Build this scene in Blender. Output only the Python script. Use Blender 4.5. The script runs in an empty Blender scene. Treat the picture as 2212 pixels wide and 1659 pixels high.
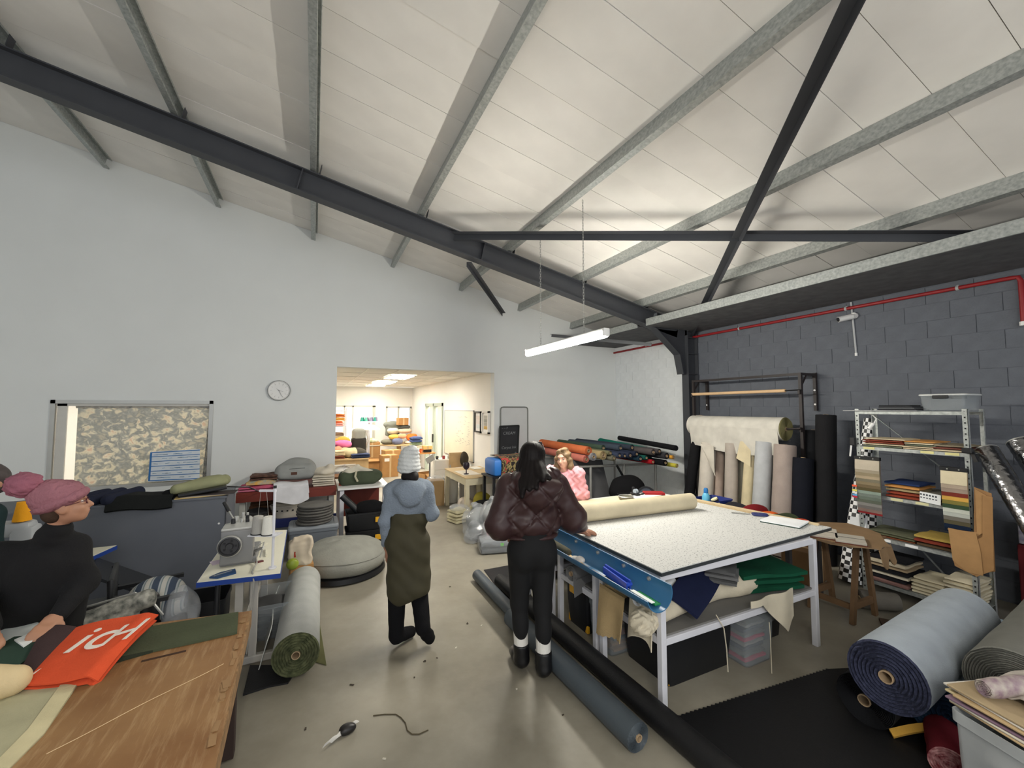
import bpy, bmesh, math, random
import numpy as np
from mathutils import Vector, Matrix, noise as mnoise
random.seed(7)
SC = bpy.context.scene
COL = SC.collection
# ---------------------------------------------------------------- camera
CAM_H, FPX = 2.0, 890.0
PITCH, YAW = math.atan(51.5 / FPX), math.radians(25.645)
cd = bpy.data.cameras.new('camera'); cam = bpy.data.objects.new('camera', cd); COL.objects.link(cam)
cd.sensor_width = 36.0; cd.lens = 36.0 * FPX / 2212.0; cd.clip_start = 0.05; cd.clip_end = 200
cam.location = (0, 0, CAM_H); cam.rotation_euler = (math.pi / 2 + PITCH, 0, -YAW)
SC.camera = cam
# ---------------------------------------------------------------- world, exposure
w = bpy.data.worlds.new('sky'); SC.world = w; w.use_nodes = True
bg = w.node_tree.nodes['Background']; bg.inputs[0].default_value = (0.93, 0.96, 1.0, 1); bg.inputs[1].default_value = 1.25
SC.view_settings.view_transform = 'Standard'; SC.view_settings.look = 'None'
SC.view_settings.exposure = 0.34; SC.view_settings.gamma = 1.0; SC.view_settings.use_curve_mapping = False
TUBE_E, PANEL_E = 165.0, 28.0
# ---------------------------------------------------------------- helpers
_cy, _sy, _ct, _st = math.cos(YAW), math.sin(YAW), math.cos(PITCH), math.sin(PITCH)
_R = Vector((_cy, -_sy, 0)); _F = Vector((_sy * _ct, _cy * _ct, _st)); _U = _R.cross(_F)
def P(px, py, x=None, y=None, z=None):
    """survey point of the photograph on a known wall (x or y) or at a known height (z), in metres"""
    d = _F + _R * ((px - 1106) / FPX) - _U * ((py - 829.5) / FPX)
    if x is not None: t = x / d.x
    elif y is not None: t = y / d.y
    else: t = (z - CAM_H) / d.z
    return Vector((0, 0, CAM_H)) + d * t
def lin(c): return tuple(((v / 255) / 12.92 if v / 255 <= .04045 else ((v / 255 + .055) / 1.055) ** 2.4) for v in c)
MATS = {}
def mat(name, rgb, rough=.8, metal=0., var=.06, scale=6., bump=.0, bscale=60., alpha=1., trans=0., emit=0., ior=1.45, sheen=0., rgb2=None, spec=.5):
    if name in MATS: return MATS[name]
    m = bpy.data.materials.new(name); m.use_nodes = True; nt = m.node_tree; b = nt.nodes['Principled BSDF']
    c = lin(rgb); b.inputs['Roughness'].default_value = rough; b.inputs['Metallic'].default_value = metal
    b.inputs['Specular IOR Level'].default_value = spec; b.inputs['IOR'].default_value = ior
    if trans: b.inputs['Transmission Weight'].default_value = trans
    if alpha < 1: b.inputs['Alpha'].default_value = alpha
    if sheen: b.inputs['Sheen Weight'].default_value = sheen
    if emit:
        b.inputs['Emission Color'].default_value = (*c, 1); b.inputs['Emission Strength'].default_value = emit
    tc = nt.nodes.new('ShaderNodeTexCoord')
    n = nt.nodes.new('ShaderNodeTexNoise'); n.inputs['Scale'].default_value = scale; n.inputs['Detail'].default_value = 5
    nt.links.new(tc.outputs['Object'], n.inputs['Vector'])
    r = nt.nodes.new('ShaderNodeValToRGB'); r.color_ramp.elements[0].position = .3; r.color_ramp.elements[1].position = .7
    c2 = lin(rgb2) if rgb2 else tuple(min(1, v * (1 + var)) for v in c)
    c1 = c if rgb2 else tuple(v * (1 - var) for v in c)
    r.color_ramp.elements[0].color = (*c1, 1); r.color_ramp.elements[1].color = (*c2, 1)
    nt.links.new(n.outputs[0], r.inputs[0]); nt.links.new(r.outputs[0], b.inputs['Base Color'])
    if bump:
        n2 = nt.nodes.new('ShaderNodeTexNoise'); n2.inputs['Scale'].default_value = bscale; n2.inputs['Detail'].default_value = 3
        nt.links.new(tc.outputs['Object'], n2.inputs['Vector'])
        bp = nt.nodes.new('ShaderNodeBump'); bp.inputs['Strength'].default_value = bump; bp.inputs['Distance'].default_value = .01
        nt.links.new(n2.outputs[0], bp.inputs['Height']); nt.links.new(bp.outputs[0], b.inputs['Normal'])
    MATS[name] = m
    return m
def fab(name, rgb, var=.1, **k):
    k.setdefault('bump', .25); k.setdefault('bscale', 180.); k.setdefault('rough', .95); k.setdefault('spec', .2)
    return mat(name, rgb, var=var, **k)
def cm(rgb, kind='f'):
    """material from a colour alone"""
    nm = '%s_%d_%d_%d' % ((kind,) + tuple(rgb))
    if kind == 'f': return fab('cloth' + nm, rgb)
    if kind == 'p': return mat('plastic' + nm, rgb, rough=.4, var=.02)
    if kind == 'm': return mat('paintsteel' + nm, rgb, rough=.45, var=.03)
    return mat('card' + nm, rgb, rough=.9, var=.06)
MW = {}
def tag(o, label=None, cat=None, group=None, kind=None):
    if label: o['label'] = label
    if cat: o['category'] = cat
    if group: o['group'] = group
    if kind: o['kind'] = kind
    return o
def thing(name, label, cat, loc=(0, 0, 0), rz=0., group=None, kind=None):
    o = bpy.data.objects.new(name, None); COL.objects.link(o); o.empty_display_size = .1
    o.location = loc; o.rotation_euler = (0, 0, rz)
    MW[o.name] = Matrix.Translation(Vector(loc)) @ Matrix.Rotation(rz, 4, 'Z')
    return tag(o, label, cat, group, kind)
class MB:
    def __init__(s): s.v = []; s.f = []; s.mi = []; s.m = 0
    def add(s, vs, fs):
        o = len(s.v); s.v += [tuple(v) for v in vs]; s.f += [tuple(i + o for i in f) for f in fs]; s.mi += [s.m] * len(fs); return s
    def box(s, c, d, rz=0., b=0., R=None):
        M = Matrix.Translation(Vector(c)) @ (R.to_4x4() if R is not None else Matrix.Rotation(rz, 4, 'Z'))
        x, y, z = d[0] / 2, d[1] / 2, d[2] / 2
        if b:
            bm = bmesh.new(); bmesh.ops.create_cube(bm, size=1)
            for v in bm.verts: v.co = Vector((v.co.x * d[0], v.co.y * d[1], v.co.z * d[2]))
            bmesh.ops.bevel(bm, geom=list(bm.edges), offset=min(b, min(d) * .49), segments=2, affect='EDGES', profile=.5)
            bm.verts.index_update(); vs = [M @ v.co for v in bm.verts]; fs = [[v.index for v in f.verts] for f in bm.faces]; bm.free()
            return s.add(vs, fs)
        vs = [M @ Vector(p) for p in ((-x, -y, -z), (x, -y, -z), (x, y, -z), (-x, y, -z), (-x, -y, z), (x, -y, z), (x, y, z), (-x, y, z))]
        return s.add(vs, [(0, 3, 2, 1), (4, 5, 6, 7), (0, 1, 5, 4), (1, 2, 6, 5), (2, 3, 7, 6), (3, 0, 4, 7)])
    def bx(s, x0, x1, y0, y1, z0, z1, b=0.): return s.box(((x0 + x1) / 2, (y0 + y1) / 2, (z0 + z1) / 2), (abs(x1 - x0), abs(y1 - y0), abs(z1 - z0)), b=b)
    def beam(s, a, c, w, h, up=(0, 0, 1), b=0.):
        a, c = Vector(a), Vector(c); d = (c - a); L = d.length; d.normalize()
        sd = d.cross(Vector(up)); sd.normalize(); u = sd.cross(d)
        R = Matrix((d, -sd, u)).transposed()
        return s.box((a + c) / 2, (L, w, h), b=b, R=R)
    def ring(s, c, a, bb, r, n): return [c + a * (r * math.cos(2 * math.pi * i / n)) + bb * (r * math.sin(2 * math.pi * i / n)) for i in range(n)]
    def cyl(s, a, c, r0, r1=None, n=16, caps=True):
        a, c = Vector(a), Vector(c); r1 = r0 if r1 is None else r1
        d = (c - a).normalized(); x = d.orthogonal().normalized(); y = d.cross(x)
        vs = s.ring(a, x, y, r0, n) + s.ring(c, x, y, r1, n)
        fs = [(i, (i + 1) % n, n + (i + 1) % n, n + i) for i in range(n)]
        if caps: fs += [tuple(range(n - 1, -1, -1)), tuple(range(n, 2 * n))]
        return s.add(vs, fs)
    def tube(s, pts, r, n=8, caps=True):
        pts = [Vector(p) for p in pts]; rs = r if isinstance(r, (list, tuple)) else [r] * len(pts)
        vs = []; x = None
        for i, p in enumerate(pts):
            d = (pts[min(i + 1, len(pts) - 1)] - pts[max(i - 1, 0)]).normalized()
            x = d.orthogonal().normalized() if x is None else (x - d * x.dot(d)).normalized()
            vs += s.ring(p, x, d.cross(x), rs[i], n)
        k = len(pts)
        fs = [(j * n + i, j * n + (i + 1) % n, (j + 1) * n + (i + 1) % n, (j + 1) * n + i) for j in range(k - 1) for i in range(n)]
        if caps: fs += [tuple(range(n - 1, -1, -1)), tuple(range((k - 1) * n, k * n))]
        return s.add(vs, fs)
    def lathe(s, prof, c=(0, 0, 0), n=24, R=None, closed=False):
        M = Matrix.Translation(Vector(c)) @ (R.to_4x4() if R is not None else Matrix.Identity(4))
        vs = []
        for r, z in prof: vs += [M @ Vector((r * math.cos(2 * math.pi * i / n), r * math.sin(2 * math.pi * i / n), z)) for i in range(n)]
        k = len(prof); fs = [(j * n + i, j * n + (i + 1) % n, (j + 1) * n + (i + 1) % n, (j + 1) * n + i) for j in range(k - 1) for i in range(n)]
        if closed: fs += [((k - 1) * n + i, (k - 1) * n + (i + 1) % n, (i + 1) % n, i) for i in range(n)]
        if not closed and prof[0][0] > 1e-5: fs.append(tuple(range(n - 1, -1, -1)))
        if not closed and prof[-1][0] > 1e-5: fs.append(tuple(range((k - 1) * n, k * n)))
        return s.add(vs, fs)
    def prism(s, poly, d):
        """poly: 3-d points of a flat outline, d: extrusion vector"""
        d = Vector(d); n = len(poly); vs = [Vector(p) for p in poly] + [Vector(p) + d for p in poly]
        return s.add(vs, [tuple(range(n - 1, -1, -1)), tuple(range(n, 2 * n))] + [(i, (i + 1) % n, n + (i + 1) % n, n + i) for i in range(n)])
    def sheet(s, fn, nu, nv, th=.004):
        """fn(u,v)->Vector; a cloth with thickness"""
        g = [[Vector(fn(i / nu, j / nv)) for j in range(nv + 1)] for i in range(nu + 1)]
        N = []
        for i in range(nu + 1):
            for j in range(nv + 1):
                a = g[min(i + 1, nu)][j] - g[max(i - 1, 0)][j]; b = g[i][min(j + 1, nv)] - g[i][max(j - 1, 0)]
                N.append(a.cross(b).normalized() * th)
        A = [g[i][j] for i in range(nu + 1) for j in range(nv + 1)]; B = [p - n for p, n in zip(A, N)]
        w = nv + 1; o = len(A); q = lambda i, j: i * w + j
        fs = []
        for i in range(nu):
            for j in range(nv):
                f = (q(i, j), q(i + 1, j), q(i + 1, j + 1), q(i, j + 1)); fs += [f, tuple(k + o for k in reversed(f))]
        for i in range(nu):
            fs += [(q(i, 0) + o, q(i + 1, 0) + o, q(i + 1, 0), q(i, 0)), (q(i, nv), q(i + 1, nv), q(i + 1, nv) + o, q(i, nv) + o)]
        for j in range(nv):
            fs += [(q(0, j), q(0, j + 1), q(0, j + 1) + o, q(0, j) + o), (q(nu, j) + o, q(nu, j + 1) + o, q(nu, j + 1), q(nu, j))]
        return s.add(A + B, fs)
def mesh_of(name, mb, mats, smooth=False, ang=40):
    me = bpy.data.meshes.new(name); me.from_pydata(mb.v, [], mb.f)
    for m in (mats if isinstance(mats, (list, tuple)) else [mats]): me.materials.append(m)
    if any(mb.mi): me.polygons.foreach_set('material_index', mb.mi)
    if smooth:
        me.polygons.foreach_set('use_smooth', [True] * len(me.polygons)); me.set_sharp_from_angle(angle=math.radians(ang))
    me.update(); return me
def part(name, mb, mats, parent=None, smooth=False, world=True, label=None, ang=40):
    me = mesh_of(name, mb, mats, smooth, ang)
    o = bpy.data.objects.new(name, me); COL.objects.link(o)
    if parent is not None:
        M = MW.get(parent.name, Matrix.Identity(4))
        if world: me.transform(M.inverted())
        o.parent = parent; MW[o.name] = M.copy()
    else:
        # origin at the base centre
        a = np.array(mb.v); c = Vector(((a[:, 0].min() + a[:, 0].max()) / 2, (a[:, 1].min() + a[:, 1].max()) / 2, a[:, 2].min()))
        me.transform(Matrix.Translation(-c)); o.location = c; MW[o.name] = Matrix.Translation(c)
    if label: o['label'] = label
    return o
def solo(name, mb, mats, label, cat, group=None, smooth=False, kind=None, ang=40): return tag(part(name, mb, mats, None, smooth, ang=ang), label, cat, group, kind)
def struct(name, mb, mats, label=None, smooth=False): return tag(part(name, mb, mats, None, smooth), label, None, None, 'structure')
# ---- implicit surfaces (surface nets) for bodies, clothes, bags
def wav(p, f, seed, n=6):
    rs = np.random.RandomState(seed); o = np.zeros(p.shape[:-1])
    for i in range(n):
        k = rs.normal(size=3); k *= f * rs.uniform(.5, 1.4) / np.linalg.norm(k); o += np.sin(p @ k + rs.uniform(0, 6.28))
    return o / n * 1.6
def d_cone(p, a, b, r0, r1):
    a = np.array(a, float); b = np.array(b, float); ab = b - a; t = np.clip(((p - a) @ ab) / max(ab @ ab, 1e-9), 0, 1)
    return np.linalg.norm(p - a - t[..., None] * ab, axis=-1) - (r0 + (r1 - r0) * t)
def d_ell(p, c, r, rot=None):
    q = p - np.array(c, float)
    if rot is not None: q = q @ np.array(rot)
    r = np.array(r, float); k0 = np.linalg.norm(q / r, axis=-1); k1 = np.linalg.norm(q / (r * r), axis=-1)
    return k0 * (k0 - 1) / np.maximum(k1, 1e-6)
def d_box(p, c, h, r=.02, rot=None):
    q = p - np.array(c, float)
    if rot is not None: q = q @ np.array(rot)
    q = np.abs(q) - (np.array(h, float) - r)
    return np.linalg.norm(np.maximum(q, 0), axis=-1) + np.minimum(q.max(-1), 0) - r
def rotm(ax, deg): return np.array(Matrix.Rotation(math.radians(deg), 3, ax))
def smin(a, b, k):
    if k <= 0: return np.minimum(a, b)
    h = np.clip(.5 + .5 * (b - a) / k, 0, 1); return b + (a - b) * h - k * h * (1 - h)
def blob(prims, h=.012, k=.03, disp=None, cut=None):
    """prims: ('c',a,b,r0,r1) ('e',c,r[,rot]) ('b',c,half,round[,rot]); returns MB (quads)"""
    lo = np.full(3, 1e9); hi = -lo
    for q in prims:
        if q[0] == 'c':
            for c, r in ((q[1], q[3]), (q[2], q[4])): lo = np.minimum(lo, np.array(c) - r); hi = np.maximum(hi, np.array(c) + r)
        else:
            r = np.linalg.norm(q[2]) if len(q) > (3 if q[0] == 'e' else 4) else np.array(q[2]); lo = np.minimum(lo, np.array(q[1]) - r); hi = np.maximum(hi, np.array(q[1]) + r)
    lo -= 4 * h + .03; hi += 4 * h + .03; n = np.ceil((hi - lo) / h).astype(int) + 1
    ax = [lo[i] + h * np.arange(n[i]) for i in range(3)]
    p = np.stack(np.meshgrid(*ax, indexing='ij'), -1); F = np.full(p.shape[:3], .2); mg = k + 3 * h + .03
    for q in prims:
        if q[0] == 'c': l0 = np.minimum(np.array(q[1]) - q[3], np.array(q[2]) - q[4]); h0 = np.maximum(np.array(q[1]) + q[3], np.array(q[2]) + q[4])
        else:
            r = np.linalg.norm(q[2]) if len(q) > (3 if q[0] == 'e' else 4) else np.array(q[2]); l0 = np.array(q[1]) - r; h0 = np.array(q[1]) + r
        a = np.maximum(((l0 - mg - lo) / h).astype(int), 0); b_ = np.minimum(((h0 + mg - lo) / h).astype(int) + 2, n)
        sl = tuple(slice(a[i], b_[i]) for i in range(3)); ps = p[sl]
        if q[0] == 'c': d = d_cone(ps, *q[1:5])
        elif q[0] == 'e': d = d_ell(ps, *q[1:])
        else: d = d_box(ps, *q[1:])
        F[sl] = smin(F[sl], d, k)
    if disp is not None: F = F + disp(p)
    if cut is not None: F = np.maximum(F, cut(p))
    return snet(F, lo, h)
def snet(F, lo, h):
    n = F.shape; s = F < 0
    A = np.zeros((n[0] - 1, n[1] - 1, n[2] - 1, 3)); W = np.zeros(A.shape[:3])
    sl = lambda o, ax: slice(o, n[ax] - 1 + o)
    for ax in range(3):
        o1, o2 = [i for i in range(3) if i != ax]
        for u in (0, 1):
            for v in (0, 1):
                off = [0, 0, 0]; off[o1] = u; off[o2] = v; of2 = list(off); of2[ax] = 1
                a = F[tuple(sl(off[i], i) for i in range(3))]; b = F[tuple(sl(of2[i], i) for i in range(3))]
                m = (a < 0) != (b < 0); t = np.where(m, a / np.where(a == b, 1, a - b), 0)
                for i in range(3): A[..., i] += m * (off[i] if i != ax else t)
                W += m
    act = W > 0; idx = np.full(W.shape, -1); idx[act] = np.arange(act.sum())
    ijk = np.argwhere(act); V = lo + h * (ijk + A[act] / W[act][:, None])
    fs = []
    for ax in range(3):
        o1, o2 = (ax + 1) % 3, (ax + 2) % 3
        a = s[tuple(slice(0, n[i] - 1) if i == ax else slice(1, n[i] - 1) for i in range(3))]
        b = s[tuple(slice(1, n[i]) if i == ax else slice(1, n[i] - 1) for i in range(3))]
        for flip in (0, 1):
            e = np.argwhere((a & ~b) if not flip else (~a & b))
            if not len(e): continue
            base = e.copy(); base[:, o1] += 1; base[:, o2] += 1   # grid edge start
            q = []
            for (u, v) in ((-1, -1), (0, -1), (0, 0), (-1, 0)):
                cc = base.copy(); cc[:, o1] += u; cc[:, o2] += v; q.append(idx[cc[:, 0], cc[:, 1], cc[:, 2]])
            q = np.stack(q, 1); fs.append(q if not flip else q[:, ::-1])
    fs = np.concatenate(fs)
    m = MB(); m.v = [tuple(v) for v in V]; m.f = [tuple(int(i) for i in f) for f in fs]; m.mi = [0] * len(m.f)
    return m
# ================================================================ ROOM
RS, RZ = -0.2101, 5.041                       # roof underside: z = RZ + RS * x
def rz_(x, off=0.): return RZ + RS * x + off
WX, WY = 6.5, 7.8                              # right wall, back wall
def nodes_of(m): return m.node_tree, m.node_tree.nodes['Principled BSDF']
m_wall = mat('painted_plaster', (224, 227, 226), rough=.85, var=.02, scale=1.5, bump=.05, bscale=90)
m_wall2 = mat('warm_white_plaster', (234, 230, 222), rough=.85, var=.02, scale=1.5)
m_grey_block = mat('grey_painted_block', (96, 100, 108), rough=.8, var=.07, scale=9, bump=.5, bscale=45)
m_white_block = mat('white_painted_block', (230, 234, 236), rough=.8, var=.03, scale=9, bump=.5, bscale=45)
m_joint_g = mat('grey_mortar', (90, 94, 102), rough=.9, bump=.3)
m_joint_w = mat('white_mortar', (224, 228, 230), rough=.9, bump=.3)
m_foil = mat('white_insulation', (232, 229, 224), rough=.6, var=.05, scale=2.2, bump=.25, bscale=5)
m_seam = mat('insulation_seam', (186, 182, 177), rough=.9)
m_galv = mat('galvanised_steel', (150, 155, 153), rough=.5, metal=.55, var=.2, scale=38, rgb2=(186, 190, 188))
m_dark = mat('charcoal_painted_steel', (58, 60, 65), rough=.5, var=.05)
m_soffit = mat('dark_soffit', (72, 73, 76), rough=.85, var=.2, scale=7, rgb2=(92, 92, 94))
m_red = mat('red_pipe_paint', (140, 32, 36), rough=.45)
m_white = mat('white_plastic', (232, 232, 230), rough=.4, var=.02)
m_alu = mat('anodised_aluminium', (176, 176, 172), rough=.4, metal=.6, var=.03)
# concrete floor
m_floor = mat('concrete_floor', (136, 131, 118), rough=.42, var=.12, scale=1.4, rgb2=(164, 158, 143), bump=.06, bscale=30)
nt, b = nodes_of(m_floor)
tc = nt.nodes['Texture Coordinate']
n2 = nt.nodes.new('ShaderNodeTexNoise'); n2.inputs['Scale'].default_value = .55; n2.inputs['Detail'].default_value = 8; n2.inputs['Roughness'].default_value = .65
nt.links.new(tc.outputs['Object'], n2.inputs['Vector'])
rp = nt.nodes.new('ShaderNodeValToRGB'); rp.color_ramp.elements[0].position = .36; rp.color_ramp.elements[1].position = .6
rp.color_ramp.elements[0].color = (.62, .60, .57, 1); rp.color_ramp.elements[1].color = (1, 1, 1, 1)
nt.links.new(n2.outputs[0], rp.inputs[0])
mx = nt.nodes.new('ShaderNodeMix'); mx.data_type = 'RGBA'; mx.blend_type = 'MULTIPLY'; mx.inputs[0].default_value = 1
old = b.inputs['Base Color'].links[0].from_socket
nt.links.new(old, mx.inputs[6]); nt.links.new(rp.outputs[0], mx.inputs[7]); nt.links.new(mx.outputs[2], b.inputs['Base Color'])
rr = nt.nodes.new('ShaderNodeMapRange'); rr.inputs[3].default_value = .3; rr.inputs[4].default_value = .55
nt.links.new(n2.outputs[0], rr.inputs[0]); nt.links.new(rr.outputs[0], b.inputs['Roughness'])
struct('floor', MB().bx(-7, 6.9, -3.6, 16.2, -.12, 0), m_floor, 'worn grey concrete workshop floor')

DX0, DX1, DZ = .35, 3.34, 2.72                 # doorway
WX0, WX1, WZ0, WZ1 = -3.24, -1.41, .85, 2.11    # window
mb = MB()
def gable(x0, x1, z0=0., top=None):
    a, c = (rz_(x0, .12), rz_(x1, .12)) if top is None else (top, top)
    mb.prism([(x0, WY, z0), (x1, WY, z0), (x1, WY, c), (x0, WY, a)], (0, .2, 0))
gable(-7, WX0); gable(WX0, WX1, WZ1); gable(WX0, WX1, 0, WZ0); gable(WX1, DX0); gable(DX0, DX1, DZ); gable(DX1, 6.7)
wb = struct('wall_back', mb, m_wall, 'pale grey plastered gable wall with window and wide doorway')
# right wall: mortar core with separate blocks
wr = thing('wall_right', 'grey painted concrete block wall with a white end bay', None, (WX, 3, 0), kind='structure'); del wr['label']; wr['label'] = 'charcoal painted block side wall with one white bay'
part('wall_core', MB().bx(WX + .006, WX + .2, -3.5, 5.62, 0, 3.6), m_joint_g, wr)
part('white_wall_core', MB().bx(WX + .006, WX + .2, 5.62, 7.8, 0, 3.6), m_joint_w, wr)
part('far_wall_face', MB().bx(WX, WX + .02, -3.5, .82, 0, 3.5), m_grey_block, wr)
CH, BL = .2, .4
bm_cache = {}
def block(y0, y1, z0, m, key):
    k = (round(y1 - y0, 3), key)
    if k not in bm_cache:
        bm_cache[k] = mesh_of('block', MB().box((0, 0, 0), (.06, y1 - y0 - .006, CH - .006)), m)
    o = bpy.data.objects.new('block', bm_cache[k]); COL.objects.link(o); o.parent = wr
    o.location = Vector((WX + .03 + random.uniform(-.0015, .0015), (y0 + y1) / 2, z0 + CH / 2)) - Vector((WX, 3, 0))
for r in range(17):
    y = .82 if r % 2 else .62
    while y < 7.79:
        y1 = min(y + BL, 7.8)
        a = max(y, .82)
        if a < 5.62 < y1:
            block(a, 5.62, r * CH + .02, m_grey_block, 'g'); block(5.62, y1, r * CH + .02, m_white_block, 'w')
        elif y1 > a + .02: block(a, y1, r * CH + .02, m_grey_block if y1 <= 5.63 else m_white_block, 'g' if y1 <= 5.63 else 'w')
        y = y1
struct('wall_left', MB().bx(-7.1, -7, -3.5, 8, 0, 6.7), m_wall, 'pale grey side wall left of the picture')
# ceiling: backing sheet and separate insulation panels
PX = [-5.45, -4.10, -2.78, -1.42, -.05, 1.29, 2.62, 3.93, 5.25]
ce = thing('ceiling', 'white insulated sloping roof lining', None, (0, 3, RZ), kind='structure'); ce['label'] = 'sloping white insulation lining of the roof'
part('roof_backing', MB().prism([(-7, -3.5, rz_(-7, .02)), (6.9, -3.5, rz_(6.9, .02)), (6.9, -3.5, rz_(6.9, .1)), (-7, -3.5, rz_(-7, .1))], (0, 11.4, 0)), m_seam, ce)
edges = [-6.8] + PX + [6.6]
slope_R = Matrix.Rotation(math.atan(-RS), 4, 'Y')
for i in range(len(edges) - 1):
    x0, x1 = edges[i], edges[i + 1]; L = math.hypot(x1 - x0, RS * (x1 - x0))
    wide = .82 if i < 4 else .41
    pm = mesh_of('ceiling_panel', MB().box((0, 0, 0), (L, wide - .005, .016)), m_foil)
    y = 7.795 - wide * (9 if wide > .5 else 19)
    y = 7.795
    while y > .2:
        o = bpy.data.objects.new('ceiling_panel', pm); COL.objects.link(o); o.parent = ce
        xm = (x0 + x1) / 2
        o.location = Vector((xm, y - wide / 2, rz_(xm, .008 + random.uniform(-.004, .004)))) - Vector((0, 3, RZ))
        o.rotation_euler = (random.uniform(-.006, .006), math.atan(-RS), 0)
        y -= wide
    part('ceiling_sheet', MB().prism([(x0, -3.4, rz_(x0, 0)), (x1, -3.4, rz_(x1, 0)), (x1, -3.4, rz_(x1, .016)), (x0, -3.4, rz_(x0, .016))], (0, 3.4 + y - .004, 0)), m_foil, ce)
# purlins
PD = .15
def purlin(x, k, lab):
    t = math.atan(-RS); ux = Vector((math.cos(t), 0, -math.sin(t))); un = Vector((math.sin(t), 0, math.cos(t)))
    o = Vector((x - .033, -3.3, rz_(x - .033, -.002)))
    w, th, lp = .066, .005, .018
    prof = [(0, 0), (w, 0), (w, -lp), (w - th, -lp), (w - th, -th), (th, -th), (th, -PD + th), (w - th, -PD + th), (w - th, -PD + lp), (w, -PD + lp), (w, -PD), (0, -PD)]
    pts = [o + ux * a + un * c for a, c in prof]
    return solo('roof_purlin', MB().prism(pts, (0, 11.09, 0)), m_galv, lab, 'purlin', 'roof purlins')
ordn = ['lowest', 'second', 'third', 'fourth', 'fifth', 'sixth', 'seventh', 'eighth', 'ninth']
for k, x in enumerate(reversed(PX)):
    purlin(x, k, 'galvanised steel roof purlin, %s counting up from the dark block wall' % ordn[k])
# rafter (I section) at Y = 5.5
RY = 5.5
def rp(x, off): return Vector((x, RY, rz_(x, off)))
ra = thing('roof_rafter', 'charcoal steel I-beam rafter sloping across the roof', 'rafter', (0, RY, rz_(0, -.45)))
T0, T1 = -PD - .035, -PD - .335
nrm = Vector((math.sin(math.atan(-RS)), 0, math.cos(math.atan(-RS))))
xa, xb = -6.3, 6.05
part('top_flange', MB().beam(rp(xa, T0 - .008), rp(xb, T0 - .008), .15, .014, nrm), m_dark, ra)
part('web', MB().beam(rp(xa, (T0 + T1) / 2), rp(xb, (T0 + T1) / 2), .012, T0 - T1 - .02, nrm), m_dark, ra)
part('bottom_flange', MB().beam(rp(xa, T1 + .008), rp(5.45, T1 + .008), .15, .014, nrm), m_dark, ra)
for x in (-.22, 2.15): part('splice_plate', MB().beam(rp(x - .006, (T0 + T1) / 2), rp(x + .006, (T0 + T1) / 2), .145, T0 - T1 - .03, nrm), m_dark, ra)
part('stiffener', MB().beam(rp(5.44, (T0 + T1) / 2), rp(5.456, (T0 + T1) / 2), .15, T0 - T1 - .02, nrm), cm((92, 95, 99), 'm'), ra)
# haunch: web plate and sloping flange
h0 = rp(5.45, T1 + .01); h1 = Vector((6.02, RY, 2.98)); h2 = Vector((6.10, RY, 2.62))
part('haunch_web', MB().prism([h0 + Vector((0, -.006, 0)), h1 + Vector((0, -.006, 0)), h2 + Vector((0, -.006, 0)), Vector((6.28, RY - .006, 2.62)), Vector((6.28, RY - .006, 3.55)), rp(6.0, T1 + .02) + Vector((0, -.006, .1))], (0, .012, 0)), m_dark, ra)
mb = MB().beam(h0, h1, .15, .014, (1, 0, 0)); mb.beam(h1, h2, .15, .014, (1, 0, 0))
part('haunch_flange', mb, m_dark, ra)
for x in PX:
    if x > -6: part('cleat', MB().beam(rp(x + .05, -.10), rp(x + .056, -.10), .09, .12, nrm), m_dark, ra)
co = thing('steel_column', 'charcoal steel column standing against the block wall', 'column', (6.34, RY, 0))
part('flange', MB().bx(6.22, 6.234, RY - .075, RY + .075, 0, 3.35), m_dark, co)
part('flange', MB().bx(6.47, 6.484, RY - .075, RY + .075, 0, 3.6), m_dark, co)
part('web', MB().bx(6.234, 6.47, RY - .006, RY + .006, 0, 3.45), m_dark, co)
for z in (2.62, 3.0, 3.3): part('stiffener', MB().bx(6.235, 6.469, RY - .07, RY + .07, z, z + .012), m_dark, co)
# roof bracing (angle irons)
def angle(name, a, c, w, lab, cat, m=m_dark, up=(0, 0, 1)):
    a, c = Vector(a), Vector(c); d = (c - a).normalized(); sd = d.cross(Vector(up)).normalized(); u = sd.cross(d)
    mb = MB(); o = a; pts = [o, o + sd * w, o + sd * w - u * .006, o + sd * .006 - u * .006, o + sd * .006 - u * w, o - u * w]
    mb.prism(pts, c - a)
    return solo(name, mb, m, lab, cat)
angle('roof_brace', (1.72, 5.45, 4.44), (6.35, .77, 3.49), .085, 'long charcoal angle-iron roof brace crossing the picture level', 'brace')
angle('roof_brace', (6.45, 5.52, 3.42), (2.2, .62, 4.30), .085, 'charcoal angle-iron roof brace rising steeply from the column', 'brace')
angle('fly_brace', P(1008, 566, y=RY), P(1085, 676, y=7.79), .07, 'short dark angle brace from the rafter to the pale gable wall', 'brace')
angle('eave_strut', P(1192, 722, y=7.79), P(1408, 741, y=RY + .1), .06, 'slim grey angle strut behind the lit tube lamp', 'strut', cm((96, 98, 101), 'm'))
# box gutter along the right wall
gu = thing('box_gutter', 'dark mottled box gutter running above the red pipe', 'gutter', (5.95, 2, 3.42))
for a, c in ((-3.3, 5.40), (5.62, 7.79)):
    part('soffit', MB().bx(5.20, 6.49, a, c, 3.43, 3.46), m_soffit, gu)
    part('upstand', MB().bx(5.18, 5.20, a, c, 3.43, 3.55), m_galv, gu)
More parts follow.
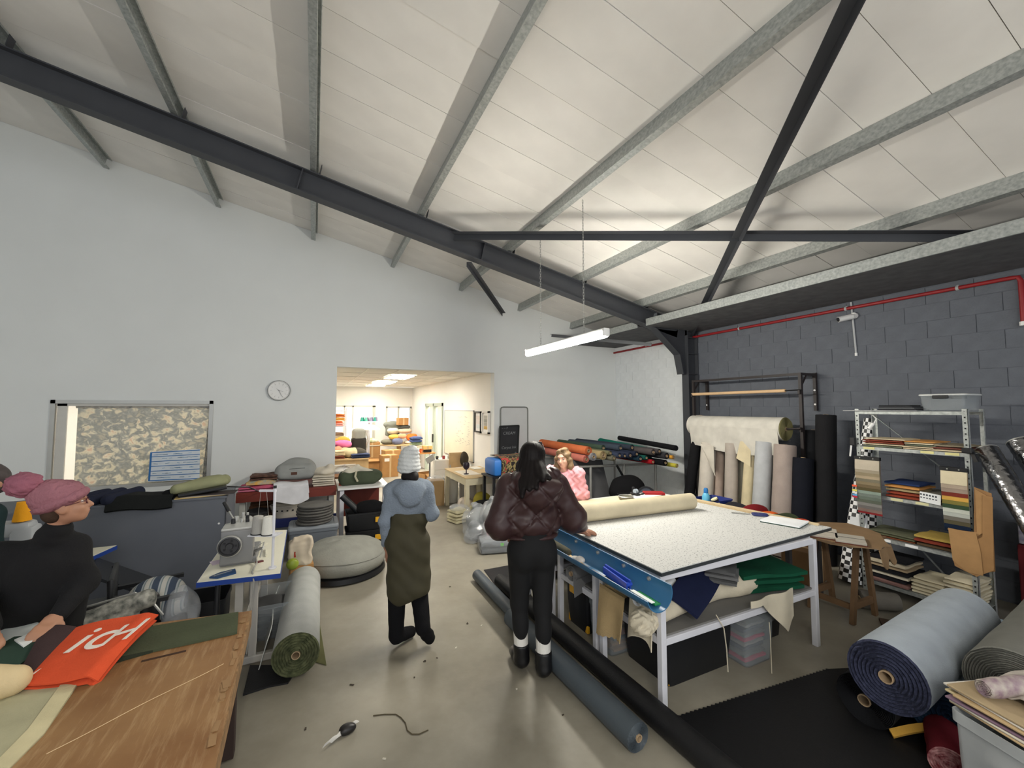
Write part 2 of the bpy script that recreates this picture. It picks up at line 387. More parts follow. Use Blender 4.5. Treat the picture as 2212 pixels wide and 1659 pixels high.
# sprinkler pipe
sp = thing('sprinkler_pipe', 'thin red sprinkler pipe fixed high along the block wall', 'pipe', (6.44, 3, 2.8))
part('pipe_run', MB().tube([(6.44, 7.78, 3.31), (6.44, 5.62, 3.335), (6.44, 3, 3.335), (6.44, 1.53, 3.335), (6.44, 1.49, 3.33), (6.44, 1.475, 3.29), (6.44, 1.475, 2.86)], .022, 10), m_red, sp, smooth=True)
for y in (6.7, 4.55, 3.0, 1.93): part('clamp', MB().tube([(6.44, y - .012, 3.335), (6.44, y + .012, 3.335)], .028, 10).bx(6.45, 6.496, y - .01, y + .01, 3.33, 3.37), cm((170, 172, 172), 'm'), sp)
part('end_cap', MB().cyl((6.44, 1.475, 2.83), (6.44, 1.475, 2.87), .03, n=10), m_white, sp)
cb = thing('cable_conduit', 'white cable conduit dropping down the dark block wall', 'conduit', (6.49, 2.95, 2.7))
part('tube', MB().tube([(6.485, 2.96, 3.42), (6.485, 2.95, 3.2), (6.485, 2.93, 2.72)], .012, 8), cm((176, 178, 180), 'p'), cb, smooth=True)
part('end_plug', MB().cyl((6.485, 2.93, 2.69), (6.485, 2.93, 2.73), .016, n=8), m_white, cb)
sc_ = thing('security_camera', 'small white bullet camera below the red pipe', 'camera', (6.4, 2.98, 3.2))
part('bracket', MB().cyl((6.498, 2.93, 3.23), (6.46, 2.93, 3.23), .04, n=14).cyl((6.46, 2.93, 3.23), (6.40, 2.97, 3.21), .014, n=8), m_white, sc_, smooth=True)
part('housing', MB().cyl((6.43, 2.93, 3.215), (6.30, 3.03, 3.18), .038, n=16), cm((214, 214, 212), 'p'), sc_, smooth=True)
part('lens', MB().cyl((6.31, 3.02, 3.183), (6.295, 3.034, 3.178), .03, n=14), cm((30, 30, 32), 'p'), sc_)
# pendant tube lamps
m_tube = mat('lit_tube', (255, 250, 238), emit=TUBE_E)
def pendant(x, y0, y1, z, lab):
    t = thing('tube_lamp', lab, 'lamp', (x, (y0 + y1) / 2, z), group='chain hung tube lamps')
    part('housing', MB().box((x, (y0 + y1) / 2, z + .056), (.052, y1 - y0, .04), b=.012), m_white, t, smooth=True)
    part('diffuser', MB().tube([(x, y0 + .01, z + .008), (x, y1 - .01, z + .008)], .036, 14), m_tube, t, smooth=True)
    for y in (y0, y1): part('end_cap', MB().box((x, y, z + .03), (.08, .03, .085), b=.012), m_white, t, smooth=True)
    for y in (y0 + .38, y1 - .38):
        zt = rz_(x, -PD - .005); mb = MB(); nl = 46; zz = z + .07; dz = (zt - zz) / nl
        for i in range(nl):
            a = (0, 1)[i % 2]; c = zz + dz * (i + .5)
            hx, hy = ((.009, .0025) if a else (.0025, .009))
            mb.tube([(x - hx, y - hy, c - dz * .6), (x - hx, y - hy, c + dz * .6), (x + hx, y + hy, c + dz * .6), (x + hx, y + hy, c - dz * .6), (x - hx, y - hy, c - dz * .6)], .0022, 4, caps=False)
        part('chain', mb, m_alu, t)
pendant(2.66, 3.33, 5.05, 2.74, 'glowing white tube lamp hung on chains above the cutting table')
pendant(-.05, -2.2, -.5, 2.74, 'added unseen tube lamp on chains behind the camera')  # unseen lamp added out of view to brighten the middle of the ceiling
# ---------------------------------------------------------------- window in the back wall
wn = thing('window_1', None, None, ((WX0 + WX1) / 2, WY, WZ0), kind='structure'); wn['label'] = 'aluminium sliding window in the gable wall'
mb = MB()
mb.bx(WX0, WX1, WY - .012, WY + .10, WZ1 - .05, WZ1); mb.bx(WX0, WX1, WY - .012, WY + .10, WZ0, WZ0 + .05)
mb.bx(WX0, WX0 + .05, WY - .012, WY + .10, WZ0, WZ1); mb.bx(WX1 - .05, WX1, WY - .012, WY + .10, WZ0, WZ1)
part('window_frame', mb, m_alu, wn)
part('sash_stile', MB().bx(WX0 + .06, WX0 + .16, WY + .02, WY + .05, WZ0 + .05, WZ1 - .05), cm((205, 203, 196), 'm'), wn)
part('sash_rail', MB().bx(WX0 + .05, WX1 - .05, WY + .02, WY + .05, WZ1 - .085, WZ1 - .05), cm((205, 203, 196), 'm'), wn)
m_glass = mat('clear_glass', (240, 245, 244), rough=.02, alpha=.12, var=0, spec=.5)
part('pane', MB().bx(WX0 + .16, WX1 - .05, WY + .03, WY + .036, WZ0 + .05, WZ1 - .085), m_glass, wn)
# floral curtain (light shines through it)
m_cur = bpy.data.materials.new('floral_curtain'); m_cur.use_nodes = True; nt = m_cur.node_tree; b = nt.nodes['Principled BSDF']
tc = nt.nodes.new('ShaderNodeTexCoord'); mp = nt.nodes.new('ShaderNodeMapping'); mp.inputs['Scale'].default_value = (1, 1, 1.25); mp.inputs['Rotation'].default_value = (0, .4, 0)
nt.links.new(tc.outputs['Object'], mp.inputs[0])
vo = nt.nodes.new('ShaderNodeTexVoronoi'); vo.inputs['Scale'].default_value = 7.5; nt.links.new(mp.outputs[0], vo.inputs['Vector'])
no = nt.nodes.new('ShaderNodeTexNoise'); no.inputs['Scale'].default_value = 11; no.inputs['Detail'].default_value = 3; no.inputs['Distortion'].default_value = .8; nt.links.new(mp.outputs[0], no.inputs['Vector'])
ad = nt.nodes.new('ShaderNodeMath'); ad.operation = 'MULTIPLY_ADD'; ad.inputs[1].default_value = 1.0; vm = nt.nodes.new('ShaderNodeMath'); vm.operation = 'MULTIPLY'; vm.inputs[1].default_value = .30; nt.links.new(vo.outputs['Distance'], vm.inputs[0]); nt.links.new(no.outputs[0], ad.inputs[0]); nt.links.new(vm.outputs[0], ad.inputs[2])
cr = nt.nodes.new('ShaderNodeValToRGB'); e = cr.color_ramp.elements
e[0].position = .42; e[0].color = (*lin((240, 214, 190)), 1); e[1].position = .50; e[1].color = (*lin((246, 240, 222)), 1)
for ps, cc in ((.58, (236, 230, 210)), (.63, (200, 199, 190)), (.74, (172, 173, 168)), (.84, (214, 208, 190))):
    q = cr.color_ramp.elements.new(ps); q.color = (*lin(cc), 1)
nt.links.new(ad.outputs[0], cr.inputs[0]); nt.links.new(cr.outputs[0], b.inputs['Base Color']); b.inputs['Roughness'].default_value = .9
tr = nt.nodes.new('ShaderNodeBsdfTranslucent'); nt.links.new(cr.outputs[0], tr.inputs[0]); ms = nt.nodes.new('ShaderNodeMixShader'); ms.inputs[0].default_value = .55
nt.links.new(b.outputs[0], ms.inputs[1]); nt.links.new(tr.outputs[0], ms.inputs[2]); nt.links.new(ms.outputs[0], nt.nodes['Material Output'].inputs[0])
cu = thing('curtain', 'floral patterned curtain hanging in the aluminium window', 'curtain', (-2.2, WY + .1, WZ0))
def cfn(u, v):
    x = -3.0 + u * 1.53; z = 2.0 - v * 1.12
    return (x, WY + .10 + .012 * math.sin(u * 34 + v) * (.4 + v) + .02 * math.sin(u * 9), z)
part('cloth', MB().sheet(cfn, 60, 8, .003), m_cur, cu, smooth=True)
m_pel = mat('dark_floral_band', (70, 60, 52), rough=.95, scale=16, rgb2=(190, 176, 150))
part('gathered_band', MB().tube([(-3.02 + .04 * i, WY + .10 + .006 * (i % 2), 2.015 + .006 * math.sin(i * 2.1)) for i in range(40)], .022, 8), m_pel, cu, smooth=True)
def cfn2(u, v): return (-1.47 + u * .055 - v * .06, WY + .08 + .02 * math.sin(u * 9), 2.0 - v * 1.12)
part('side_strip', MB().sheet(cfn2, 6, 10, .003), m_pel, cu, smooth=True)
# paper planner on the window
pl = thing('wall_planner', 'white planner sheet with blue ruled lines on the window', 'planner', (-1.85, WY - .02, .9))
PA, PB, PC, PDd = P(325, 976, y=WY - .02), P(432, 970, y=WY - .02), P(431, 1036, y=WY - .02), P(320, 1041, y=WY - .02)
part('sheet', MB().prism([PA, PB, PC, PDd], (0, .004, 0)), cm((214, 222, 228), 'c'), pl)
bl = cm((58, 116, 178), 'c')
def lerp(a, c, t): return a + (c - a) * t
mb = MB(); fw = Vector((0, -.003, 0))
for t in (.03, .17, .33, .49, .65, .80, .96):
    a = lerp(PA, PDd, t); c = lerp(PB, PC, t); mb.beam(a + fw, c + fw, .003, .012 if t in (.03, .96) else .009)
mb.beam(lerp(PA, PDd, .02) + fw + Vector((.01, 0, 0)), lerp(PA, PDd, .96) + fw + Vector((.01, 0, 0)), .003, .022, (1, 0, 0))
part('ruled_lines', mb, bl, pl)
mb = MB(); rg = random.Random(3)
for row in range(6):
    for k in range(10):
        t = (.06, .19, .36, .52, .69, .83)[row] + .05; u = rg.uniform(.05, .9)
        a = lerp(lerp(PA, PDd, t), lerp(PB, PC, t), u); mb.beam(a + fw, a + fw + Vector((rg.uniform(.02, .06), 0, rg.uniform(-.006, .006))), .002, .006)
part('handwriting', mb, cm((120, 160, 196), 'c'), pl)['kind'] = 'stuff'
# clock
ck = thing('wall_clock', 'round white wall clock left of the doorway', 'clock', (-.525, WY - .02, 2.1))
ccx, ccz = -.525, 2.285; RXm = Matrix.Rotation(math.pi / 2, 3, 'X')
part('case', MB().lathe([(.0, .0), (.155, .0), (.165, .012), (.165, .03), (.15, .04), (.14, .03), (.0, .03)], (ccx, WY - .001, ccz), 40, RXm), m_white, ck, smooth=True)
part('rim', MB().lathe([(.160, .004), (.168, .012), (.168, .034), (.160, .040), (.156, .036), (.156, .006)], (ccx, WY - .001, ccz), 40, RXm, True), cm((150, 152, 152), 'm'), ck, smooth=True)
dk = cm((40, 40, 42), 'p')
yy = WY - .036
for i in range(12):
    a = i * math.pi / 6; c = Vector((ccx + .115 * math.sin(a), yy, ccz + .115 * math.cos(a))); d = Vector((math.sin(a), 0, math.cos(a)))
    part('hour_mark', MB().beam(c - d * .014, c + d * .014, .002, .007, (0, 1, 0)), cm((110, 110, 110), 'p'), ck)
for a, l, wd in ((105, .065, .009), (155, .10, .006), (-50, .05, .003)):
    d = Vector((math.sin(math.radians(a)), 0, math.cos(math.radians(a)))); part('clock_hand', MB().beam(Vector((ccx, yy - .002, ccz)) - d * .015, Vector((ccx, yy - .002, ccz)) + d * l, .002, wd, (0, 1, 0)), dk, ck)
# ---------------------------------------------------------------- back room shell
BX0, BY1, BZ = -4.0, 15.6, 2.75
struct('wall_back_room_left', MB().bx(BX0 - .1, BX0, 8.0, BY1, 0, BZ), m_wall2)
mb = MB()
DY0, DY1, DH = 11.5, 13.5, 2.14
mb.bx(DX1, DX1 + .12, 8.0, DY0, 0, BZ); mb.bx(DX1, DX1 + .12, DY1, BY1, 0, BZ); mb.bx(DX1, DX1 + .12, DY0, DY1, DH, BZ)
struct('wall_back_room_right', mb, m_wall2, 'warm white wall of the lit back room')
mb = MB(); fw0, fw1, fz0, fz1 = .2, 2.01, .6, 2.08; gw0, gw1, gz0, gz1 = 2.38, 3.3, 1.0, 2.05
for x0, x1, z0, z1 in ((BX0, fw0, 0, BZ), (fw0, fw1, 0, fz0), (fw0, fw1, fz1, BZ), (fw1, gw0, 0, BZ), (gw0, gw1, 0, gz0), (gw0, gw1, gz1, BZ), (gw1, DX1 + .12, 0, BZ)): mb.bx(x0, x1, BY1, BY1 + .15, z0, z1)
struct('wall_back_room_far', mb, m_wall2, 'warm white far wall of the back room with two windows')
m_tile = mat('ceiling_tile', (232, 228, 218), rough=.95, var=.03, scale=20, bump=.2, bscale=120)
m_grid = mat('ceiling_grid', (240, 236, 224), rough=.5)
cb_ = thing('ceiling_back_room', None, None, (0, 11, BZ), kind='structure'); cb_['label'] = 'tiled suspended ceiling of the back room'
part('backing', MB().bx(BX0, DX1 + .1, 8.0, BY1, BZ + .02, BZ + .06), m_tile, cb_)
LP = [(1.55, 2.12, 9.6, 10.8), (1.55, 2.12, 12.0, 13.2), (1.55, 2.12, 13.9, 14.7)]
tw, tl = .6, 1.2
tm = mesh_of('ceiling_tile', MB().box((0, 0, 0), (tw - .03, tl - .03, .02)), m_tile)
ix = 0
x = 1.525 - tw * 9
while x < DX1 - .3:
    y = 8.15
    while y < BY1 - tl + .2:
        if not (abs(x - 1.525) < .05 and any(a - .75 < y < c - .4 for _, _, a, c in LP)) and x > BX0 and x + tw < DX1 + .02 and x > -1.6:
            o = bpy.data.objects.new('ceiling_tile', tm); COL.objects.link(o); o.parent = cb_; o.location = (x + tw / 2, y + tl / 2 - 11, .012)
        y += tl
    x += tw
mb = MB()
for i in range(-9, 4):
    xx = 1.525 + tw * i
    if xx < DX1: mb.bx(xx - .012, xx + .012, 8.0, BY1, BZ - .008, BZ)
for i in range(7): mb.bx(BX0, DX1, 8.15 + tl * i - .012, 8.15 + tl * i + .012, BZ - .008, BZ)
part('grid_bars', mb, m_grid, cb_)
m_panel = mat('lit_panel', (255, 250, 240), emit=PANEL_E)
for i, (x0, x1, y0, y1) in enumerate(LP):
    t = thing('ceiling_light', 'bright square ceiling light in the back room, %s' % ['nearest the doorway', 'middle of the row of three', 'farthest from the doorway'][i], 'ceiling light', (1.8, (y0 + y1) / 2, BZ - .02), group='ceiling lights of the back room')
    part('diffuser', MB().bx(x0 + .02, x1 - .02, y0 + .02, y1 - .02, BZ - .016, BZ - .008), m_panel, t)
    mb = MB(); mb.bx(x0, x1, y0, y0 + .02, BZ - .02, BZ); mb.bx(x0, x1, y1 - .02, y1, BZ - .02, BZ); mb.bx(x0, x0 + .02, y0, y1, BZ - .02, BZ); mb.bx(x1 - .02, x1, y0, y1, BZ - .02, BZ)
    part('frame', mb, m_grid, t)
# unseen lights added in the left wing, to light the curtained window from behind
for i, (y0, y1) in enumerate(((9.5, 11.1), (12.5, 14.1))):
    t = thing('ceiling_light', 'added unseen ceiling light over the left part of the back room, %s' % ['front', 'rear'][i], 'ceiling light', (-1.9, (y0 + y1) / 2, BZ - .02), group='ceiling lights of the back room')
    part('diffuser', MB().bx(-2.15, -1.65, y0, y1, BZ - .016, BZ - .008), m_panel, t)
# far windows
def fwin(nm, x0, x1, z0, z1, mull, lab):
    t = thing(nm, None, None, ((x0 + x1) / 2, BY1, z0), kind='structure'); t['label'] = lab
    mb = MB(); f = .05
    mb.bx(x0, x1, BY1 - .02, BY1 + .1, z1 - f, z1); mb.bx(x0, x1, BY1 - .02, BY1 + .1, z0, z0 + f)
    for xx in [x0, x1 - f] + [m - f / 2 for m in mull]: mb.bx(xx, xx + f, BY1 - .02, BY1 + .1, z0, z1)
    part('window_frame', mb, cm((196, 194, 182), 'm'), t)
    part('pane', MB().bx(x0 + f, x1 - f, BY1 + .03, BY1 + .036, z0 + f, z1 - f), m_glass, t)
fwin('window_2', fw0, fw1, fz0, fz1, [.97, 1.25, 1.93], 'wide inner window at the far end of the back room')
fwin('window_3', gw0, gw1, gz0, gz1, [2.83], 'bright daylight window at the far end of the back room')
# lit room behind the inner window
struct('wall_beyond_window', MB().bx(-2, 2.3, 18.0, 18.1, 0, 2.75).bx(-2, 2.3, 15.75, 18, 2.75, 2.85).bx(2.22, 2.3, 15.75, 18, 0, 2.75).bx(-2, 2.3, 15.75, 18, -.1, 0), m_wall2, 'white wall of the room beyond the inner window')
t = thing('ceiling_light', 'ceiling light of the room beyond the inner window', 'ceiling light', (1.0, 17, 2.7))
part('diffuser', MB().bx(.4, 1.6, 16.4, 17.6, 2.72, 2.74), m_panel, t)
# sliding door in right wall of back room
dr = thing('door_1', None, None, (DX1, (DY0 + DY1) / 2, 0), kind='structure'); dr['label'] = 'aluminium framed glass sliding door of the back room'
mdo = cm((168, 176, 160), 'm'); mb = MB(); f = .09
mb.bx(DX1 - .03, DX1 + .1, DY0, DY1, DH - f, DH)
for yy in (DY0, DY1 - f, (DY0 + DY1) / 2 - f / 2): mb.bx(DX1 - .03, DX1 + .1, yy, yy + f, 0, DH)
part('door_frame', mb, mdo, dr)
part('handle', MB().bx(DX1 - .07, DX1 - .03, 12.42, 12.48, .95, 1.2), cm((40, 44, 40), 'm'), dr)
part('pane', MB().bx(DX1 + .03, DX1 + .036, DY0 + f, DY1 - f, .05, DH - f), m_glass, dr)
struct('wall_corridor', MB().bx(4.9, 5.0, 9, 16, 0, 2.7).bx(3.5, 5.0, 9, 16, 2.7, 2.8).bx(3.46, 5.0, 8.9, 9, 0, 2.7).bx(3.46, 5.0, 16, 16.1, 0, 2.7), m_wall2, 'white corridor wall behind the glass door')
t = thing('ceiling_light', 'ceiling light of the corridor behind the glass door', 'ceiling light', (4.2, 12.5, 2.65))
part('diffuser', MB().bx(3.9, 4.5, 11.2, 13.6, 2.66, 2.69), m_panel, t)
# ================================================================ KIT
m_card = mat('brown_cardboard', (172, 128, 78), rough=.9, var=.08, scale=8)
m_kraft = mat('kraft_paper', (178, 132, 80), rough=.85, var=.12, scale=12, bump=.3, bscale=12)
m_core = mat('cardboard_core', (170, 146, 116), rough=.9)
m_pine = mat('pine_wood', (196, 164, 118), rough=.7, var=.12, scale=5)
m_whitesteel = mat('white_powder_coat', (214, 214, 220), rough=.4, var=.04)
m_black = mat('black_plastic', (24, 25, 28), rough=.45, var=.05)
m_blackfab = fab('black_cloth', (22, 22, 25))
m_clear = mat('clear_plastic', (170, 177, 181), rough=.15, alpha=.26, var=.05, scale=4)
m_bag = mat('polythene_bag', (206, 210, 214), rough=.12, alpha=.34, var=.08, scale=9)
m_yellow = cm((236, 176, 40), 'p')
def base_frame(p0, p1):
    d = (Vector(p1) - Vector(p0)); L = d.length; d.normalize(); x = d.orthogonal().normalized(); return d, L, x, d.cross(x)
def roll(name, label, p0, p1, r, mo, me=None, group=None, cr=.028, cat='fabric roll', wob=.02, seed=0, squash=0., ends=(1, 1), nseg=10, rings=None):
    """a roll of cloth round a cardboard core, p0 = the end that shows"""
    p0, p1 = Vector(p0), Vector(p1); me = me or mo; rg = random.Random(seed + int(r * 1e4))
    zb = min(p0.z, p1.z) - r
    t = thing(name, label, cat, ((p0.x + p1.x) / 2, (p0.y + p1.y) / 2, max(zb, 0) if zb > -.05 else 0), group=group)
    d, L, x, y = base_frame(p0, p1); n = 32; vs = []; ph = rg.uniform(0, 6)
    def pt(c, a, rr):
        v = x * (rr * math.cos(a)) + y * (rr * math.sin(a))
        if squash: v.z *= (1 - squash)
        return c + v
    for i in range(nseg + 1):
        c = p0 + d * (L * i / nseg)
        for k in range(n):
            a = 2 * math.pi * k / n; rr = r * (1 + wob * (math.sin(a * 2 + ph + i * .5) * .5 + math.sin(i * 1.7 + ph) * .4 + math.sin(a * 5 + i) * .15))
            vs.append(pt(c, a, rr))
    mb = MB(); mb.add(vs, [(j * n + k, j * n + (k + 1) % n, (j + 1) * n + (k + 1) % n, (j + 1) * n + k) for j in range(nseg) for k in range(n)])
    part('fabric_wrap', mb, mo, t, smooth=True, ang=60)
    nr = rings or max(5, int(r / .012)); rdg = .008 if r > .12 else .004
    for e, on in enumerate(ends):
        if not on: continue
        mb = MB()
        c = p0 if e == 0 else p1; sg = -1 if e == 0 else 1; vv = []; K = nr * 2
        row = 0 if e == 0 else nseg
        for j in range(K + 1):
            f = j / K
            for k in range(n):
                a = 2 * math.pi * k / n
                rw = r * (1 + wob * (math.sin(a * 2 + ph + row * .5) * .5 + math.sin(row * 1.7 + ph) * .4 + math.sin(a * 5 + row) * .15))
                rr = rw + (cr - rw) * f; off = (.0 if j in (0,) else (rdg if (j + (k > n * .5)) % 2 else -rdg) + rg.uniform(-.002, .002))
                vv.append(pt(c, a, rr) + d * (sg * off))
        mb.add(vv, [(j * n + k, j * n + (k + 1) % n, (j + 1) * n + (k + 1) % n, (j + 1) * n + k) if e == 1 else ((j + 1) * n + k, (j + 1) * n + (k + 1) % n, j * n + (k + 1) % n, j * n + k) for j in range(K) for k in range(n)])
        part('rolled_end', mb, me, t)
    if cr > .012:
        mb = MB(); q0 = p0 - d * .012; q1 = p1 + d * .012; vv = []
        for c, rr in ((q0, cr), (q1, cr), (q1, cr * .82), (q0, cr * .82)): vv += mb.ring(c, x, y, rr, 16)
        mb.add(vv, [(j * 16 + k, j * 16 + (k + 1) % 16, ((j + 1) % 4) * 16 + (k + 1) % 16, ((j + 1) % 4) * 16 + k) for j in range(4) for k in range(16)])
        part('cardboard_core', mb, m_core, t, smooth=True)
    return t
def folded(name, label, c, size, cols, rz=0., layers=3, cat='folded cloth', group=None, seed=0, tilt=0., jit=.012):
    """a pile of flat folded cloth: every layer a soft doubled slab; cols may be one colour or a list"""
    rg = random.Random(seed + int(1e3 * (c[0] * 3 + c[1] * 7 + c[2] * 11))); W, D, H = size; h = H / layers
    cols = cols if isinstance(cols, list) else [cols]
    ms = [q if not isinstance(q, tuple) else cm(q) for q in cols]
    t = thing(name, label, cat, c, rz, group)
    for i in range(layers):
        w, dd = W * rg.uniform(.93, 1), D * rg.uniform(.93, 1); ox, oy = rg.uniform(-jit, jit), rg.uniform(-jit, jit); s1 = rg.uniform(0, 6)
        mb = MB(); nx, ny = 10, 7; z0, z1 = i * h, (i + 1) * h * .995
        top, bot = [], []
        for a in range(nx + 1):
            for b_ in range(ny + 1):
                u, v = a / nx * 2 - 1, b_ / ny * 2 - 1
                ed = max(abs(u), abs(v)) ** 10
                x = ox + u * w / 2 * (1 + .015 * math.sin(v * 4 + s1)); y = oy + v * dd / 2 * (1 + .015 * math.sin(u * 5 + s1))
                bump_ = h * .18 * math.sin(u * 3.1 + s1 + v * 2) * (1 - abs(u) ** 6)
                sag = tilt * (u * w / 2)
                top.append((x, y, z1 - ed * h * .28 + (bump_ if i == layers - 1 else bump_ * .4) + sag)); bot.append((x, y, z0 + ed * h * .22 + (bump_ * .4 if i else 0) + sag))
        q = lambda a, b_: a * (ny + 1) + b_; N = len(top); fs = []
        for a in range(nx):
            for b_ in range(ny):
                f = (q(a, b_), q(a + 1, b_), q(a + 1, b_ + 1), q(a, b_ + 1)); fs += [f, tuple(N + k for k in reversed(f))]
        for a in range(nx): fs += [(q(a, 0) + N, q(a + 1, 0) + N, q(a + 1, 0), q(a, 0)), (q(a, ny), q(a + 1, ny), q(a + 1, ny) + N, q(a, ny) + N)]
        for b_ in range(ny): fs += [(q(0, b_), q(0, b_ + 1), q(0, b_ + 1) + N, q(0, b_) + N), (q(nx, b_) + N, q(nx, b_ + 1) + N, q(nx, b_ + 1), q(nx, b_))]
        mb.add(top + bot, fs)
        part('fold_layer', mb, ms[i % len(ms)], t, smooth=True, world=False, ang=65)
    return t
def tote(name, label, c, size, m_body, m_lid=None, m_clip=None, rz=0., cat='storage box', group=None, open_=False, taper=.88, feet=False, ribs=True):
    W, D, H = size; t = thing(name, label, cat, c, rz, group)
    def rr(w, d, z, r=.03):
        o = []
        for sx, sy, a0 in ((1, 1, 0), (-1, 1, 90), (-1, -1, 180), (1, -1, 270)):
            for a in (0, 30, 60, 90): o.append((sx * (w / 2 - r) + r * math.cos(math.radians(a0 + a)), sy * (d / 2 - r) + r * math.sin(math.radians(a0 + a)), z))
        return o
    def loft(ls, cap0=True, cap1=True):
        mb = MB(); n = len(ls[0]); vs = [p for l in ls for p in l]
        fs = [(j * n + i, j * n + (i + 1) % n, (j + 1) * n + (i + 1) % n, (j + 1) * n + i) for j in range(len(ls) - 1) for i in range(n)]
        if cap0: fs.append(tuple(range(n - 1, -1, -1)))
        if cap1: fs.append(tuple(range((len(ls) - 1) * n, len(ls) * n)))
        return mb.add(vs, fs)
    th = .006; k = taper; hb = H * (.9 if m_lid else 1)
    ls = [rr(W * k, D * k, 0), rr(W * (k + (1 - k) * .55), D * (k + (1 - k) * .55), hb * .55), rr(W * .96, D * .96, hb * .9), rr(W, D, hb * .9), rr(W, D, hb), rr(W - 2 * th, D - 2 * th, hb), rr(W * k - 2 * th, D * k - 2 * th, th)]
    part('tub', loft(ls), m_body, t, smooth=True, world=False)
    if m_lid:
        ls = [rr(W * 1.02, D * 1.02, hb), rr(W * 1.02, D * 1.02, hb + H * .06), rr(W * .97, D * .97, H), rr(W * .84, D * .80, H), rr(W * .82, D * .78, H * .985)]
        part('lid', loft(ls), m_lid, t, smooth=True, world=False)
    if m_clip:
        for sx in (-1, 1): part('clip', MB().box((sx * (W / 2 + .012), 0, hb * .9), (.025, D * .34, H * .2), b=.006), m_clip, t, world=False)
    if feet:
        for sx in (-1, 1):
            for sy in (-1, 1): part('wheel', MB().box((sx * W * k * .47, sy * D * k * .44, .035), (.03, .04, .07), b=.008), m_clip, t, world=False)
    return t
def carton(name, label, c, size, rz=0., m=None, cat='cardboard box', group=None, flaps=0, tape=True):
    W, D, H = size; m = m or m_card; t = thing(name, label, cat, c, rz, group)
    if flaps:
        mb = MB(); th = .006
        mb.bx(-W / 2, W / 2, -D / 2, D / 2, 0, th); mb.bx(-W / 2, W / 2, -D / 2, -D / 2 + th, 0, H); mb.bx(-W / 2, W / 2, D / 2 - th, D / 2, 0, H); mb.bx(-W / 2, -W / 2 + th, -D / 2, D / 2, 0, H); mb.bx(W / 2 - th, W / 2, -D / 2, D / 2, 0, H)
        part('carton', mb, m, t, world=False)
        for s_ in (-1, 1):
            part('flap', MB().box((0, s_ * (D / 2 + .04), H - .02), (W * .96, .11, .006), R=Matrix.Rotation(-s_ * .6, 3, 'X')), m, t, world=False)
    else:
        part('carton', MB().box((0, 0, H / 2), (W, D, H), b=.006), m, t, world=False)
        if tape: part('tape', MB().box((0, 0, H / 2), (.05, D + .002, H + .002)), cm((196, 166, 122), 'p'), t, world=False)
    return t
def leg_table(name, label, c, size, m_top, m_leg, rz=0., leg=.05, top=.03, apron=0., inset=.03, cat='table', m_edge=None, group=None):
    W, D, H = size; t = thing(name, label, cat, c, rz, group)
    part('table_top', MB().box((0, 0, H - top / 2), (W, D, top), b=.003), m_top, t, world=False)
    for sx in (-1, 1):
        for sy in (-1, 1):
            x, y = sx * (W / 2 - inset - leg / 2), sy * (D / 2 - inset - leg / 2)
            part('leg', MB().box((x, y, (H - top) / 2), (leg, leg, H - top), b=.003), m_leg, t, world=False)
    if apron:
        for s_ in (-1, 1):
            part('apron', MB().box((0, s_ * (D / 2 - inset - .012), H - top - apron / 2), (W - 2 * inset - leg, .02, apron)), m_leg, t, world=False)
            part('apron', MB().box((s_ * (W / 2 - inset - .012), 0, H - top - apron / 2), (.02, D - 2 * inset - leg, apron)), m_leg, t, world=False)
    return t
def lump(name, label, prims, m, cat, h=.012, k=.04, amp=.012, fr=18, seed=1, group=None, ridge=True, floor=None, kind=None):
    """a soft crumpled object as one continuous surface"""
    def disp(p):
        a = wav(p, fr, seed); return -amp * (1 - np.abs(a)) if ridge else amp * a
    cut = (lambda p: floor - p[..., 2]) if floor is not None else None
    mb = blob(prims, h, k, disp, cut)
    return solo(name, mb, m, label, cat, group, smooth=True, kind=kind, ang=80)
def lpart(name, prims, m, parent, h=.012, k=.04, amp=.012, fr=18, seed=1, ridge=True, cut=None, disp=None):
    def dd(p):
        a = wav(p, fr, seed); return -amp * (1 - np.abs(a)) if ridge else amp * a
    return part(name, blob(prims, h, k, disp or (dd if amp else None), cut), m, parent, smooth=True, ang=80)
def cushion(name, label, c, size, m, rz=0., cat='cushion', group=None, R=None, e=2.6):
    W, D, H = size; n, mm = 28, 12; t = thing(name, label, cat, c, rz, group); vs = []
    for j in range(mm + 1):
        ph = -math.pi / 2 + math.pi * j / mm
        for i in range(n):
            a = 2 * math.pi * i / n; sp_ = lambda v, p_: math.copysign(abs(v) ** p_, v)
            rr = max(math.cos(ph), 0) ** .55
            vs.append(Vector((W / 2 * rr * sp_(math.cos(a), 2 / e), D / 2 * rr * sp_(math.sin(a), 2 / e), H / 2 + H / 2 * math.sin(ph))))
    if R is not None: vs = [R @ v for v in vs]; zz = min(v.z for v in vs); vs = [v - Vector((0, 0, zz)) for v in vs]
    mb = MB().add(vs, [(j * n + i, j * n + (i + 1) % n, (j + 1) * n + (i + 1) % n, (j + 1) * n + i) for j in range(mm) for i in range(n)])
    part('cover', mb, m, t, smooth=True, world=False, ang=80)
    row = mm // 2; pts = [vs[row * n + i] for i in range(n)] + [vs[row * n]]
    part('piping', MB().tube(pts, min(W, D) * .012, 6, caps=False), m, t, smooth=True, world=False)
    return t
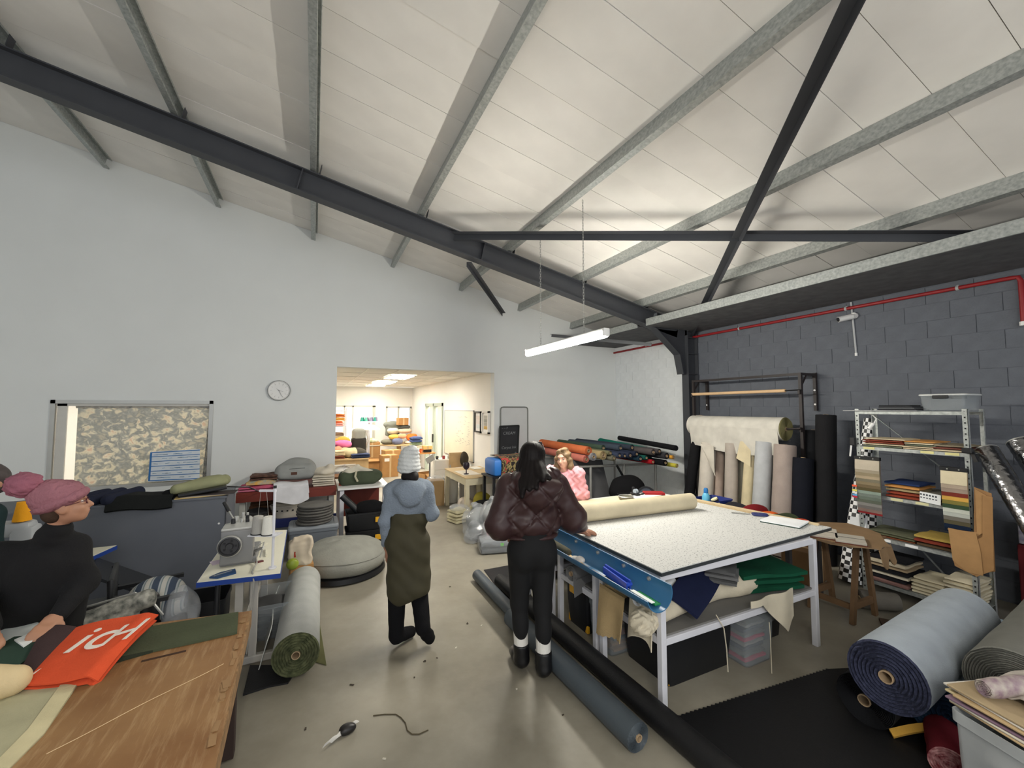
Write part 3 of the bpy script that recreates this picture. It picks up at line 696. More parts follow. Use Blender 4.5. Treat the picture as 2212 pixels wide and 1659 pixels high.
# ================================================================ CUTTING TABLES
def cut_frame(label, y0, y1):
    t = thing('cutting_table', label, 'table', (3.0, (y0 + y1) / 2, 0), group='white steel cutting tables')
    xs = (2.13, 3.87); s = .022
    for x in xs:
        for y in (y0, y1): part('leg', MB().box((x, y, .44), (.045, .045, .88), b=.004), m_whitesteel, t)
    for y in (y0, y1):
        part('top_rail', MB().box((3.0, y, .868), (1.70, .04, .05), b=.004), m_whitesteel, t)
        part('shelf_rail', MB().box((3.0, y, .44), (1.70, .035, .045), b=.004), m_whitesteel, t)
    for x in xs:
        part('top_rail', MB().box((x, (y0 + y1) / 2, .868), (.04, y1 - y0 - .05, .05), b=.004), m_whitesteel, t)
        part('shelf_rail', MB().box((x, (y0 + y1) / 2, .44), (.035, y1 - y0 - .05, .045), b=.004), m_whitesteel, t)
    part('lower_shelf', MB().box((3.0, (y0 + y1) / 2, .470), (1.70, y1 - y0 - .01, .014)), cm((112, 110, 106), 'c'), t)
    return t
cut_frame('white steel table frame nearest the camera under the speckled board', 2.13, 2.75)
cut_frame('white steel table frame in the middle under the speckled board', 2.84, 3.38)
cut_frame('white steel table frame farthest from the camera under the speckled board', 3.53, 4.02)
m_felt = mat('speckled_white_board', (200, 200, 197), rough=.9, var=.0, scale=80, rgb2=(206, 206, 203))
nt, b = nodes_of(m_felt); r_ = [n for n in nt.nodes if n.type == 'VALTORGB'][0]
e0 = r_.color_ramp.elements[0]; e0.position = .34; e0.color = (*lin((128, 130, 130)), 1); r_.color_ramp.elements[1].position = .42
bd = thing('cutting_board', 'white speckled cutting board spanning the white steel tables', 'board', (3.1, 2.8, .894))
poly = [(2.08, 2.07), (4.25, 2.17), (3.99, 4.08), (2.06, 4.08)]
part('board_core', MB().prism([(x, y, .894) for x, y in poly], (0, 0, .022)), cm((52, 56, 58), 'p'), bd)
part('felt_face', MB().prism([(x + .004 * (1 if x < 3 else -1), y + .004 * (1 if y < 3 else -1), .916) for x, y in poly], (0, 0, .005)), m_felt, bd)
TZ = .921
# gutter trough along the left edge
m_blue = mat('blue_plastic_gutter', (56, 108, 148), rough=.35, var=.04)
def arc(a0, a1, n, r, cx, cz): return [(cx + r * math.cos(math.radians(a0 + (a1 - a0) * i / n)), cz + r * math.sin(math.radians(a0 + (a1 - a0) * i / n))) for i in range(n + 1)]
tx, tz_, tr_ = 1.955, .845, .105
ou = arc(28, -168, 22, tr_, tx, tz_); inn = arc(-168, 28, 22, tr_ - .006, tx, tz_)
tg = thing('trough', 'blue half-pipe trough bolted along the cutting table edge', 'trough', (tx, 2.7, tz_ - tr_))
mb = MB(); n = len(ou); vs = [(x, 1.96, z) for x, z in ou + inn] + [(x, 4.02, z) for x, z in ou + inn]; k = 2 * n
mb.add(vs, [(i, (i + 1) % k, k + (i + 1) % k, k + i) for i in range(k)] + [(i, k - 1 - i, k - 2 - i, i + 1) for i in range(n - 1)] + [(k + i + 1, 2 * k - 2 - i, 2 * k - 1 - i, k + i) for i in range(n - 1)])
part('half_pipe', mb, m_blue, tg, smooth=True, ang=50)
for y in (2.15, 2.4, 2.7, 3.0, 3.3, 3.6, 3.9): part('bolt_washer', MB().cyl((2.052, y, .862), (2.040, y, .860), .014, n=12).cyl((2.042, y, .86), (2.036, y, .859), .007, n=8), m_alu, tg, smooth=True)
def strip(name, label, cat, a, c, w, h, col, kind='c', group=None): return solo(name, MB().beam(a, c, w, h, b=.0), cm(col, kind), label, cat, group)
strip('wooden_ruler', 'pale wooden ruler lying in the blue trough', 'ruler', (1.90, 2.52, .775), (1.95, 3.05, .775), .035, .008, (222, 190, 140))
strip('yellow_ruler', 'yellow ruler lying in the blue trough', 'ruler', (1.93, 2.10, .765), (1.92, 2.62, .775), .03, .006, (232, 182, 66))
strip('paper_strip', 'white strip in the near end of the blue trough', 'paper strip', (1.955, 2.02, .775), (1.945, 2.2, .785), .03, .004, (236, 240, 236))
strip('green_strip', 'green plastic strip in the near end of the blue trough', 'plastic strip', (1.985, 2.01, .762), (1.99, 2.2, .765), .045, .008, (38, 130, 72), 'p')
cl = thing('blue_clip', 'bright blue plastic clip standing in the trough', 'clip', (1.99, 2.42, .76))
part('jaw', MB().beam((1.985, 2.26, .79), (2.0, 2.55, .80), .012, .06), cm((40, 72, 178), 'p'), cl); part('jaw', MB().beam((1.955, 2.26, .78), (1.985, 2.55, .79), .012, .05), cm((46, 80, 190), 'p'), cl)
part('hinge', MB().cyl((1.955, 2.27, .79), (2.0, 2.27, .79), .014, n=10), cm((46, 80, 190), 'p'), cl)
lump('dark_cloth_bundle', 'dark rolled cloth in the far half of the blue trough', [('c', (1.95, 2.98, .79), (1.96, 3.45, .79), .03, .035)], cm((78, 76, 64)), 'cloth', amp=.004, h=.009)
lump('white_rag', 'crumpled white rag in the blue trough', [('e', (1.945, 2.85, .775), (.03, .05, .02)), ('e', (1.955, 2.80, .785), (.025, .03, .02))], cm((220, 214, 206)), 'rag', amp=.006, h=.008, fr=60)
# on the table top
roll('beige_felt_roll', 'beige felt roll lying across the cutting table', (3.66, 3.20, TZ + .085), (2.14, 3.29, TZ + .085), .083, fab('beige_felt', (198, 187, 160), bscale=300), group=None, cr=.03, wob=.008)
def fs_(u, v): return (2.16 + u * 1.5, 3.30 + v * .74, TZ + .006 + (.25 * max(0, .06 - v) if v < .06 else 0) + .002 * math.sin(u * 9))
solo('beige_felt_sheet', MB().sheet(fs_, 12, 8, .004), fab('beige_felt', (198, 187, 160)), 'flat beige felt unrolled behind the felt roll', 'felt sheet', smooth=True)
solo('green_sticker', MB().box((3.672, 3.19, TZ + .04), (.006, .05, .03), rz=.06), cm((150, 230, 60), 'c'), 'small lime sticker on the end of the felt roll', 'sticker')
q = P(1352, 1074, z=TZ + .03)
tn = thing('round_tin', 'flat round glass dish with metal rim on the felt sheet', 'dish', (q.x, q.y, TZ + .012))
part('dish', MB().lathe([(0, 0), (.075, 0), (.085, .012), (.085, .03), (.078, .032), (.072, .014), (0, .012)], (q.x, q.y, TZ + .012), 28), mat('smoked_glass', (120, 118, 104), rough=.15, var=.1), tn, smooth=True)
part('rim', MB().lathe([(.083, .026), (.09, .03), (.083, .036), (.076, .032)], (q.x, q.y, TZ + .012), 28, None, True), m_alu, tn, smooth=True)
q = P(1392, 1072, z=TZ + .01)
solo('paper_sheet', MB().box((q.x, q.y, TZ + .014), (.42, .17, .003), rz=.1), cm((226, 226, 222), 'c'), 'white paper pattern lying on the felt sheet', 'paper')
tp = thing('tape_dispenser', 'dark tape dispenser standing on the white paper', 'tape dispenser', (P(1372, 1072, z=TZ).x, P(1372, 1072, z=TZ).y, TZ + .016)); bx_, by_ = tp.location.x, tp.location.y
part('body', MB().box((bx_, by_, TZ + .03), (.06, .12, .028), b=.008), m_black, tp); part('post', MB().box((bx_, by_ + .03, TZ + .07), (.03, .03, .075), b=.006), m_black, tp); part('tape_reel', MB().cyl((bx_ - .018, by_ - .01, TZ + .06), (bx_ + .018, by_ - .01, TZ + .06), .03, n=16), cm((150, 160, 170), 'p'), tp, smooth=True)
q = P(1412, 1066, z=TZ + .02); rb = thing('red_book', 'red bound book lying at the far table edge', 'book', (q.x, q.y, TZ + .012), rz=-.5)
part('cover', MB().box((0, 0, .014), (.24, .13, .026), b=.003), cm((150, 28, 32), 'c'), rb, world=False); part('pages', MB().box((.002, 0, .014), (.241, .122, .018)), cm((226, 220, 206), 'c'), rb, world=False)
q = P(1330, 1077, z=TZ); solo('metal_snip', MB().beam((q.x + .25, q.y + .0, TZ + .02), (q.x + .40, q.y - .03, TZ + .02), .02, .008).beam((q.x + .38, q.y - .02, TZ + .02), (q.x + .47, q.y + .01, TZ + .02), .03, .012), m_black, 'black handled thread snips by the glass dish', 'snips')
# scissors
a, c = P(1580, 1107, z=TZ + .008), P(1655, 1113, z=TZ + .01); si = thing('fabric_scissors', 'long fabric scissors with dark blue handles on the speckled board', 'scissors', (a.x, a.y, TZ + .001))
dd_ = (c - a).normalized(); sd_ = Vector((-dd_.y, dd_.x, 0))
a.z = c.z = TZ + .008; piv = lerp(a, c, .55)
part('blade', MB().beam(a, piv, .014, .004), m_alu, si); part('blade', MB().beam(a + sd_ * .012, piv, .012, .004), m_alu, si)
for s_ in (-1, 1):
    o_ = piv + dd_ * .085 + sd_ * (.026 * s_); pts = [o_ + dd_ * (.065 * math.cos(i * math.pi / 8)) + sd_ * (.022 * math.sin(i * math.pi / 8)) + Vector((0, 0, .004)) for i in range(17)]
    part('handle', MB().tube(pts, .009, 8, caps=False), cm((44, 52, 104), 'p'), si, smooth=True)
# white pad
pp = [P(1642, 1128, z=TZ), P(1665, 1119, z=TZ), P(1748, 1131, z=TZ), P(1727, 1143, z=TZ)]
pd_ = thing('paper_pad', 'white folded paper pad with a dark edge on the board corner', 'paper pad', (pp[0].x, pp[0].y, TZ + .001))
part('backing', MB().prism([Vector((v.x, v.y, TZ + .002)) for v in pp], (0, 0, .008)), cm((40, 66, 58), 'c'), pd_); part('sheets', MB().prism([Vector((v.x, v.y, TZ + .010)) for v in pp], (0, 0, .014)), cm((236, 238, 240), 'c'), pd_)
strip('wood_lath', 'long pale wooden lath along the right edge of the board', 'lath', (4.04, 3.52, TZ + .010), (4.20, 2.25, TZ + .010), .028, .018, (206, 186, 150))
strip('wood_lath', 'second wooden lath, just inside the lath on the board edge', 'lath', (3.98, 3.50, TZ + .008), (4.10, 2.5, TZ + .008), .022, .014, (186, 164, 128))
strip('marker_pen', 'dark pen lying beside the white paper pad', 'pen', P(1655, 1118, z=TZ + .008), P(1712, 1124, z=TZ + .008), .014, .012, (66, 56, 50), 'p')
# ---- things on a low bench behind the tables
ob_ = leg_table('low_bench', 'low dark bench behind the cutting board, heaped with cloth', (4.62, 3.15, 0), (.62, 1.15, .72), cm((80, 62, 46), 'c'), cm((60, 60, 62), 'm'), leg=.045)
tote('blue_crate', 'open dark blue plastic crate holding bottles behind the table', (4.45, 3.60, .72), (.46, .30, .16), cm((34, 48, 118), 'p'), open_=True)
q = Vector((4.40, 3.62, .74)); bt = thing('spray_bottle', 'light blue bottle with cap standing in the blue crate', 'bottle', q)
part('body', MB().lathe([(0, 0), (.045, 0), (.048, .02), (.046, .17), (.03, .2), (.022, .215), (0, .215)], q, 20), cm((96, 178, 212), 'p'), bt, smooth=True); part('cap', MB().lathe([(0, .21), (.026, .21), (.026, .25), (.018, .27), (0, .27)], q, 16), cm((30, 110, 176), 'p'), bt, smooth=True)
q = Vector((4.42, 3.48, .735)); g_ = thing('glue_bottle', 'cream coloured glue bottle leaning on the crate edge', 'bottle', q)
part('body', MB().cyl(q + Vector((.05, -.04, .0)), q + Vector((-.03, .02, .17)), .016, .04, 16), cm((232, 222, 178), 'p'), g_, smooth=True); part('label_band', MB().cyl(q + Vector((-.012, .008, .13)), q + Vector((-.024, .016, .158)), .0365, .041, 16), cm((40, 40, 36), 'p'), g_, smooth=True)
for i, (c, r, col, lb) in enumerate([((4.55, 3.35, .78), (.17, .12, .08), (44, 42, 48), 'dark crumpled cloth beside the blue crate'), ((4.60, 3.12, .79), (.16, .1, .085), (112, 26, 30), 'dark red crumpled cloth behind the board edge'), ((4.55, 2.97, .77), (.2, .09, .06), (206, 92, 36), 'orange cloth folded behind the board edge'), ((4.64, 2.85, .77), (.22, .12, .06), (56, 66, 44), 'dark green cloth behind the board edge'), ((4.62, 2.68, .76), (.2, .09, .05), (178, 66, 42), 'rust red cloth at the end of the low bench')]):
    lump('crumpled_cloth', lb, [('e', c, r), ('e', (c[0] - .05, c[1] + .05, c[2] - .02), (r[0] * .8, r[1] * .9, r[2] * .8))], cm(col), 'cloth', amp=.02, fr=22, seed=i + 4, group='cloth behind the cutting table', floor=.722)
# ---- on the lower shelves
SZ = .478
m_cream = fab('cream_calico', (204, 194, 172)); m_navy = fab('navy_cloth', (28, 34, 62)); m_mauve = fab('mauve_grey_cloth', (120, 112, 112))
roll('cream_roll', 'cream raw-edged fabric roll poking out past the near table leg', (2.02, 2.20, SZ + .085), (3.25, 2.42, SZ + .07), .062, m_cream, m_cream, cr=.014, wob=.05)
lump('frayed_end', 'fluffy frayed end of the cream roll', [('c', (2.02, 2.19, SZ + .085), (2.10, 2.21, SZ + .085), .07, .06)], m_cream, 'frayed cloth', amp=.02, fr=110, h=.008, seed=3)
roll('mauve_roll', 'mauve grey fabric roll at the back of the lower shelf', (2.16, 2.40, SZ + .20), (3.2, 2.68, SZ + .17), .06, m_mauve, cr=.02)
def nv(u, v):
    a = Vector((2.32, 2.27, SZ + .17)); c = Vector((2.98, 2.55, SZ + .27)); d = Vector((.12, -.16, -.13)); return a + (c - a) * u + d * v + Vector((0, 0, .012 * math.sin(u * 5 + v * 2)))
solo('navy_folded_panel', MB().sheet(nv, 14, 8, .02), m_navy, 'navy blue folded panel slanting over the cream roll', 'folded cloth', smooth=True)
folded('grey_jersey', 'grey folded jersey on the lower shelf between navy and green cloth', (3.02, 2.36, SZ + .13), (.26, .24, .12), [(96, 96, 96), (112, 112, 112)], rz=.6, layers=3)
lump('cream_heap', 'crumpled cream calico heaped along the lower shelf', [('c', (2.7, 2.38, SZ + .05), (3.3, 2.35, SZ + .06), .07, .08), ('e', (3.2, 2.5, SZ + .06), (.3, .14, .07))], m_cream, 'cloth', amp=.02, fr=16, floor=SZ + .002)
def hang(u, v):
    a = Vector((2.95, 2.09, SZ + .06)); c = Vector((3.48, 2.09, SZ + .06)); p = a + (c - a) * u; L = .02 + .26 * max(0, 1 - abs(u - .80) / .55)
    return p + Vector((0, -.025 - .012 * math.sin(u * 11), .03 * (1 - v) - L * v))
solo('hanging_calico', MB().sheet(hang, 24, 8, .004), m_cream, 'cream calico corner hanging over the lower shelf rail', 'cloth', smooth=True)
solo('loose_thread', MB().tube([(2.62, 2.098, SZ + .05), (2.68, 2.085, SZ - .05), (2.70, 2.083, SZ - .2), (2.71, 2.085, .12)], .004, 5), m_cream, 'pale loose thread hanging in front of the black box', 'thread')
solo('loose_thread', MB().tube([(3.15, 2.06, SZ - .1), (3.155, 2.058, SZ - .2), (3.16, 2.06, .002)], .003, 5), m_cream, 'pale thread hanging from the calico corner to the floor', 'thread')
folded('green_tarpaulin', 'dark green folded tarpaulin at the right of the lower shelf', (3.52, 2.42, SZ), (.62, .46, .17), (20, 76, 54), rz=-.25, layers=3)
lump('cream_bundle', 'cream cloth bundle behind the green tarpaulin', [('e', (3.72, 2.66, SZ + .22), (.13, .12, .12)), ('e', (3.8, 2.6, SZ + .12), (.1, .1, .12))], m_cream, 'cloth', amp=.02, fr=22, seed=8, floor=SZ + .002)
roll('grey_felt_roll', 'grey felt roll on the left of the rear lower shelf', (2.03, 3.05, SZ + .1), (2.9, 3.30, SZ + .1), .062, fab('grey_felt', (112, 112, 112)), cr=.02)
def gf(u, v): return Vector((2.03 + .34 * u, 3.03 + .09 * u, SZ + .12)) + Vector((-.02, -.05, -.19)) * v * (1 - .25 * u)
solo('grey_felt_flap', MB().sheet(gf, 8, 6, .006), fab('grey_felt', (112, 112, 112)), 'loose flap hanging from the grey felt roll', 'felt flap', smooth=True)
m_hes = fab('hessian', (176, 152, 112), bscale=120, bump=.6)
roll('hessian_roll', 'coarse hessian roll hanging out over the rear shelf', (2.06, 2.58, SZ + .10), (2.5, 2.72, SZ + .12), .075, m_hes, cr=.03, wob=.06)
def hf(u, v): return Vector((2.045, 2.67 - .28 * u, SZ + .16)) + Vector((-.045 - .02 * math.sin(u * 7), -.01, -.36 + .07 * u + .018 * math.sin(u * 37))) * v
solo('hessian_flap', MB().sheet(hf, 12, 8, .006), m_hes, 'ragged hessian flap hanging beside the middle table legs', 'hessian', smooth=True)
def cf(u, v): return Vector((2.075, 2.36 - .22 * u, SZ + .24)) + Vector((-.03 - .02 * math.sin(u * 6), 0, -.34 + .06 * math.sin(u * 3))) * v
solo('calico_flap', MB().sheet(cf, 10, 8, .006), m_cream, 'cream calico flap hanging between the table legs', 'cloth', smooth=True)
roll('white_paper_roll', 'white paper roll end next to the near table leg', (2.03, 2.25, SZ + .20), (2.5, 2.38, SZ + .2), .035, cm((222, 222, 220), 'c'), cr=.012)
lump('brown_bundle', 'brown cloth bundle behind the grey felt roll', [('e', (2.25, 3.70, SZ + .16), (.13, .12, .14)), ('e', (2.5, 3.70, SZ + .12), (.2, .1, .12))], cm((92, 64, 48)), 'cloth', amp=.02, fr=20, seed=2, floor=SZ + .002)
# ---- boxes under the tables
tote('black_storage_box', 'large black storage box with yellow clips under the near table', (2.66, 2.50, 0), (.72, .50, .41), m_black, m_black, m_yellow, feet=True, group='black storage boxes')
tote('black_storage_box', 'black storage box in shadow under the far right of the table', (3.62, 2.58, 0), (.34, .48, .40), m_black, m_black, group='black storage boxes')
tote('black_storage_box', 'tall black storage box behind the second pair of table legs', (2.45, 3.25, 0), (.50, .34, .43), m_black, m_black, m_yellow, feet=True, group='black storage boxes')
def clear_box(label, c, size, cols, rz=0.):
    t = tote('clear_storage_box', label, c, size, m_clear, m_clear, None, rz, cat='storage box', group='clear storage boxes')
    W, D, H = size; rg = random.Random(int(c[0] * 100))
    for i in range(8):
        w = W * .8; col = cols[i % len(cols)]
        o = folded('folded_textile', '%s textile, layer %d from the bottom of the %s' % (('deep', 'soft', 'plain', 'worn', 'thick', 'thin', 'creased', 'loose')[i], i + 1, label.split(' under')[0].split(' packed')[0]), (c[0] + rg.uniform(-.01, .01), c[1], c[2] + .012 + i * H * .098), (w * .93, D * .76, H * .092), col, rz, 1, cat='textile', group='textiles in ' + label[:24])
clear_box('clear box of pink and grey cloth under the right of the table', (3.20, 2.40, 0), (.34, .50, .38), [(196, 60, 92), (120, 118, 116), (82, 80, 92), (150, 146, 140)])
clear_box('clear box packed with tan and orange cloth between the table legs', (2.38, 2.88, 0), (.40, .30, .40), [(150, 110, 66), (164, 120, 70), (96, 100, 100), (178, 96, 52)])
# ================================================================ FLOOR ROLLS AND MATS ON THE RIGHT
m_rub = mat('black_rubber', (20, 20, 22), rough=.55, var=.1, scale=20, bump=.15, bscale=90)
mb = MB(); N = 90
top = [(2.02 + i * (3.60 - 2.02) / N, 2.06 - .16 * (i / N) + .012 * (i % 2)) for i in range(N + 1)]
outl = [(1.98, .55), (3.9, .55), (3.95, 1.2), (3.98, 1.75)] + top[::-1]
mb.prism([(x, y, .001) for x, y in outl], (0, 0, .007))
solo('rubber_mat', mb, m_rub, 'big black rubber mat unrolled in front of the cutting table', 'mat')
roll('black_rubber_roll', 'long black rubber roll lying along the table legs', (2.02, .62, .085), (1.93, 4.32, .075), .075, m_rub, cr=.02, wob=.01, cat='rubber roll')
m_gvin = mat('grey_vinyl', (74, 82, 88), rough=.5, var=.05, bump=.1, bscale=200)
roll('grey_vinyl_roll', 'slate grey vinyl roll on the floor beside the black roll', (1.75, 1.95, .083), (1.69, 3.52, .083), .082, m_gvin, cr=.022, wob=.008, cat='vinyl roll', rings=8)
roll('grey_vinyl_roll', 'second slate grey roll end showing left of the black trousers', (1.75, 3.62, .062), (1.76, 4.6, .062), .06, m_gvin, cr=.02, wob=.01, cat='vinyl roll')
def flt(name, label, pts, m, z=.001, th=.006, cat='mat'): return solo(name, MB().prism([(p.x, p.y, z) for p in pts], (0, 0, th)), m, label, cat)
flt('rubber_offcut', 'small black rubber offcut on the floor left of the rolls', [P(1045, 1232, z=0), P(1100, 1222, z=0), P(1150, 1290, z=0), P(1093, 1296, z=0)], m_rub)
# denim rolls
m_den = fab('pale_denim_back', (158, 166, 174)); m_dend = fab('navy_denim', (30, 36, 56), bscale=90, bump=.6); m_teal = fab('teal_denim', (36, 56, 78), bscale=90, bump=.6); m_oli = fab('olive_grey_canvas', (112, 112, 106))
m_spi = mat('navy_denim_layers', (28, 32, 52), rough=.95, var=.1, scale=60, rgb2=(56, 60, 84), bump=.5, bscale=80)
n0 = P(1915, 1462, z=.45); n1 = P(2075, 1335, z=.45); dv = (n1 - n0).normalized()
roll('denim_roll', 'big denim roll with pale grey outside and navy spiral end', n0, n0 + dv * 1.40, .19, m_den, m_spi, group='bulk denim rolls', cr=.035, wob=.012, rings=8)
n0 = P(1868, 1512, z=.152); roll('denim_roll', 'black denim roll lying under the big pale denim roll', n0, n0 + dv * 1.35, .15, fab('black_denim', (34, 35, 38)), fab('black_denim', (34, 35, 38)), group='bulk denim rolls', cr=.035, rings=16)
n0 = P(2048, 1545, z=.19); roll('denim_roll', 'teal navy denim roll at the right of the big pale roll', n0, n0 + dv * 1.4, .19, fab('washed_denim', (128, 142, 152)), m_teal, group='bulk denim rolls', cr=.0001, rings=8)
n0 = Vector((3.42, .90, .50)); roll('denim_roll', 'olive grey canvas roll lying highest at the right edge', n0, n0 + dv * 1.3, .20, m_oli, group='bulk denim rolls', cr=.03)
roll('red_cloth_roll', 'dark red striped cloth roll at the bottom right corner', P(2050, 1652, z=.085), P(2050, 1652, z=.085) + Vector((.3, .12, 0)), .085, cm((120, 36, 46)), mat('red_white_layers', (118, 28, 40), rough=.95, scale=40, rgb2=(196, 150, 150)), cr=.0001, wob=.05)
def ysf(u, v): return Vector((3.22, 1.38, .03)) + Vector((.42, -.28, 0)) * u + Vector((-.02, -.03, -.02)) * v + Vector((0, 0, .06 * math.sin(u * math.pi)))
solo('mustard_cloth', MB().sheet(ysf, 10, 4, .02), cm((206, 160, 72)), 'mustard cloth edge tucked under the denim rolls', 'cloth', smooth=True)
# clear crate in the corner, with paper patterns and a wrapped bundle on top
m_clear2 = mat('frosted_crate', (200, 204, 206), rough=.3, alpha=.5, var=.1, scale=6)
kc = Vector((3.05, .67, .0)); kr = -.30
tote('clear_crate', 'frosted plastic crate of scraps in the bottom right corner', kc, (.52, .5, .52), m_clear2, None, None, rz=kr, cat='crate')
for i, nm in enumerate(['white', 'slate', 'stone grey', 'black', 'off-white', 'blue grey']): folded('scrap_bundle', '%s scrap bundle showing through the side of the corner crate' % nm, kc + Vector((0, 0, .012 + i * .078)), (.40, .38, .076), [(196, 198, 200), (84, 92, 98), (150, 150, 148), (40, 44, 50), (190, 188, 184), (112, 118, 122)][i], kr + .1 * (i % 3), 1, cat='scraps', group='scraps in the corner crate')
for i in range(7):
    q = kc + Vector((.04, .03, .53 + i * .013))
    solo('pattern_sheet', MB().box(q + Vector((random.uniform(-.02, .02), random.uniform(-.02, .02), 0)), (.52, .46, .011), rz=kr + .03 * ((i * 7) % 5 - 2), b=.004), cm([(196, 170, 130), (214, 206, 190), (128, 104, 120), (206, 190, 150), (186, 160, 120), (216, 210, 200), (170, 150, 118)][i], 'c'), 'printed paper pattern in the corner stack, %s from the bottom' % ordn[i].replace('lowest', 'first'), 'paper', 'paper patterns stacked on the crate')
m_wrap = mat('mottled_wrap', (186, 178, 166), rough=.6, scale=22, rgb2=(128, 100, 118))
def wr_(u, v): return kc + Vector((-.16, -.22, .645)) + Vector((.12, .46, 0)) * u + Vector((.42, -.10, 0)) * v + Vector((0, 0, .06 * math.sin(u * 3.1) * math.sin(v * 3) + .014 * math.sin(u * 30 + 6 * v)))
solo('crumpled_wrap', MB().sheet(wr_, 30, 16, .006), mat('pale_wrap', (176, 168, 158), rough=.6, scale=12), 'crumpled cream wrapping on the paper pattern stack', 'wrapping', smooth=True)
a_ = kc + Vector((-.14, .20, .665)); roll('wrapped_bundle', 'purple and cream wrapped bundle on top of the corner stack', a_ + Vector((.26, -.13, .02)), a_, .042, m_wrap, m_wrap, cr=.0001, wob=.14, cat='bundle')
# ================================================================ FABRIC ROLL RACK IN THE CORNER
rk = thing('roll_rack', 'silver tube rack carrying coloured fabric rolls in the corner', 'rack', (5.0, 6.6, 0))
for y, z in ((6.05, .98), (7.25, 1.02)):
    part('cross_bar', MB().tube([(3.72, y, z), (6.05, y - .0, z - .06)], .022, 10), m_alu, rk, smooth=True)
    for x in (3.78, 4.45, 5.2, 5.98): part('post', MB().cyl((x, y, 0), (x, y, z - .02), .024, n=12), m_alu, rk, smooth=True)
part('diagonal_strut', MB().beam((5.0, 6.0, .95), (5.42, 6.02, .35), .03, .03), m_black, rk)
RK = [  # px, py of the near end, radius, colour, label
    (1271, 974, .075, (206, 112, 70), 'burnt orange fabric roll on the corner rack'), (1266, 992, .065, (196, 116, 102), 'salmon pink fabric roll on the corner rack'),
    (1282, 987, .068, (152, 154, 158), 'grey roll in clear wrap, right of the salmon roll'), (1303, 984, .075, (172, 152, 112), 'sand beige fabric roll with loose edge on the rack'),
    (1318, 979, .040, (112, 110, 84), 'thin olive fabric roll right of the beige roll'), (1326, 990, .048, (116, 112, 96), 'taupe fabric roll under the thin olive roll'),
    (1338, 984, .045, (58, 66, 88), 'slate blue fabric roll with white tag'), (1349, 985, .042, (40, 46, 66), 'navy fabric roll, first of the dark row'),
    (1361, 984, .052, (44, 50, 70), 'navy fabric roll, second of the dark row'), (1375, 981, .048, (34, 40, 58), 'navy fabric roll, third of the dark row'),
    (1383, 991, .048, (30, 52, 66), 'petrol fabric roll low in the dark row'), (1396, 989, .040, (20, 78, 70), 'deep green fabric roll right of the petrol roll'),
    (1411, 977, .055, (84, 78, 78), 'taupe brown fabric roll high on the right'), (1424, 975, .045, (70, 66, 68), 'dark taupe fabric roll beside the taupe brown one'),
    (1410, 998, .040, (172, 30, 40), 'bright red fabric roll low on the rack'), (1440, 985, .058, (52, 52, 56), 'charcoal fabric roll at the right of the rack'),
    (1437, 1000, .055, (20, 20, 24), 'black fabric roll under the charcoal roll'), (1454, 988, .032, (206, 150, 54), 'thin roll with orange end at the rack right'),
    (1462, 1006, .036, (196, 186, 70), 'short yellow roll sticking out lowest on the right'), (1303, 968, .055, (66, 84, 70), 'dull green roll lying on top of the beige roll'),
    (1340, 968, .055, (66, 76, 88), 'steel blue roll on top of the dark row'), (1365, 967, .055, (54, 60, 72), 'grey blue roll under the teal roll')]
for i, (px, py, r, col, lb) in enumerate(RK):
    yn = 6.0 - (px - 1265) / 195 * .72 + (.25 if i >= 19 else 0)
    a = P(px, py, y=yn); c = Vector((a.x, 7.62, a.z + (.0 if i not in (0, 1) else .02)))
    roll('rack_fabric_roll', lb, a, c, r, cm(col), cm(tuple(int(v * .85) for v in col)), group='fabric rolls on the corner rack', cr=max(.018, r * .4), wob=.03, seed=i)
a, c = P(1399, 974, y=5.75), P(1297, 952, y=7.5)
roll('rack_fabric_roll', 'bright teal fabric roll lying across the top of the rack', a, c, .062, cm((22, 112, 96)), group='fabric rolls on the corner rack', wob=.06, cr=.02)
def tl_(u, v): return a + (c - a) * (u * .8) + Vector((.03 + .05 * math.sin(v * 2), -.01, .05 - .22 * v)) + Vector((.02 * math.sin(u * 9), 0, 0))
solo('teal_flap', MB().sheet(tl_, 14, 6, .005), cm((22, 112, 96)), 'loose teal cloth edge hanging from the teal roll', 'cloth', smooth=True)
a, c = P(1460, 968, y=5.35), P(1338, 946, y=7.4)
roll('rack_fabric_roll', 'slim black roll resting highest on the rack', a, c, .05, cm((26, 26, 30)), group='fabric rolls on the corner rack', cr=.0001, wob=.05)
def dp_(u, v): return (3.95 + 1.0 * u, 6.35 - .35 * v + .02 * math.sin(u * 14), 1.0 * (1 - v) + .03 + .02 * math.sin(v * 6 + u * 4))
solo('grey_dust_sheet', MB().sheet(dp_, 24, 14, .006), cm((86, 86, 88)), 'dark grey dust sheet draped below the fabric roll rack', 'dust sheet', smooth=True)
lump('grey_cloth_heap', 'flattened dark grey cloth heap behind the felt roll', [('e', (3.5, 4.75, .50), (.5, .32, .14)), ('e', (3.85, 4.85, .48), (.35, .35, .14)), ('b', (3.65, 4.8, .25), (.5, .4, .25), .05)], cm((84, 84, 84)), 'cloth', h=.025, amp=.03, fr=9, floor=.002)
lump('black_bag', 'slumped black bag under the roll rack', [('e', (5.05, 5.8, .55), (.34, .2, .24)), ('e', (5.2, 5.8, .3), (.38, .25, .3))], cm((24, 24, 26)), 'bag', h=.02, amp=.03, fr=14, floor=.002, seed=5)
tote('black_tray', 'low open black tray on the floor near the corner', (4.62, 5.0, .5), (.60, .42, .16), m_black, cat='tray')
leg_table('dark_side_table', 'low dark table carrying the black tray and mirror', (4.72, 4.95, 0), (.95, .6, .5), cm((40, 40, 42), 'c'), m_black, leg=.04)
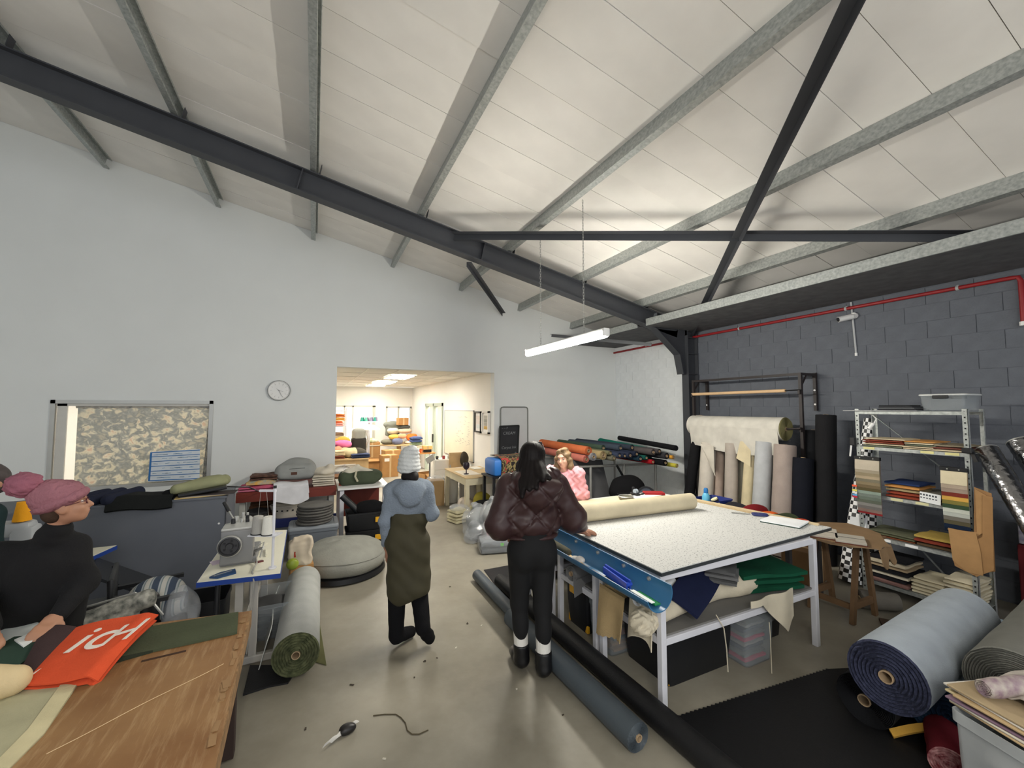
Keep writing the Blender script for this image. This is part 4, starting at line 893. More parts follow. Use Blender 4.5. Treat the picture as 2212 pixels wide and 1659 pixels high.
q = P(1396, 1052, y=4.75); mi = thing('round_mirror', 'round black framed mirror propped behind the red book', 'mirror', (q.x, q.y, .5), rz=-.35)
RXa = Matrix.Rotation(math.radians(78), 3, 'X')
part('frame', MB().lathe([(.135, -.02), (.16, -.02), (.165, .0), (.16, .02), (.135, .02)], (0, 0, .165), 32, RXa, True), m_black, mi, world=False, smooth=True)
part('mirror_glass', MB().lathe([(0, .0), (.138, .0), (.138, .008), (0, .008)], (0, 0, .165), 32, RXa), mat('mirror_glass', (60, 62, 66), rough=.08, metal=.9, var=0), mi, world=False)
solo('black_plank', MB().beam((5.0, 4.95, .52), (6.1, 5.05, .50), .2, .03), m_black, 'black plank bridging from the dark table to the column', 'plank')
# ================================================================ WALL RACK AND LEANING ROLLS
m_rack = mat('brown_black_steel', (44, 38, 38), rough=.5, var=.1)
wk = thing('fabric_rack', 'dark steel wall frame holding a fabric roll and a wooden bar', 'rack', (6.3, 4.3, 0))
YL, YR, XF, XB = 5.23, 3.43, 6.11, 6.46
for y in (YL, YR):
    part('wall_post', MB().bx(XB - .02, XB + .02, y - .02, y + .02, 1.96, 2.50), m_rack, wk); part('top_arm', MB().bx(XF, XB, y - .018, y + .018, 2.455, 2.49), m_rack, wk)
    part('front_post', MB().bx(XF - .02, XF + .02, y - .02, y + .02, 0, 2.49), m_rack, wk); part('knee_brace', MB().beam((XF, y, 2.28), (XF + .14, y, 2.46), .016, .016), m_rack, wk)
    for z in (2.05, 2.25): part('bolt', MB().cyl((XB - .024, y, z), (XB - .016, y, z), .014, n=8), m_white, wk)
    for z in (2.24, 1.72): part('hook', MB().box((XF - .03, y, z - .02), (.05, .03, .06), b=.006), m_rack, wk)
part('front_bar', MB().bx(XF - .018, XF + .018, YR, YL, 2.455, 2.49), m_rack, wk)
rd = thing('wooden_bar', 'round wooden bar held across the wall rack', 'bar', (XF - .03, 4.3, 2.2))
part('dowel', MB().cyl((XF - .03, 5.24, 2.24), (XF - .03, 3.62, 2.245), .024, n=14), cm((212, 178, 138), 'c'), rd, smooth=True); part('steel_pin', MB().cyl((XF - .03, 3.63, 2.245), (XF - .03, 3.40, 2.25), .010, n=8), m_black, rd)
m_cal = fab('pale_calico', (206, 202, 192)); xx = XF - .09
roll('calico_roll', 'wide cream calico roll hung on the wall rack', (xx, 3.60, 1.70), (xx, 5.18, 1.70), .165, m_cal, fab('olive_layers', (138, 132, 92)), cr=.03, wob=.01)
part('spindle', MB().cyl((XF - .09, 3.58, 1.70), (XF - .09, 3.40, 1.72), .014, n=10), m_rack, wk)
def dr_(u, v): return (xx - .166 + .03 * v + .014 * math.sin(u * 13 + v * 2) * v, 3.62 + 1.5 * u, 1.70 - v * (.36 + .05 * math.sin(u * 4)))
solo('calico_drape', MB().sheet(dr_, 40, 12, .004), m_cal, 'loose cream calico falling from the wall rack roll', 'cloth', smooth=True)
LR = [  # top px, py, plane x, radius, dy lean of the foot, colour, label
    (1513, 898, 6.24, .075, .10, (196, 186, 178), 'tall cream roll standing nearest the column'),
    (1505, 947, 5.98, .085, .16, (28, 28, 30), 'black roll leaning against the steel column'),
    (1531, 957, 5.94, .115, .03, (206, 198, 186), 'wide cream roll with folded corner, second from the column'),
    (1556, 975, 6.08, .075, -.02, (176, 158, 146), 'pinkish taupe roll half hidden between cream rolls'),
    (1581, 958, 5.94, .095, -.03, (176, 166, 156), 'taupe roll standing upright under the calico drape'),
    (1604, 975, 6.10, .06, .0, (150, 146, 132), 'thin grey green roll hidden behind the ivory roll'),
    (1624, 948, 5.98, .085, .06, (214, 200, 164), 'ivory yellow roll with loose flap'),
    (1652, 955, 5.90, .115, .05, (182, 184, 186), 'light grey felt roll right of the ivory roll'),
    (1696, 962, 5.90, .135, .02, (164, 150, 142), 'broad taupe roll right of the light grey roll'),
    (1735, 990, 5.93, .12, .0, (24, 26, 34), 'navy black roll in shadow right of the taupe roll'),
    (1757, 930, 6.27, .10, .0, (26, 27, 30), 'black cloth roll leaning between navy and tall black rolls'),
    (1784, 897, 6.12, .115, .0, (32, 32, 34), 'tallest black roll standing clear against the grey wall')]
for i, (px, py, x, r, dy, col, lb) in enumerate(LR):
    a = P(px, py, x=x); f = Vector((x - .14, a.y + dy, .015))
    roll('leaning_fabric_roll', lb, a, f, r, cm(col), group='rolls leaning under the wall rack', cr=.028, wob=.02, seed=i)
def fl1(u, v): return P(1512, 958, x=5.82) + Vector((0, -.26, -.02)) * u + Vector((-.02 * math.sin(v * 3), -.02, -.46 * u - .02)) * v
solo('cream_flap', MB().sheet(fl1, 10, 10, .005), cm((210, 203, 190)), 'folded cream corner hanging from the wide cream roll', 'cloth', smooth=True)
def fl2(u, v): return P(1622, 952, x=5.88) + Vector((-.02, .16, -.02)) * u + Vector((-.03, .05 * u, -.38 + .12 * u)) * v
solo('ivory_flap', MB().sheet(fl2, 8, 10, .005), cm((216, 202, 168)), 'loose ivory flap hanging from the ivory roll', 'cloth', smooth=True)
# ================================================================ GALVANISED SHELF AND ITS LOAD
SX0, SX1, SY0, SY1 = 5.55, 5.95, 1.65, 2.55; LV = [.12, .60, 1.05, 1.57, 1.965]
sh = thing('metal_shelf', 'galvanised slotted-angle shelf unit by the dark wall', 'shelf', ((SX0 + SX1) / 2, (SY0 + SY1) / 2, 0))
for x, sx in ((SX0, 1), (SX1, -1)):
    for y, sy in ((SY0, 1), (SY1, -1)):
        mb = MB().bx(x, x + .038 * sx, y, y + .003 * sy, 0, 1.99).bx(x, x + .003 * sx, y, y + .038 * sy, 0, 1.99)
        ps = part('post', mb, m_galv, sh)
        mb = MB()
        for i in range(38): mb.bx(x - .001 * sx, x - .0018 * sx, y + .014 * sy, y + .026 * sy, .03 + i * .052, .045 + i * .052)
        part('slots', mb, m_black, ps)['kind'] = 'stuff'
for z in LV:
    mb = MB().bx(SX0, SX1, SY0 + .004, SY1 - .004, z - .006, z).bx(SX0 - .002, SX0 + .002, SY0 + .004, SY1 - .004, z - .034, z).bx(SX1 - .002, SX1 + .002, SY0 + .004, SY1 - .004, z - .034, z)
    part('shelf_tray', mb, m_galv, sh)
part('brace_bar', MB().beam((SX1, SY1 - .02, 1.9), (SX1, SY0 + .05, 1.1), .004, .03, (1, 0, 0)), m_galv, sh)
part('brace_bar', MB().beam((SX1, SY0 + .3, .2), (SX1, SY1 - .3, .55), .004, .03, (1, 0, 0)), m_galv, sh)
for y in (SY1 - .12, SY0 + .3, SY0 + .12): part('price_tag', MB().bx(SX0 - .006, SX0 - .002, y - .05, y + .05, 1.543, 1.568), cm((218, 212, 150), 'c'), sh)
for y in (SY1 - .22, SY0 + .46): part('price_tag', MB().bx(SX0 - .006, SX0 - .002, y - .05, y + .05, .572, .598), cm((232, 232, 232), 'c'), sh)
for y in (SY1 - .34, SY0 + .36): part('price_tag', MB().bx(SX0 - .006, SX0 - .002, y - .05, y + .05, 1.022, 1.048), cm((208, 204, 160), 'c'), sh)
part('top_sheet', MB().bx(SX0 - .03, SX1 - .1, SY0 + .35, SY1 + .10, 1.966, 1.972), cm((168, 170, 172), 'm'), sh)
def fp(lb, y, z, size, cols, layers, rz=0., seed=0, x=None): return folded('folded_fabric', lb, (x or (SX0 + SX1) / 2, y, z), (size[1], size[0], size[2]), cols, rz, layers, group='folded fabric on the metal shelf', seed=seed)
Bk, Rs, Cr, Sg, Ol, Or = (30, 30, 34), (134, 66, 50), (206, 190, 160), (112, 118, 100), (94, 98, 78), (206, 148, 84)
fp('rust and cream striped fabric pile at the left of the second shelf', 2.32, 1.571, (.36, .36, .10), [Sg, Cr, Rs, Rs, Cr], 5)
fp('orange topped fabric pile in the middle of the second shelf', 2.02, 1.571, (.24, .36, .09), [Cr, Cr, Sg, (226, 216, 186), Or], 5)
fp('dull red fabric pile at the right of the second shelf', 1.80, 1.571, (.24, .36, .07), [Cr, (120, 72, 64), (140, 130, 110)], 3)
fp('rust red and navy topped fabric pile on the third shelf', 2.17, 1.051, (.30, .36, .17), [(140, 62, 44), (150, 70, 50), (168, 150, 112), (206, 146, 82), (40, 56, 96)], 5)
fp('grey beige fabric pile behind the white price card', 1.90, 1.051, (.26, .36, .10), [(160, 146, 120), (150, 138, 114), (112, 108, 98)], 3)
fp('olive felt sheets at the left of the fourth shelf', 2.30, .601, (.40, .36, .07), [(110, 64, 40), (90, 92, 70), (98, 100, 80)], 3)
fp('mustard topped fabric pile in the middle of the fourth shelf', 1.94, .601, (.32, .36, .12), [(84, 66, 48), (128, 56, 42), (176, 150, 78)], 3)
fp('black and cream striped fabric pile on the bottom shelf', 2.34, .121, (.36, .38, .28), [(140, 106, 100), Bk, (210, 202, 182), Bk, (170, 150, 122), (196, 184, 160), Bk], 7)
fp('cream towel stack in the middle of the bottom shelf', 2.02, .121, (.24, .38, .17), [(214, 204, 176), (206, 196, 168)], 5)
fp('tall cream towel stack at the right of the bottom shelf', 1.785, .121, (.22, .38, .25), [(218, 208, 182), (210, 200, 172)], 7)
# price card with writing
pc = thing('price_card', 'white card with dark writing standing on the third shelf', 'card', (SX0 - .01, 1.93, 1.051))
part('card', MB().beam((SX0 - .015, 2.02, 1.11), (SX0 - .03, 1.86, 1.10), .004, .10), cm((232, 234, 234), 'c'), pc)
mb = MB(); rg = random.Random(5)
for r_i in range(2):
    for i in range(6):
        f = (i + .5) / 7; q = lerp(Vector((SX0 - .0175, 2.02, 1.135 - .03 * r_i)), Vector((SX0 - .0325, 1.86, 1.125 - .03 * r_i)), f); mb.box(q, (.002, .014, .016 - .006 * r_i))
part('writing', mb, cm((70, 74, 80), 'c'), pc)['kind'] = 'stuff'
# swatch hangers
def swatch(label, y0, y1, z0, z1, cols, wts, xf):
    t = thing('swatch_hanger', label, 'sample set', (xf, (y0 + y1) / 2, z0), group='fabric swatch hangers')
    hb = .035; part('hanger_bar', MB().bx(xf - .02, xf + .02, y0 - .005, y1 + .005, z1, z1 + hb), m_black, t)
    for y in (y0 + .05, y1 - .05): part('bar_screw', MB().cyl((xf - .024, y, z1 + hb / 2), (xf - .018, y, z1 + hb / 2), .006, n=8), m_alu, t)
    tot = sum(wts); zt = z1; n = len(cols)
    for i, (c, wt) in enumerate(zip(cols, wts)):
        zb = zt - (z1 - z0) * wt / tot; dx = .030 * i / n
        part('swatch', MB().prism([(xf - .014 + dx, y0, z1 - .002), (xf - .014 + dx, y1, z1 - .002), (xf - .030 + dx + .004, y1, zb), (xf - .030 + dx + .004, y0, zb)], (.0022, 0, 0)), cm(c), t); zt = zb
c1 = [(186, 176, 158), (158, 148, 128), (146, 134, 108), (168, 152, 126), (122, 116, 98), (134, 120, 94), (112, 98, 74), (92, 84, 58), (140, 156, 144), (116, 126, 118), (102, 112, 102), (92, 98, 86), (130, 128, 124), (108, 104, 102), (124, 104, 96), (128, 40, 42)]
swatch('neutral grey and green swatch set hanging at the left of the shelf', 2.32, 2.54, .84, 1.43, c1, [4] + [1.2] * 14 + [.8], SX0 - .05)
c2 = [(214, 202, 172), (172, 156, 138), (154, 138, 124), (118, 52, 42), (204, 160, 78), (126, 118, 62), (58, 78, 56), (196, 200, 188), (178, 182, 174), (110, 106, 98), (86, 80, 60), (24, 36, 56), (24, 34, 50)]
swatch('bright coloured swatch set with cream top hanging at the shelf right', 1.66, 1.84, .82, 1.40, c2, [4] + [1.2] * 12, SX0 - .05)
hook = thing('clamp', 'black spring clamp gripping the right shelf post', 'clamp', (SX0 - .03, 1.66, 1.55)); part('jaw', MB().box((SX0 - .03, 1.655, 1.60), (.06, .07, .05), b=.008), m_black, hook); part('arm', MB().beam((SX0 - .02, 1.64, 1.62), (SX0 - .03, 1.60, 1.50), .02, .03), m_black, hook)
hook = thing('clamp', 'black clamp gripping the left shelf post', 'clamp', (SX0 - .03, 2.57, 1.55)); part('jaw', MB().box((SX0 - .02, 2.57, 1.62), (.05, .05, .09), b=.008), m_black, hook); part('arm', MB().beam((SX0 - .02, 2.585, 1.6), (SX0 - .03, 2.6, 1.45), .015, .015), m_white, hook)
cb2 = thing('cable_lead', 'white plug lead hanging at the left of the second shelf', 'cable', (SX0 + .02, 2.42, 1.58))
part('cable', MB().tube([(SX0 + .1, 2.48, 1.94), (SX0 + .04, 2.40, 1.92), (SX0 + .02, 2.36, 1.88), (SX0, 2.38, 1.82)], .006, 6), m_white, cb2, smooth=True); part('plug', MB().cyl((SX0, 2.38, 1.83), (SX0 - .01, 2.42, 1.77), .018, n=10), m_white, cb2, smooth=True)
sf = thing('sticky_flags', 'small coloured sticky flags on the left swatch set', 'flags', (SX0 - .07, 2.55, 1.0))
for z, c in ((1.12, (230, 92, 60)), (1.07, (220, 210, 90)), (1.045, (226, 226, 220)), (1.0, (190, 40, 60)), (1.02, (90, 160, 210))): part('flag', MB().bx(SX0 - .072, SX0 - .07, 2.53, 2.575, z, z + .02), cm(c, 'c'), sf)
# on top of the shelf
tote('clear_lid_box', 'clear plastic box with pale lid on top of the metal shelf', (5.76, 1.83, 1.974), (.40, .34, .165), m_clear, cm((206, 208, 206), 'p'), m_black, rz=0, cat='storage box')
for i in range(4): solo('black_folder', MB().box((5.74, 2.19 + .01 * i, 1.9735 + .0065 + i * .014), (.3, .32 - .02 * i, .012), rz=.03 * i, b=.003), cm([(40, 40, 42), (86, 88, 90), (54, 54, 56), (24, 24, 26)][i], 'c'), '%s folder in the flat stack on top of the metal shelf' % ['black bottom', 'grey second', 'charcoal third', 'black top'][i], 'folder', 'folders on top of the shelf')
# checkered roll
m_chk = bpy.data.materials.new('black_white_checker'); m_chk.use_nodes = True; nt = m_chk.node_tree; b = nt.nodes['Principled BSDF']
at_ = nt.nodes.new('ShaderNodeUVMap'); ck_ = nt.nodes.new('ShaderNodeTexChecker'); ck_.inputs['Scale'].default_value = 1; ck_.inputs[1].default_value = (.85, .85, .85, 1); ck_.inputs[2].default_value = (.012, .012, .012, 1)
nt.links.new(at_.outputs[0], ck_.inputs[0]); nt.links.new(ck_.outputs[0], b.inputs['Base Color']); b.inputs['Roughness'].default_value = .4
def chk_roll(label, a, c, r0, r1, cell=.045):
    a, c = Vector(a), Vector(c); d, L, x, y = base_frame(a, c); n, m_ = 24, 10; mb = MB(); vs = []
    for j in range(m_ + 1): vs += mb.ring(a + d * (L * j / m_), x, y, r0 + (r1 - r0) * j / m_, n)
    mb.add(vs, [(j * n + i, j * n + (i + 1) % n, (j + 1) * n + (i + 1) % n, (j + 1) * n + i) for j in range(m_) for i in range(n)] + [tuple(range(n - 1, -1, -1)), tuple(range(m_ * n, (m_ + 1) * n))])
    t = thing('checkered_roll', label, 'vinyl roll', (c.x, c.y, 0)); o = part('vinyl', mb, m_chk, t, smooth=True)
    uv = o.data.uv_layers.new(name='UVMap'); cu_ = round(2 * math.pi * (r0 + r1) / 2 / cell / 2) * 2; cl_ = L / cell
    for p in o.data.polygons:
        k = p.index; j, i = divmod(k, n)
        if k < m_ * n:
            for li, (ii, jj) in zip(p.loop_indices, ((i, j), (i + 1, j), (i + 1, j + 1), (i, j + 1))): uv.data[li].uv = (ii / n * cu_, jj / m_ * cl_)
    return t
chk_roll('black and white checkered vinyl roll leaning on the shelf side', P(1878, 905, x=5.98), P(1836, 1255, x=5.55), .05, .11)
chk_roll('second checkered vinyl roll half hidden behind the swatches', P(1885, 1000, x=6.02), P(1880, 1250, x=5.98), .06, .09)
solo('white_cardboard', MB().beam(P(1855, 1118, x=5.60), P(1852, 1168, x=5.50), .16, .02, (1, 0, 0)), cm((206, 208, 210), 'c'), 'white cardboard piece beside the checkered roll', 'cardboard')
# kraft paper patterns hanging on the right
kp = thing('kraft_patterns', 'bundle of brown kraft paper patterns hanging on the shelf end', 'paper patterns', (SX0 - .08, 1.66, .35))
def kpoly(pts, x, th): return MB().prism([(P(a, c, x=x)) for a, c in pts], (th, 0, 0))
X_ = SX0 - .09
for i, (dx, pts) in enumerate([(.03, [(2104, 1052), (2142, 1066), (2150, 1235), (2106, 1240), (2060, 1215), (2050, 1150), (2104, 1155)]), (.02, [(2106, 1056), (2130, 1070), (2126, 1150), (2112, 1158), (2098, 1168), (2064, 1158), (2046, 1142), (2110, 1150)]), (.012, [(2122, 1070), (2144, 1074), (2147, 1232), (2110, 1246), (2062, 1222), (2056, 1165), (2098, 1170), (2122, 1160)]), (.006, [(2048, 1140), (2108, 1152), (2118, 1190), (2124, 1244), (2090, 1236), (2058, 1210)])]):
    part('pattern_piece', kpoly(pts, X_ + dx, .003), mat('kraft_paper_%d' % i, [(150, 112, 72), (166, 128, 84), (156, 118, 76), (168, 130, 86)][i], rough=.85, var=.1, scale=9), kp)
# foil ducts and red carton at the right edge
m_foilt = mat('crinkled_foil', (150, 150, 152), rough=.22, metal=1., var=.2, scale=30, bump=.6, bscale=26)
for i, (a, c, r, lb) in enumerate([((5.82, 1.62, 1.60), (5.0, .78, .12), .085, 'silver foil duct leaning beside the kraft patterns'), ((6.05, 1.46, 1.68), (5.3, .62, .12), .095, 'second silver foil duct at the right picture edge')]):
    a, c = Vector(a), Vector(c); t = thing('foil_duct', lb, 'duct', (c.x, c.y, 0), group='leaning foil ducts'); d, L, x, y = base_frame(a, c); mb = MB(); n, m_ = 24, 90; vs = []
    for j in range(m_ + 1): vs += mb.ring(a + d * (L * j / m_), x, y, r * (1 + .018 * math.sin(j * 1.9)), n)
    mb.add(vs, [(j * n + k, j * n + (k + 1) % n, (j + 1) * n + (k + 1) % n, (j + 1) * n + k) for j in range(m_) for k in range(n)])
    part('foil_tube', mb, m_foilt, t, smooth=True, ang=80); part('rim', MB().cyl(a, a + d * .01, r * 1.03, n=24, caps=False), m_alu, t)
solo('red_carton', MB().box((6.32, 1.40, .34), (.26, .34, .68), rz=.1, b=.01), cm((96, 22, 28), 'c'), 'dark red carton on the floor behind the foil ducts', 'carton')
solo('printed_box', MB().box((6.32, 1.40, .79), (.24, .32, .2), rz=.1, b=.008), mat('printed_box', (96, 96, 124), rough=.5, scale=16, rgb2=(196, 190, 196)), 'blue printed packet on top of the red carton', 'packet')
# ================================================================ TRESTLE WITH LEATHER
tb = thing('trestle_table', 'wooden trestle carrying a brown leather hide', 'table', (4.85, 2.35, 0))
m_tw = mat('trestle_wood', (112, 86, 60), rough=.75, var=.15, scale=7)
part('top_board', MB().box((4.72, 2.36, .745), (.62, .52, .022)), m_tw, tb)
for y in (2.18, 2.54):
    for s_ in (-1, 1): part('leg', MB().beam((4.74 + .07 * s_, y, .73), (4.74 + .20 * s_, y, .0), .05, .035, (0, 1, 0)), m_tw, tb)
    part('foot_rail', MB().beam((4.56, y, .16), (4.92, y, .16), .03, .06), m_tw, tb)
part('stretcher', MB().beam((4.58, 2.18, .14), (4.58, 2.54, .14), .03, .05), m_tw, tb)
lo = [(4.27, 2.2), (4.33, 2.08), (4.42, 2.02), (4.5, 1.92), (4.60, 1.95), (4.68, 1.92), (4.78, 2.0), (4.95, 2.1), (5.06, 2.16), (5.15, 2.3), (5.2, 2.5), (5.0, 2.66), (4.6, 2.68), (4.3, 2.5)]
solo('leather_hide', MB().prism([(x, y, .758) for x, y in lo], (0, 0, .006)), mat('brown_leather', (134, 108, 78), rough=.6, var=.1, scale=6, bump=.2), 'irregular brown leather hide spread over the trestle', 'leather')
def lf(u, v): return Vector((4.48 + .30 * u, 1.93 + .04 * u, .755)) + Vector((.02 * math.sin(u * 8), -.03, -.13 - .04 * math.sin(u * 9))) * v
solo('leather_flap', MB().sheet(lf, 12, 4, .006), mat('brown_leather', (134, 108, 78)), 'ragged leather flap hanging off the trestle front', 'leather', smooth=True)
for i, (x, y, w, d, col, lb) in enumerate([(4.50, 2.42, .34, .30, (180, 172, 160), 'open pattern book lying on the leather hide'), (4.52, 2.16, .26, .22, (170, 164, 152), 'worn grey booklet at the front of the leather hide')]):
    t = thing('pattern_book', lb, 'book', (x, y, .765), rz=.5, group='books on the leather hide'); part('cover', MB().box((0, 0, .004), (w + .01, d + .01, .008)), cm((96, 54, 40), 'c'), t, world=False); part('pages', MB().box((0, 0, .018), (w, d, .02), b=.003), cm(col, 'c'), t, world=False)
    part('spine_line', MB().box((0, 0, .0292), (.006, d, .002)), cm((60, 60, 60), 'c'), t, world=False)
roll('scrap_roll', 'dusty grey fabric roll on the floor beside the trestle', (5.22, 2.12, .09), (4.98, 2.32, .09), .085, cm((116, 112, 104)), cr=.03, wob=.06)
solo('brown_tray', MB().box((4.75, 1.98, .012), (.34, .12, .02), rz=.55), cm((76, 60, 48), 'c'), 'flat brown offcut on the floor behind the denim roll', 'offcut')
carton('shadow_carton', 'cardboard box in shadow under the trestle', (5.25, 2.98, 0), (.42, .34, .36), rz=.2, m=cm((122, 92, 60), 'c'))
# ================================================================ LEFT SIDE: WOODEN TABLE IN FRONT
def text_mesh(txt, size, M, m, parent, name='lettering', shear=0., th=.001, space=1.0):
    cu = bpy.data.curves.new('t', 'FONT'); cu.body = txt; cu.size = size; cu.shear = shear; cu.extrude = th; cu.space_character = space
    o = bpy.data.objects.new('t', cu); COL.objects.link(o); bpy.context.view_layer.update()
    me = bpy.data.meshes.new_from_object(o.evaluated_get(bpy.context.evaluated_depsgraph_get())); bpy.data.objects.remove(o); bpy.data.curves.remove(cu)
    me.transform(M); me.transform(MW.get(parent.name, Matrix.Identity(4)).inverted()); me.name = name; me.materials.clear(); me.materials.append(m)
    q = bpy.data.objects.new(name, me); COL.objects.link(q); q.parent = parent; return q
WT = .75
m_mas = mat('worn_hardboard', (128, 90, 54), rough=.6, var=.16, scale=3.2, rgb2=(152, 116, 76), bump=.1, bscale=25)
m_edge = mat('chipped_wood_edge', (164, 128, 88), rough=.8, var=.3, scale=24, rgb2=(118, 92, 62))
nt, b = nodes_of(m_mas); tc = nt.nodes['Texture Coordinate']; mp = nt.nodes.new('ShaderNodeMapping'); mp.inputs['Scale'].default_value = (16, 1.6, 1); mp.inputs['Rotation'].default_value = (0, 0, -.35)
n3 = nt.nodes.new('ShaderNodeTexNoise'); n3.inputs['Scale'].default_value = 2.2; n3.inputs['Detail'].default_value = 7; n3.inputs['Roughness'].default_value = .7; nt.links.new(tc.outputs['Object'], mp.inputs[0]); nt.links.new(mp.outputs[0], n3.inputs['Vector'])
r3 = nt.nodes.new('ShaderNodeValToRGB'); r3.color_ramp.elements[0].position = .5; r3.color_ramp.elements[1].position = .72; r3.color_ramp.elements[0].color = (0, 0, 0, 1); r3.color_ramp.elements[1].color = (.5, .5, .5, 1); nt.links.new(n3.outputs[0], r3.inputs[0])
mx = nt.nodes.new('ShaderNodeMix'); mx.data_type = 'RGBA'; nt.links.new(r3.outputs[0], mx.inputs[0]); nt.links.new(b.inputs['Base Color'].links[0].from_socket, mx.inputs[6]); mx.inputs[7].default_value = (*lin((196, 166, 124)), 1); nt.links.new(mx.outputs[2], b.inputs['Base Color'])
wt = thing('work_table', 'worn brown hardboard work table in the bottom left corner', 'table', (-1.2, 2.2, 0))
tp_ = [(-.27, 1.05), (-.27, 1.6), (-.33, 3.06), (-2.3, 3.35), (-2.3, 1.05)]
part('table_top', MB().prism([(x, y, WT - .02) for x, y in tp_], (0, 0, .02)), m_mas, wt)
part('edge_strip', MB().prism([(-.255, 1.05, WT - .085), (-.315, 3.07, WT - .085), (-.345, 3.06, WT - .085), (-.285, 1.05, WT - .085)], (0, 0, .083)), m_edge, wt)
part('far_rail', MB().prism([(-.33, 3.06, WT - .09), (-2.28, 3.34, WT - .09), (-2.28, 3.31, WT - .09), (-.33, 3.03, WT - .09)], (0, 0, .068)), m_edge, wt)
for x, y in ((-.40, 2.95), (-.36, 1.15), (-2.2, 3.2), (-2.2, 1.15)): part('leg', MB().box((x, y, (WT - .02) / 2), (.07, .07, WT - .02), b=.004), cm((60, 46, 40), 'c'), wt)
rg = random.Random(2); mb = MB()
for i in range(34):
    f = rg.uniform(.02, .98); x = -.285 - .055 * f; y = 1.05 + 2.0 * f; mb.box((x + rg.uniform(-.012, .0), y, WT + .0004 + i * .00012), (rg.uniform(.012, .03), rg.uniform(.02, .07), .0014), rz=rg.uniform(-.2, .2))
part('edge_chips', mb, cm((150, 118, 82), 'c'), wt)['kind'] = 'stuff'
a, c = P(305, 1429, z=WT), P(402, 1406, z=WT); part('slot', MB().beam(a + Vector((0, 0, .0006)), c + Vector((0, 0, .0006)), .018, .0012), cm((62, 40, 24), 'c'), wt)
a, c = P(100, 1630, z=WT), P(482, 1434, z=WT)
solo('loose_thread', MB().tube([lerp(a, c, t) + Vector((.006 * math.sin(t * 9), .004 * math.sin(t * 5), .002)) for t in [i / 16 for i in range(17)]], .0016, 5), cm((214, 188, 150)), 'fine pale thread lying across the brown work table', 'thread')
solo('olive_felt', MB().prism([Vector((v.x, v.y, WT + .001)) for v in (P(515, 1326, z=WT), P(300, 1362, z=WT), P(255, 1425, z=WT), P(400, 1395, z=WT), P(512, 1370, z=WT))], (0, 0, .012)), fab('olive_felt', (76, 82, 62), bscale=90), 'olive green felt lying on the far end of the work table', 'felt')
solo('dark_green_felt', MB().prism([Vector((v.x, v.y, WT + .001)) for v in (P(330, 1350, z=WT), P(250, 1380, z=WT), P(240, 1436, z=WT), P(330, 1410, z=WT))], (0, 0, .011)), cm((52, 58, 46)), 'dark green felt piece partly under the red cloth', 'felt')
# red cloth bag with white letters, brown edge
m_orn = fab('orange_red_canvas', (214, 84, 50)); m_brn = fab('brown_canvas', (72, 56, 56)); m_ltr = cm((236, 226, 214), 'f')
A = P(165, 1358, z=WT + .06); B = P(342, 1318, z=WT + .13); Cc = P(212, 1462, z=WT + .035); Dd = P(48, 1486, z=WT + .02)
bgt = thing('red_canvas_bag', 'orange red canvas bag with white lettering lying on the work table', 'bag', (-.95, 2.9, WT))
def quad(u, v, off=0.):
    p = (A * (1 - u) + B * u) * (1 - v) + (Dd * (1 - u) + Cc * u) * v
    n_ = (B - A).cross(Dd - A).normalized(); n_ = n_ if n_.z > 0 else -n_
    return p + n_ * (off + .006 * math.sin(u * 6 + v * 2)) + Vector((0, 0, .02 * math.sin(v * 3.1) * u - .03 * max(0, u - .86) / .14))
part('front_panel', MB().sheet(lambda u, v: quad(u, v), 24, 16, .008), m_orn, bgt, smooth=True)
part('back_panel', MB().sheet(lambda u, v: quad(u * .97, v, -.014) + Vector((0, 0, -.02 * u)), 16, 10, .008), m_orn, bgt, smooth=True)
E1, F1 = P(96, 1356, z=WT + .03), P(34, 1474, z=WT + .01)
part('brown_side', MB().sheet(lambda u, v: (E1 * (1 - u) + A * u) * (1 - v) + (F1 * (1 - u) + Dd * u) * v + Vector((0, 0, .002 + .01 * math.sin(u * 3))), 10, 10, .008), m_brn, bgt, smooth=True)
# letters follow the panel: baseline runs from lower left to upper right
for ch, u0, w_ in (('i', .15, .14), ('c', .34, .22), ('H', .60, .26)):
    o0 = quad(u0, .58, .012); ux = (quad(u0 + w_, .58, .012) - o0).normalized(); uy = (quad(u0 + .06, .2, .012) - o0); un = ux.cross(uy).normalized(); uy2 = un.cross(ux)
    M = Matrix((ux, uy2, un)).transposed().to_4x4(); M.translation = o0
    text_mesh(ch, .27 if ch != 'H' else .21, M, m_ltr, bgt, 'letter', shear=.15, th=.0015)
part('letter_fragment', MB().sheet(lambda u, v: quad(.005 + .07 * u, .86 - .09 * u + .07 * v * (1 - u), .009), 4, 4, .002), m_ltr, bgt)
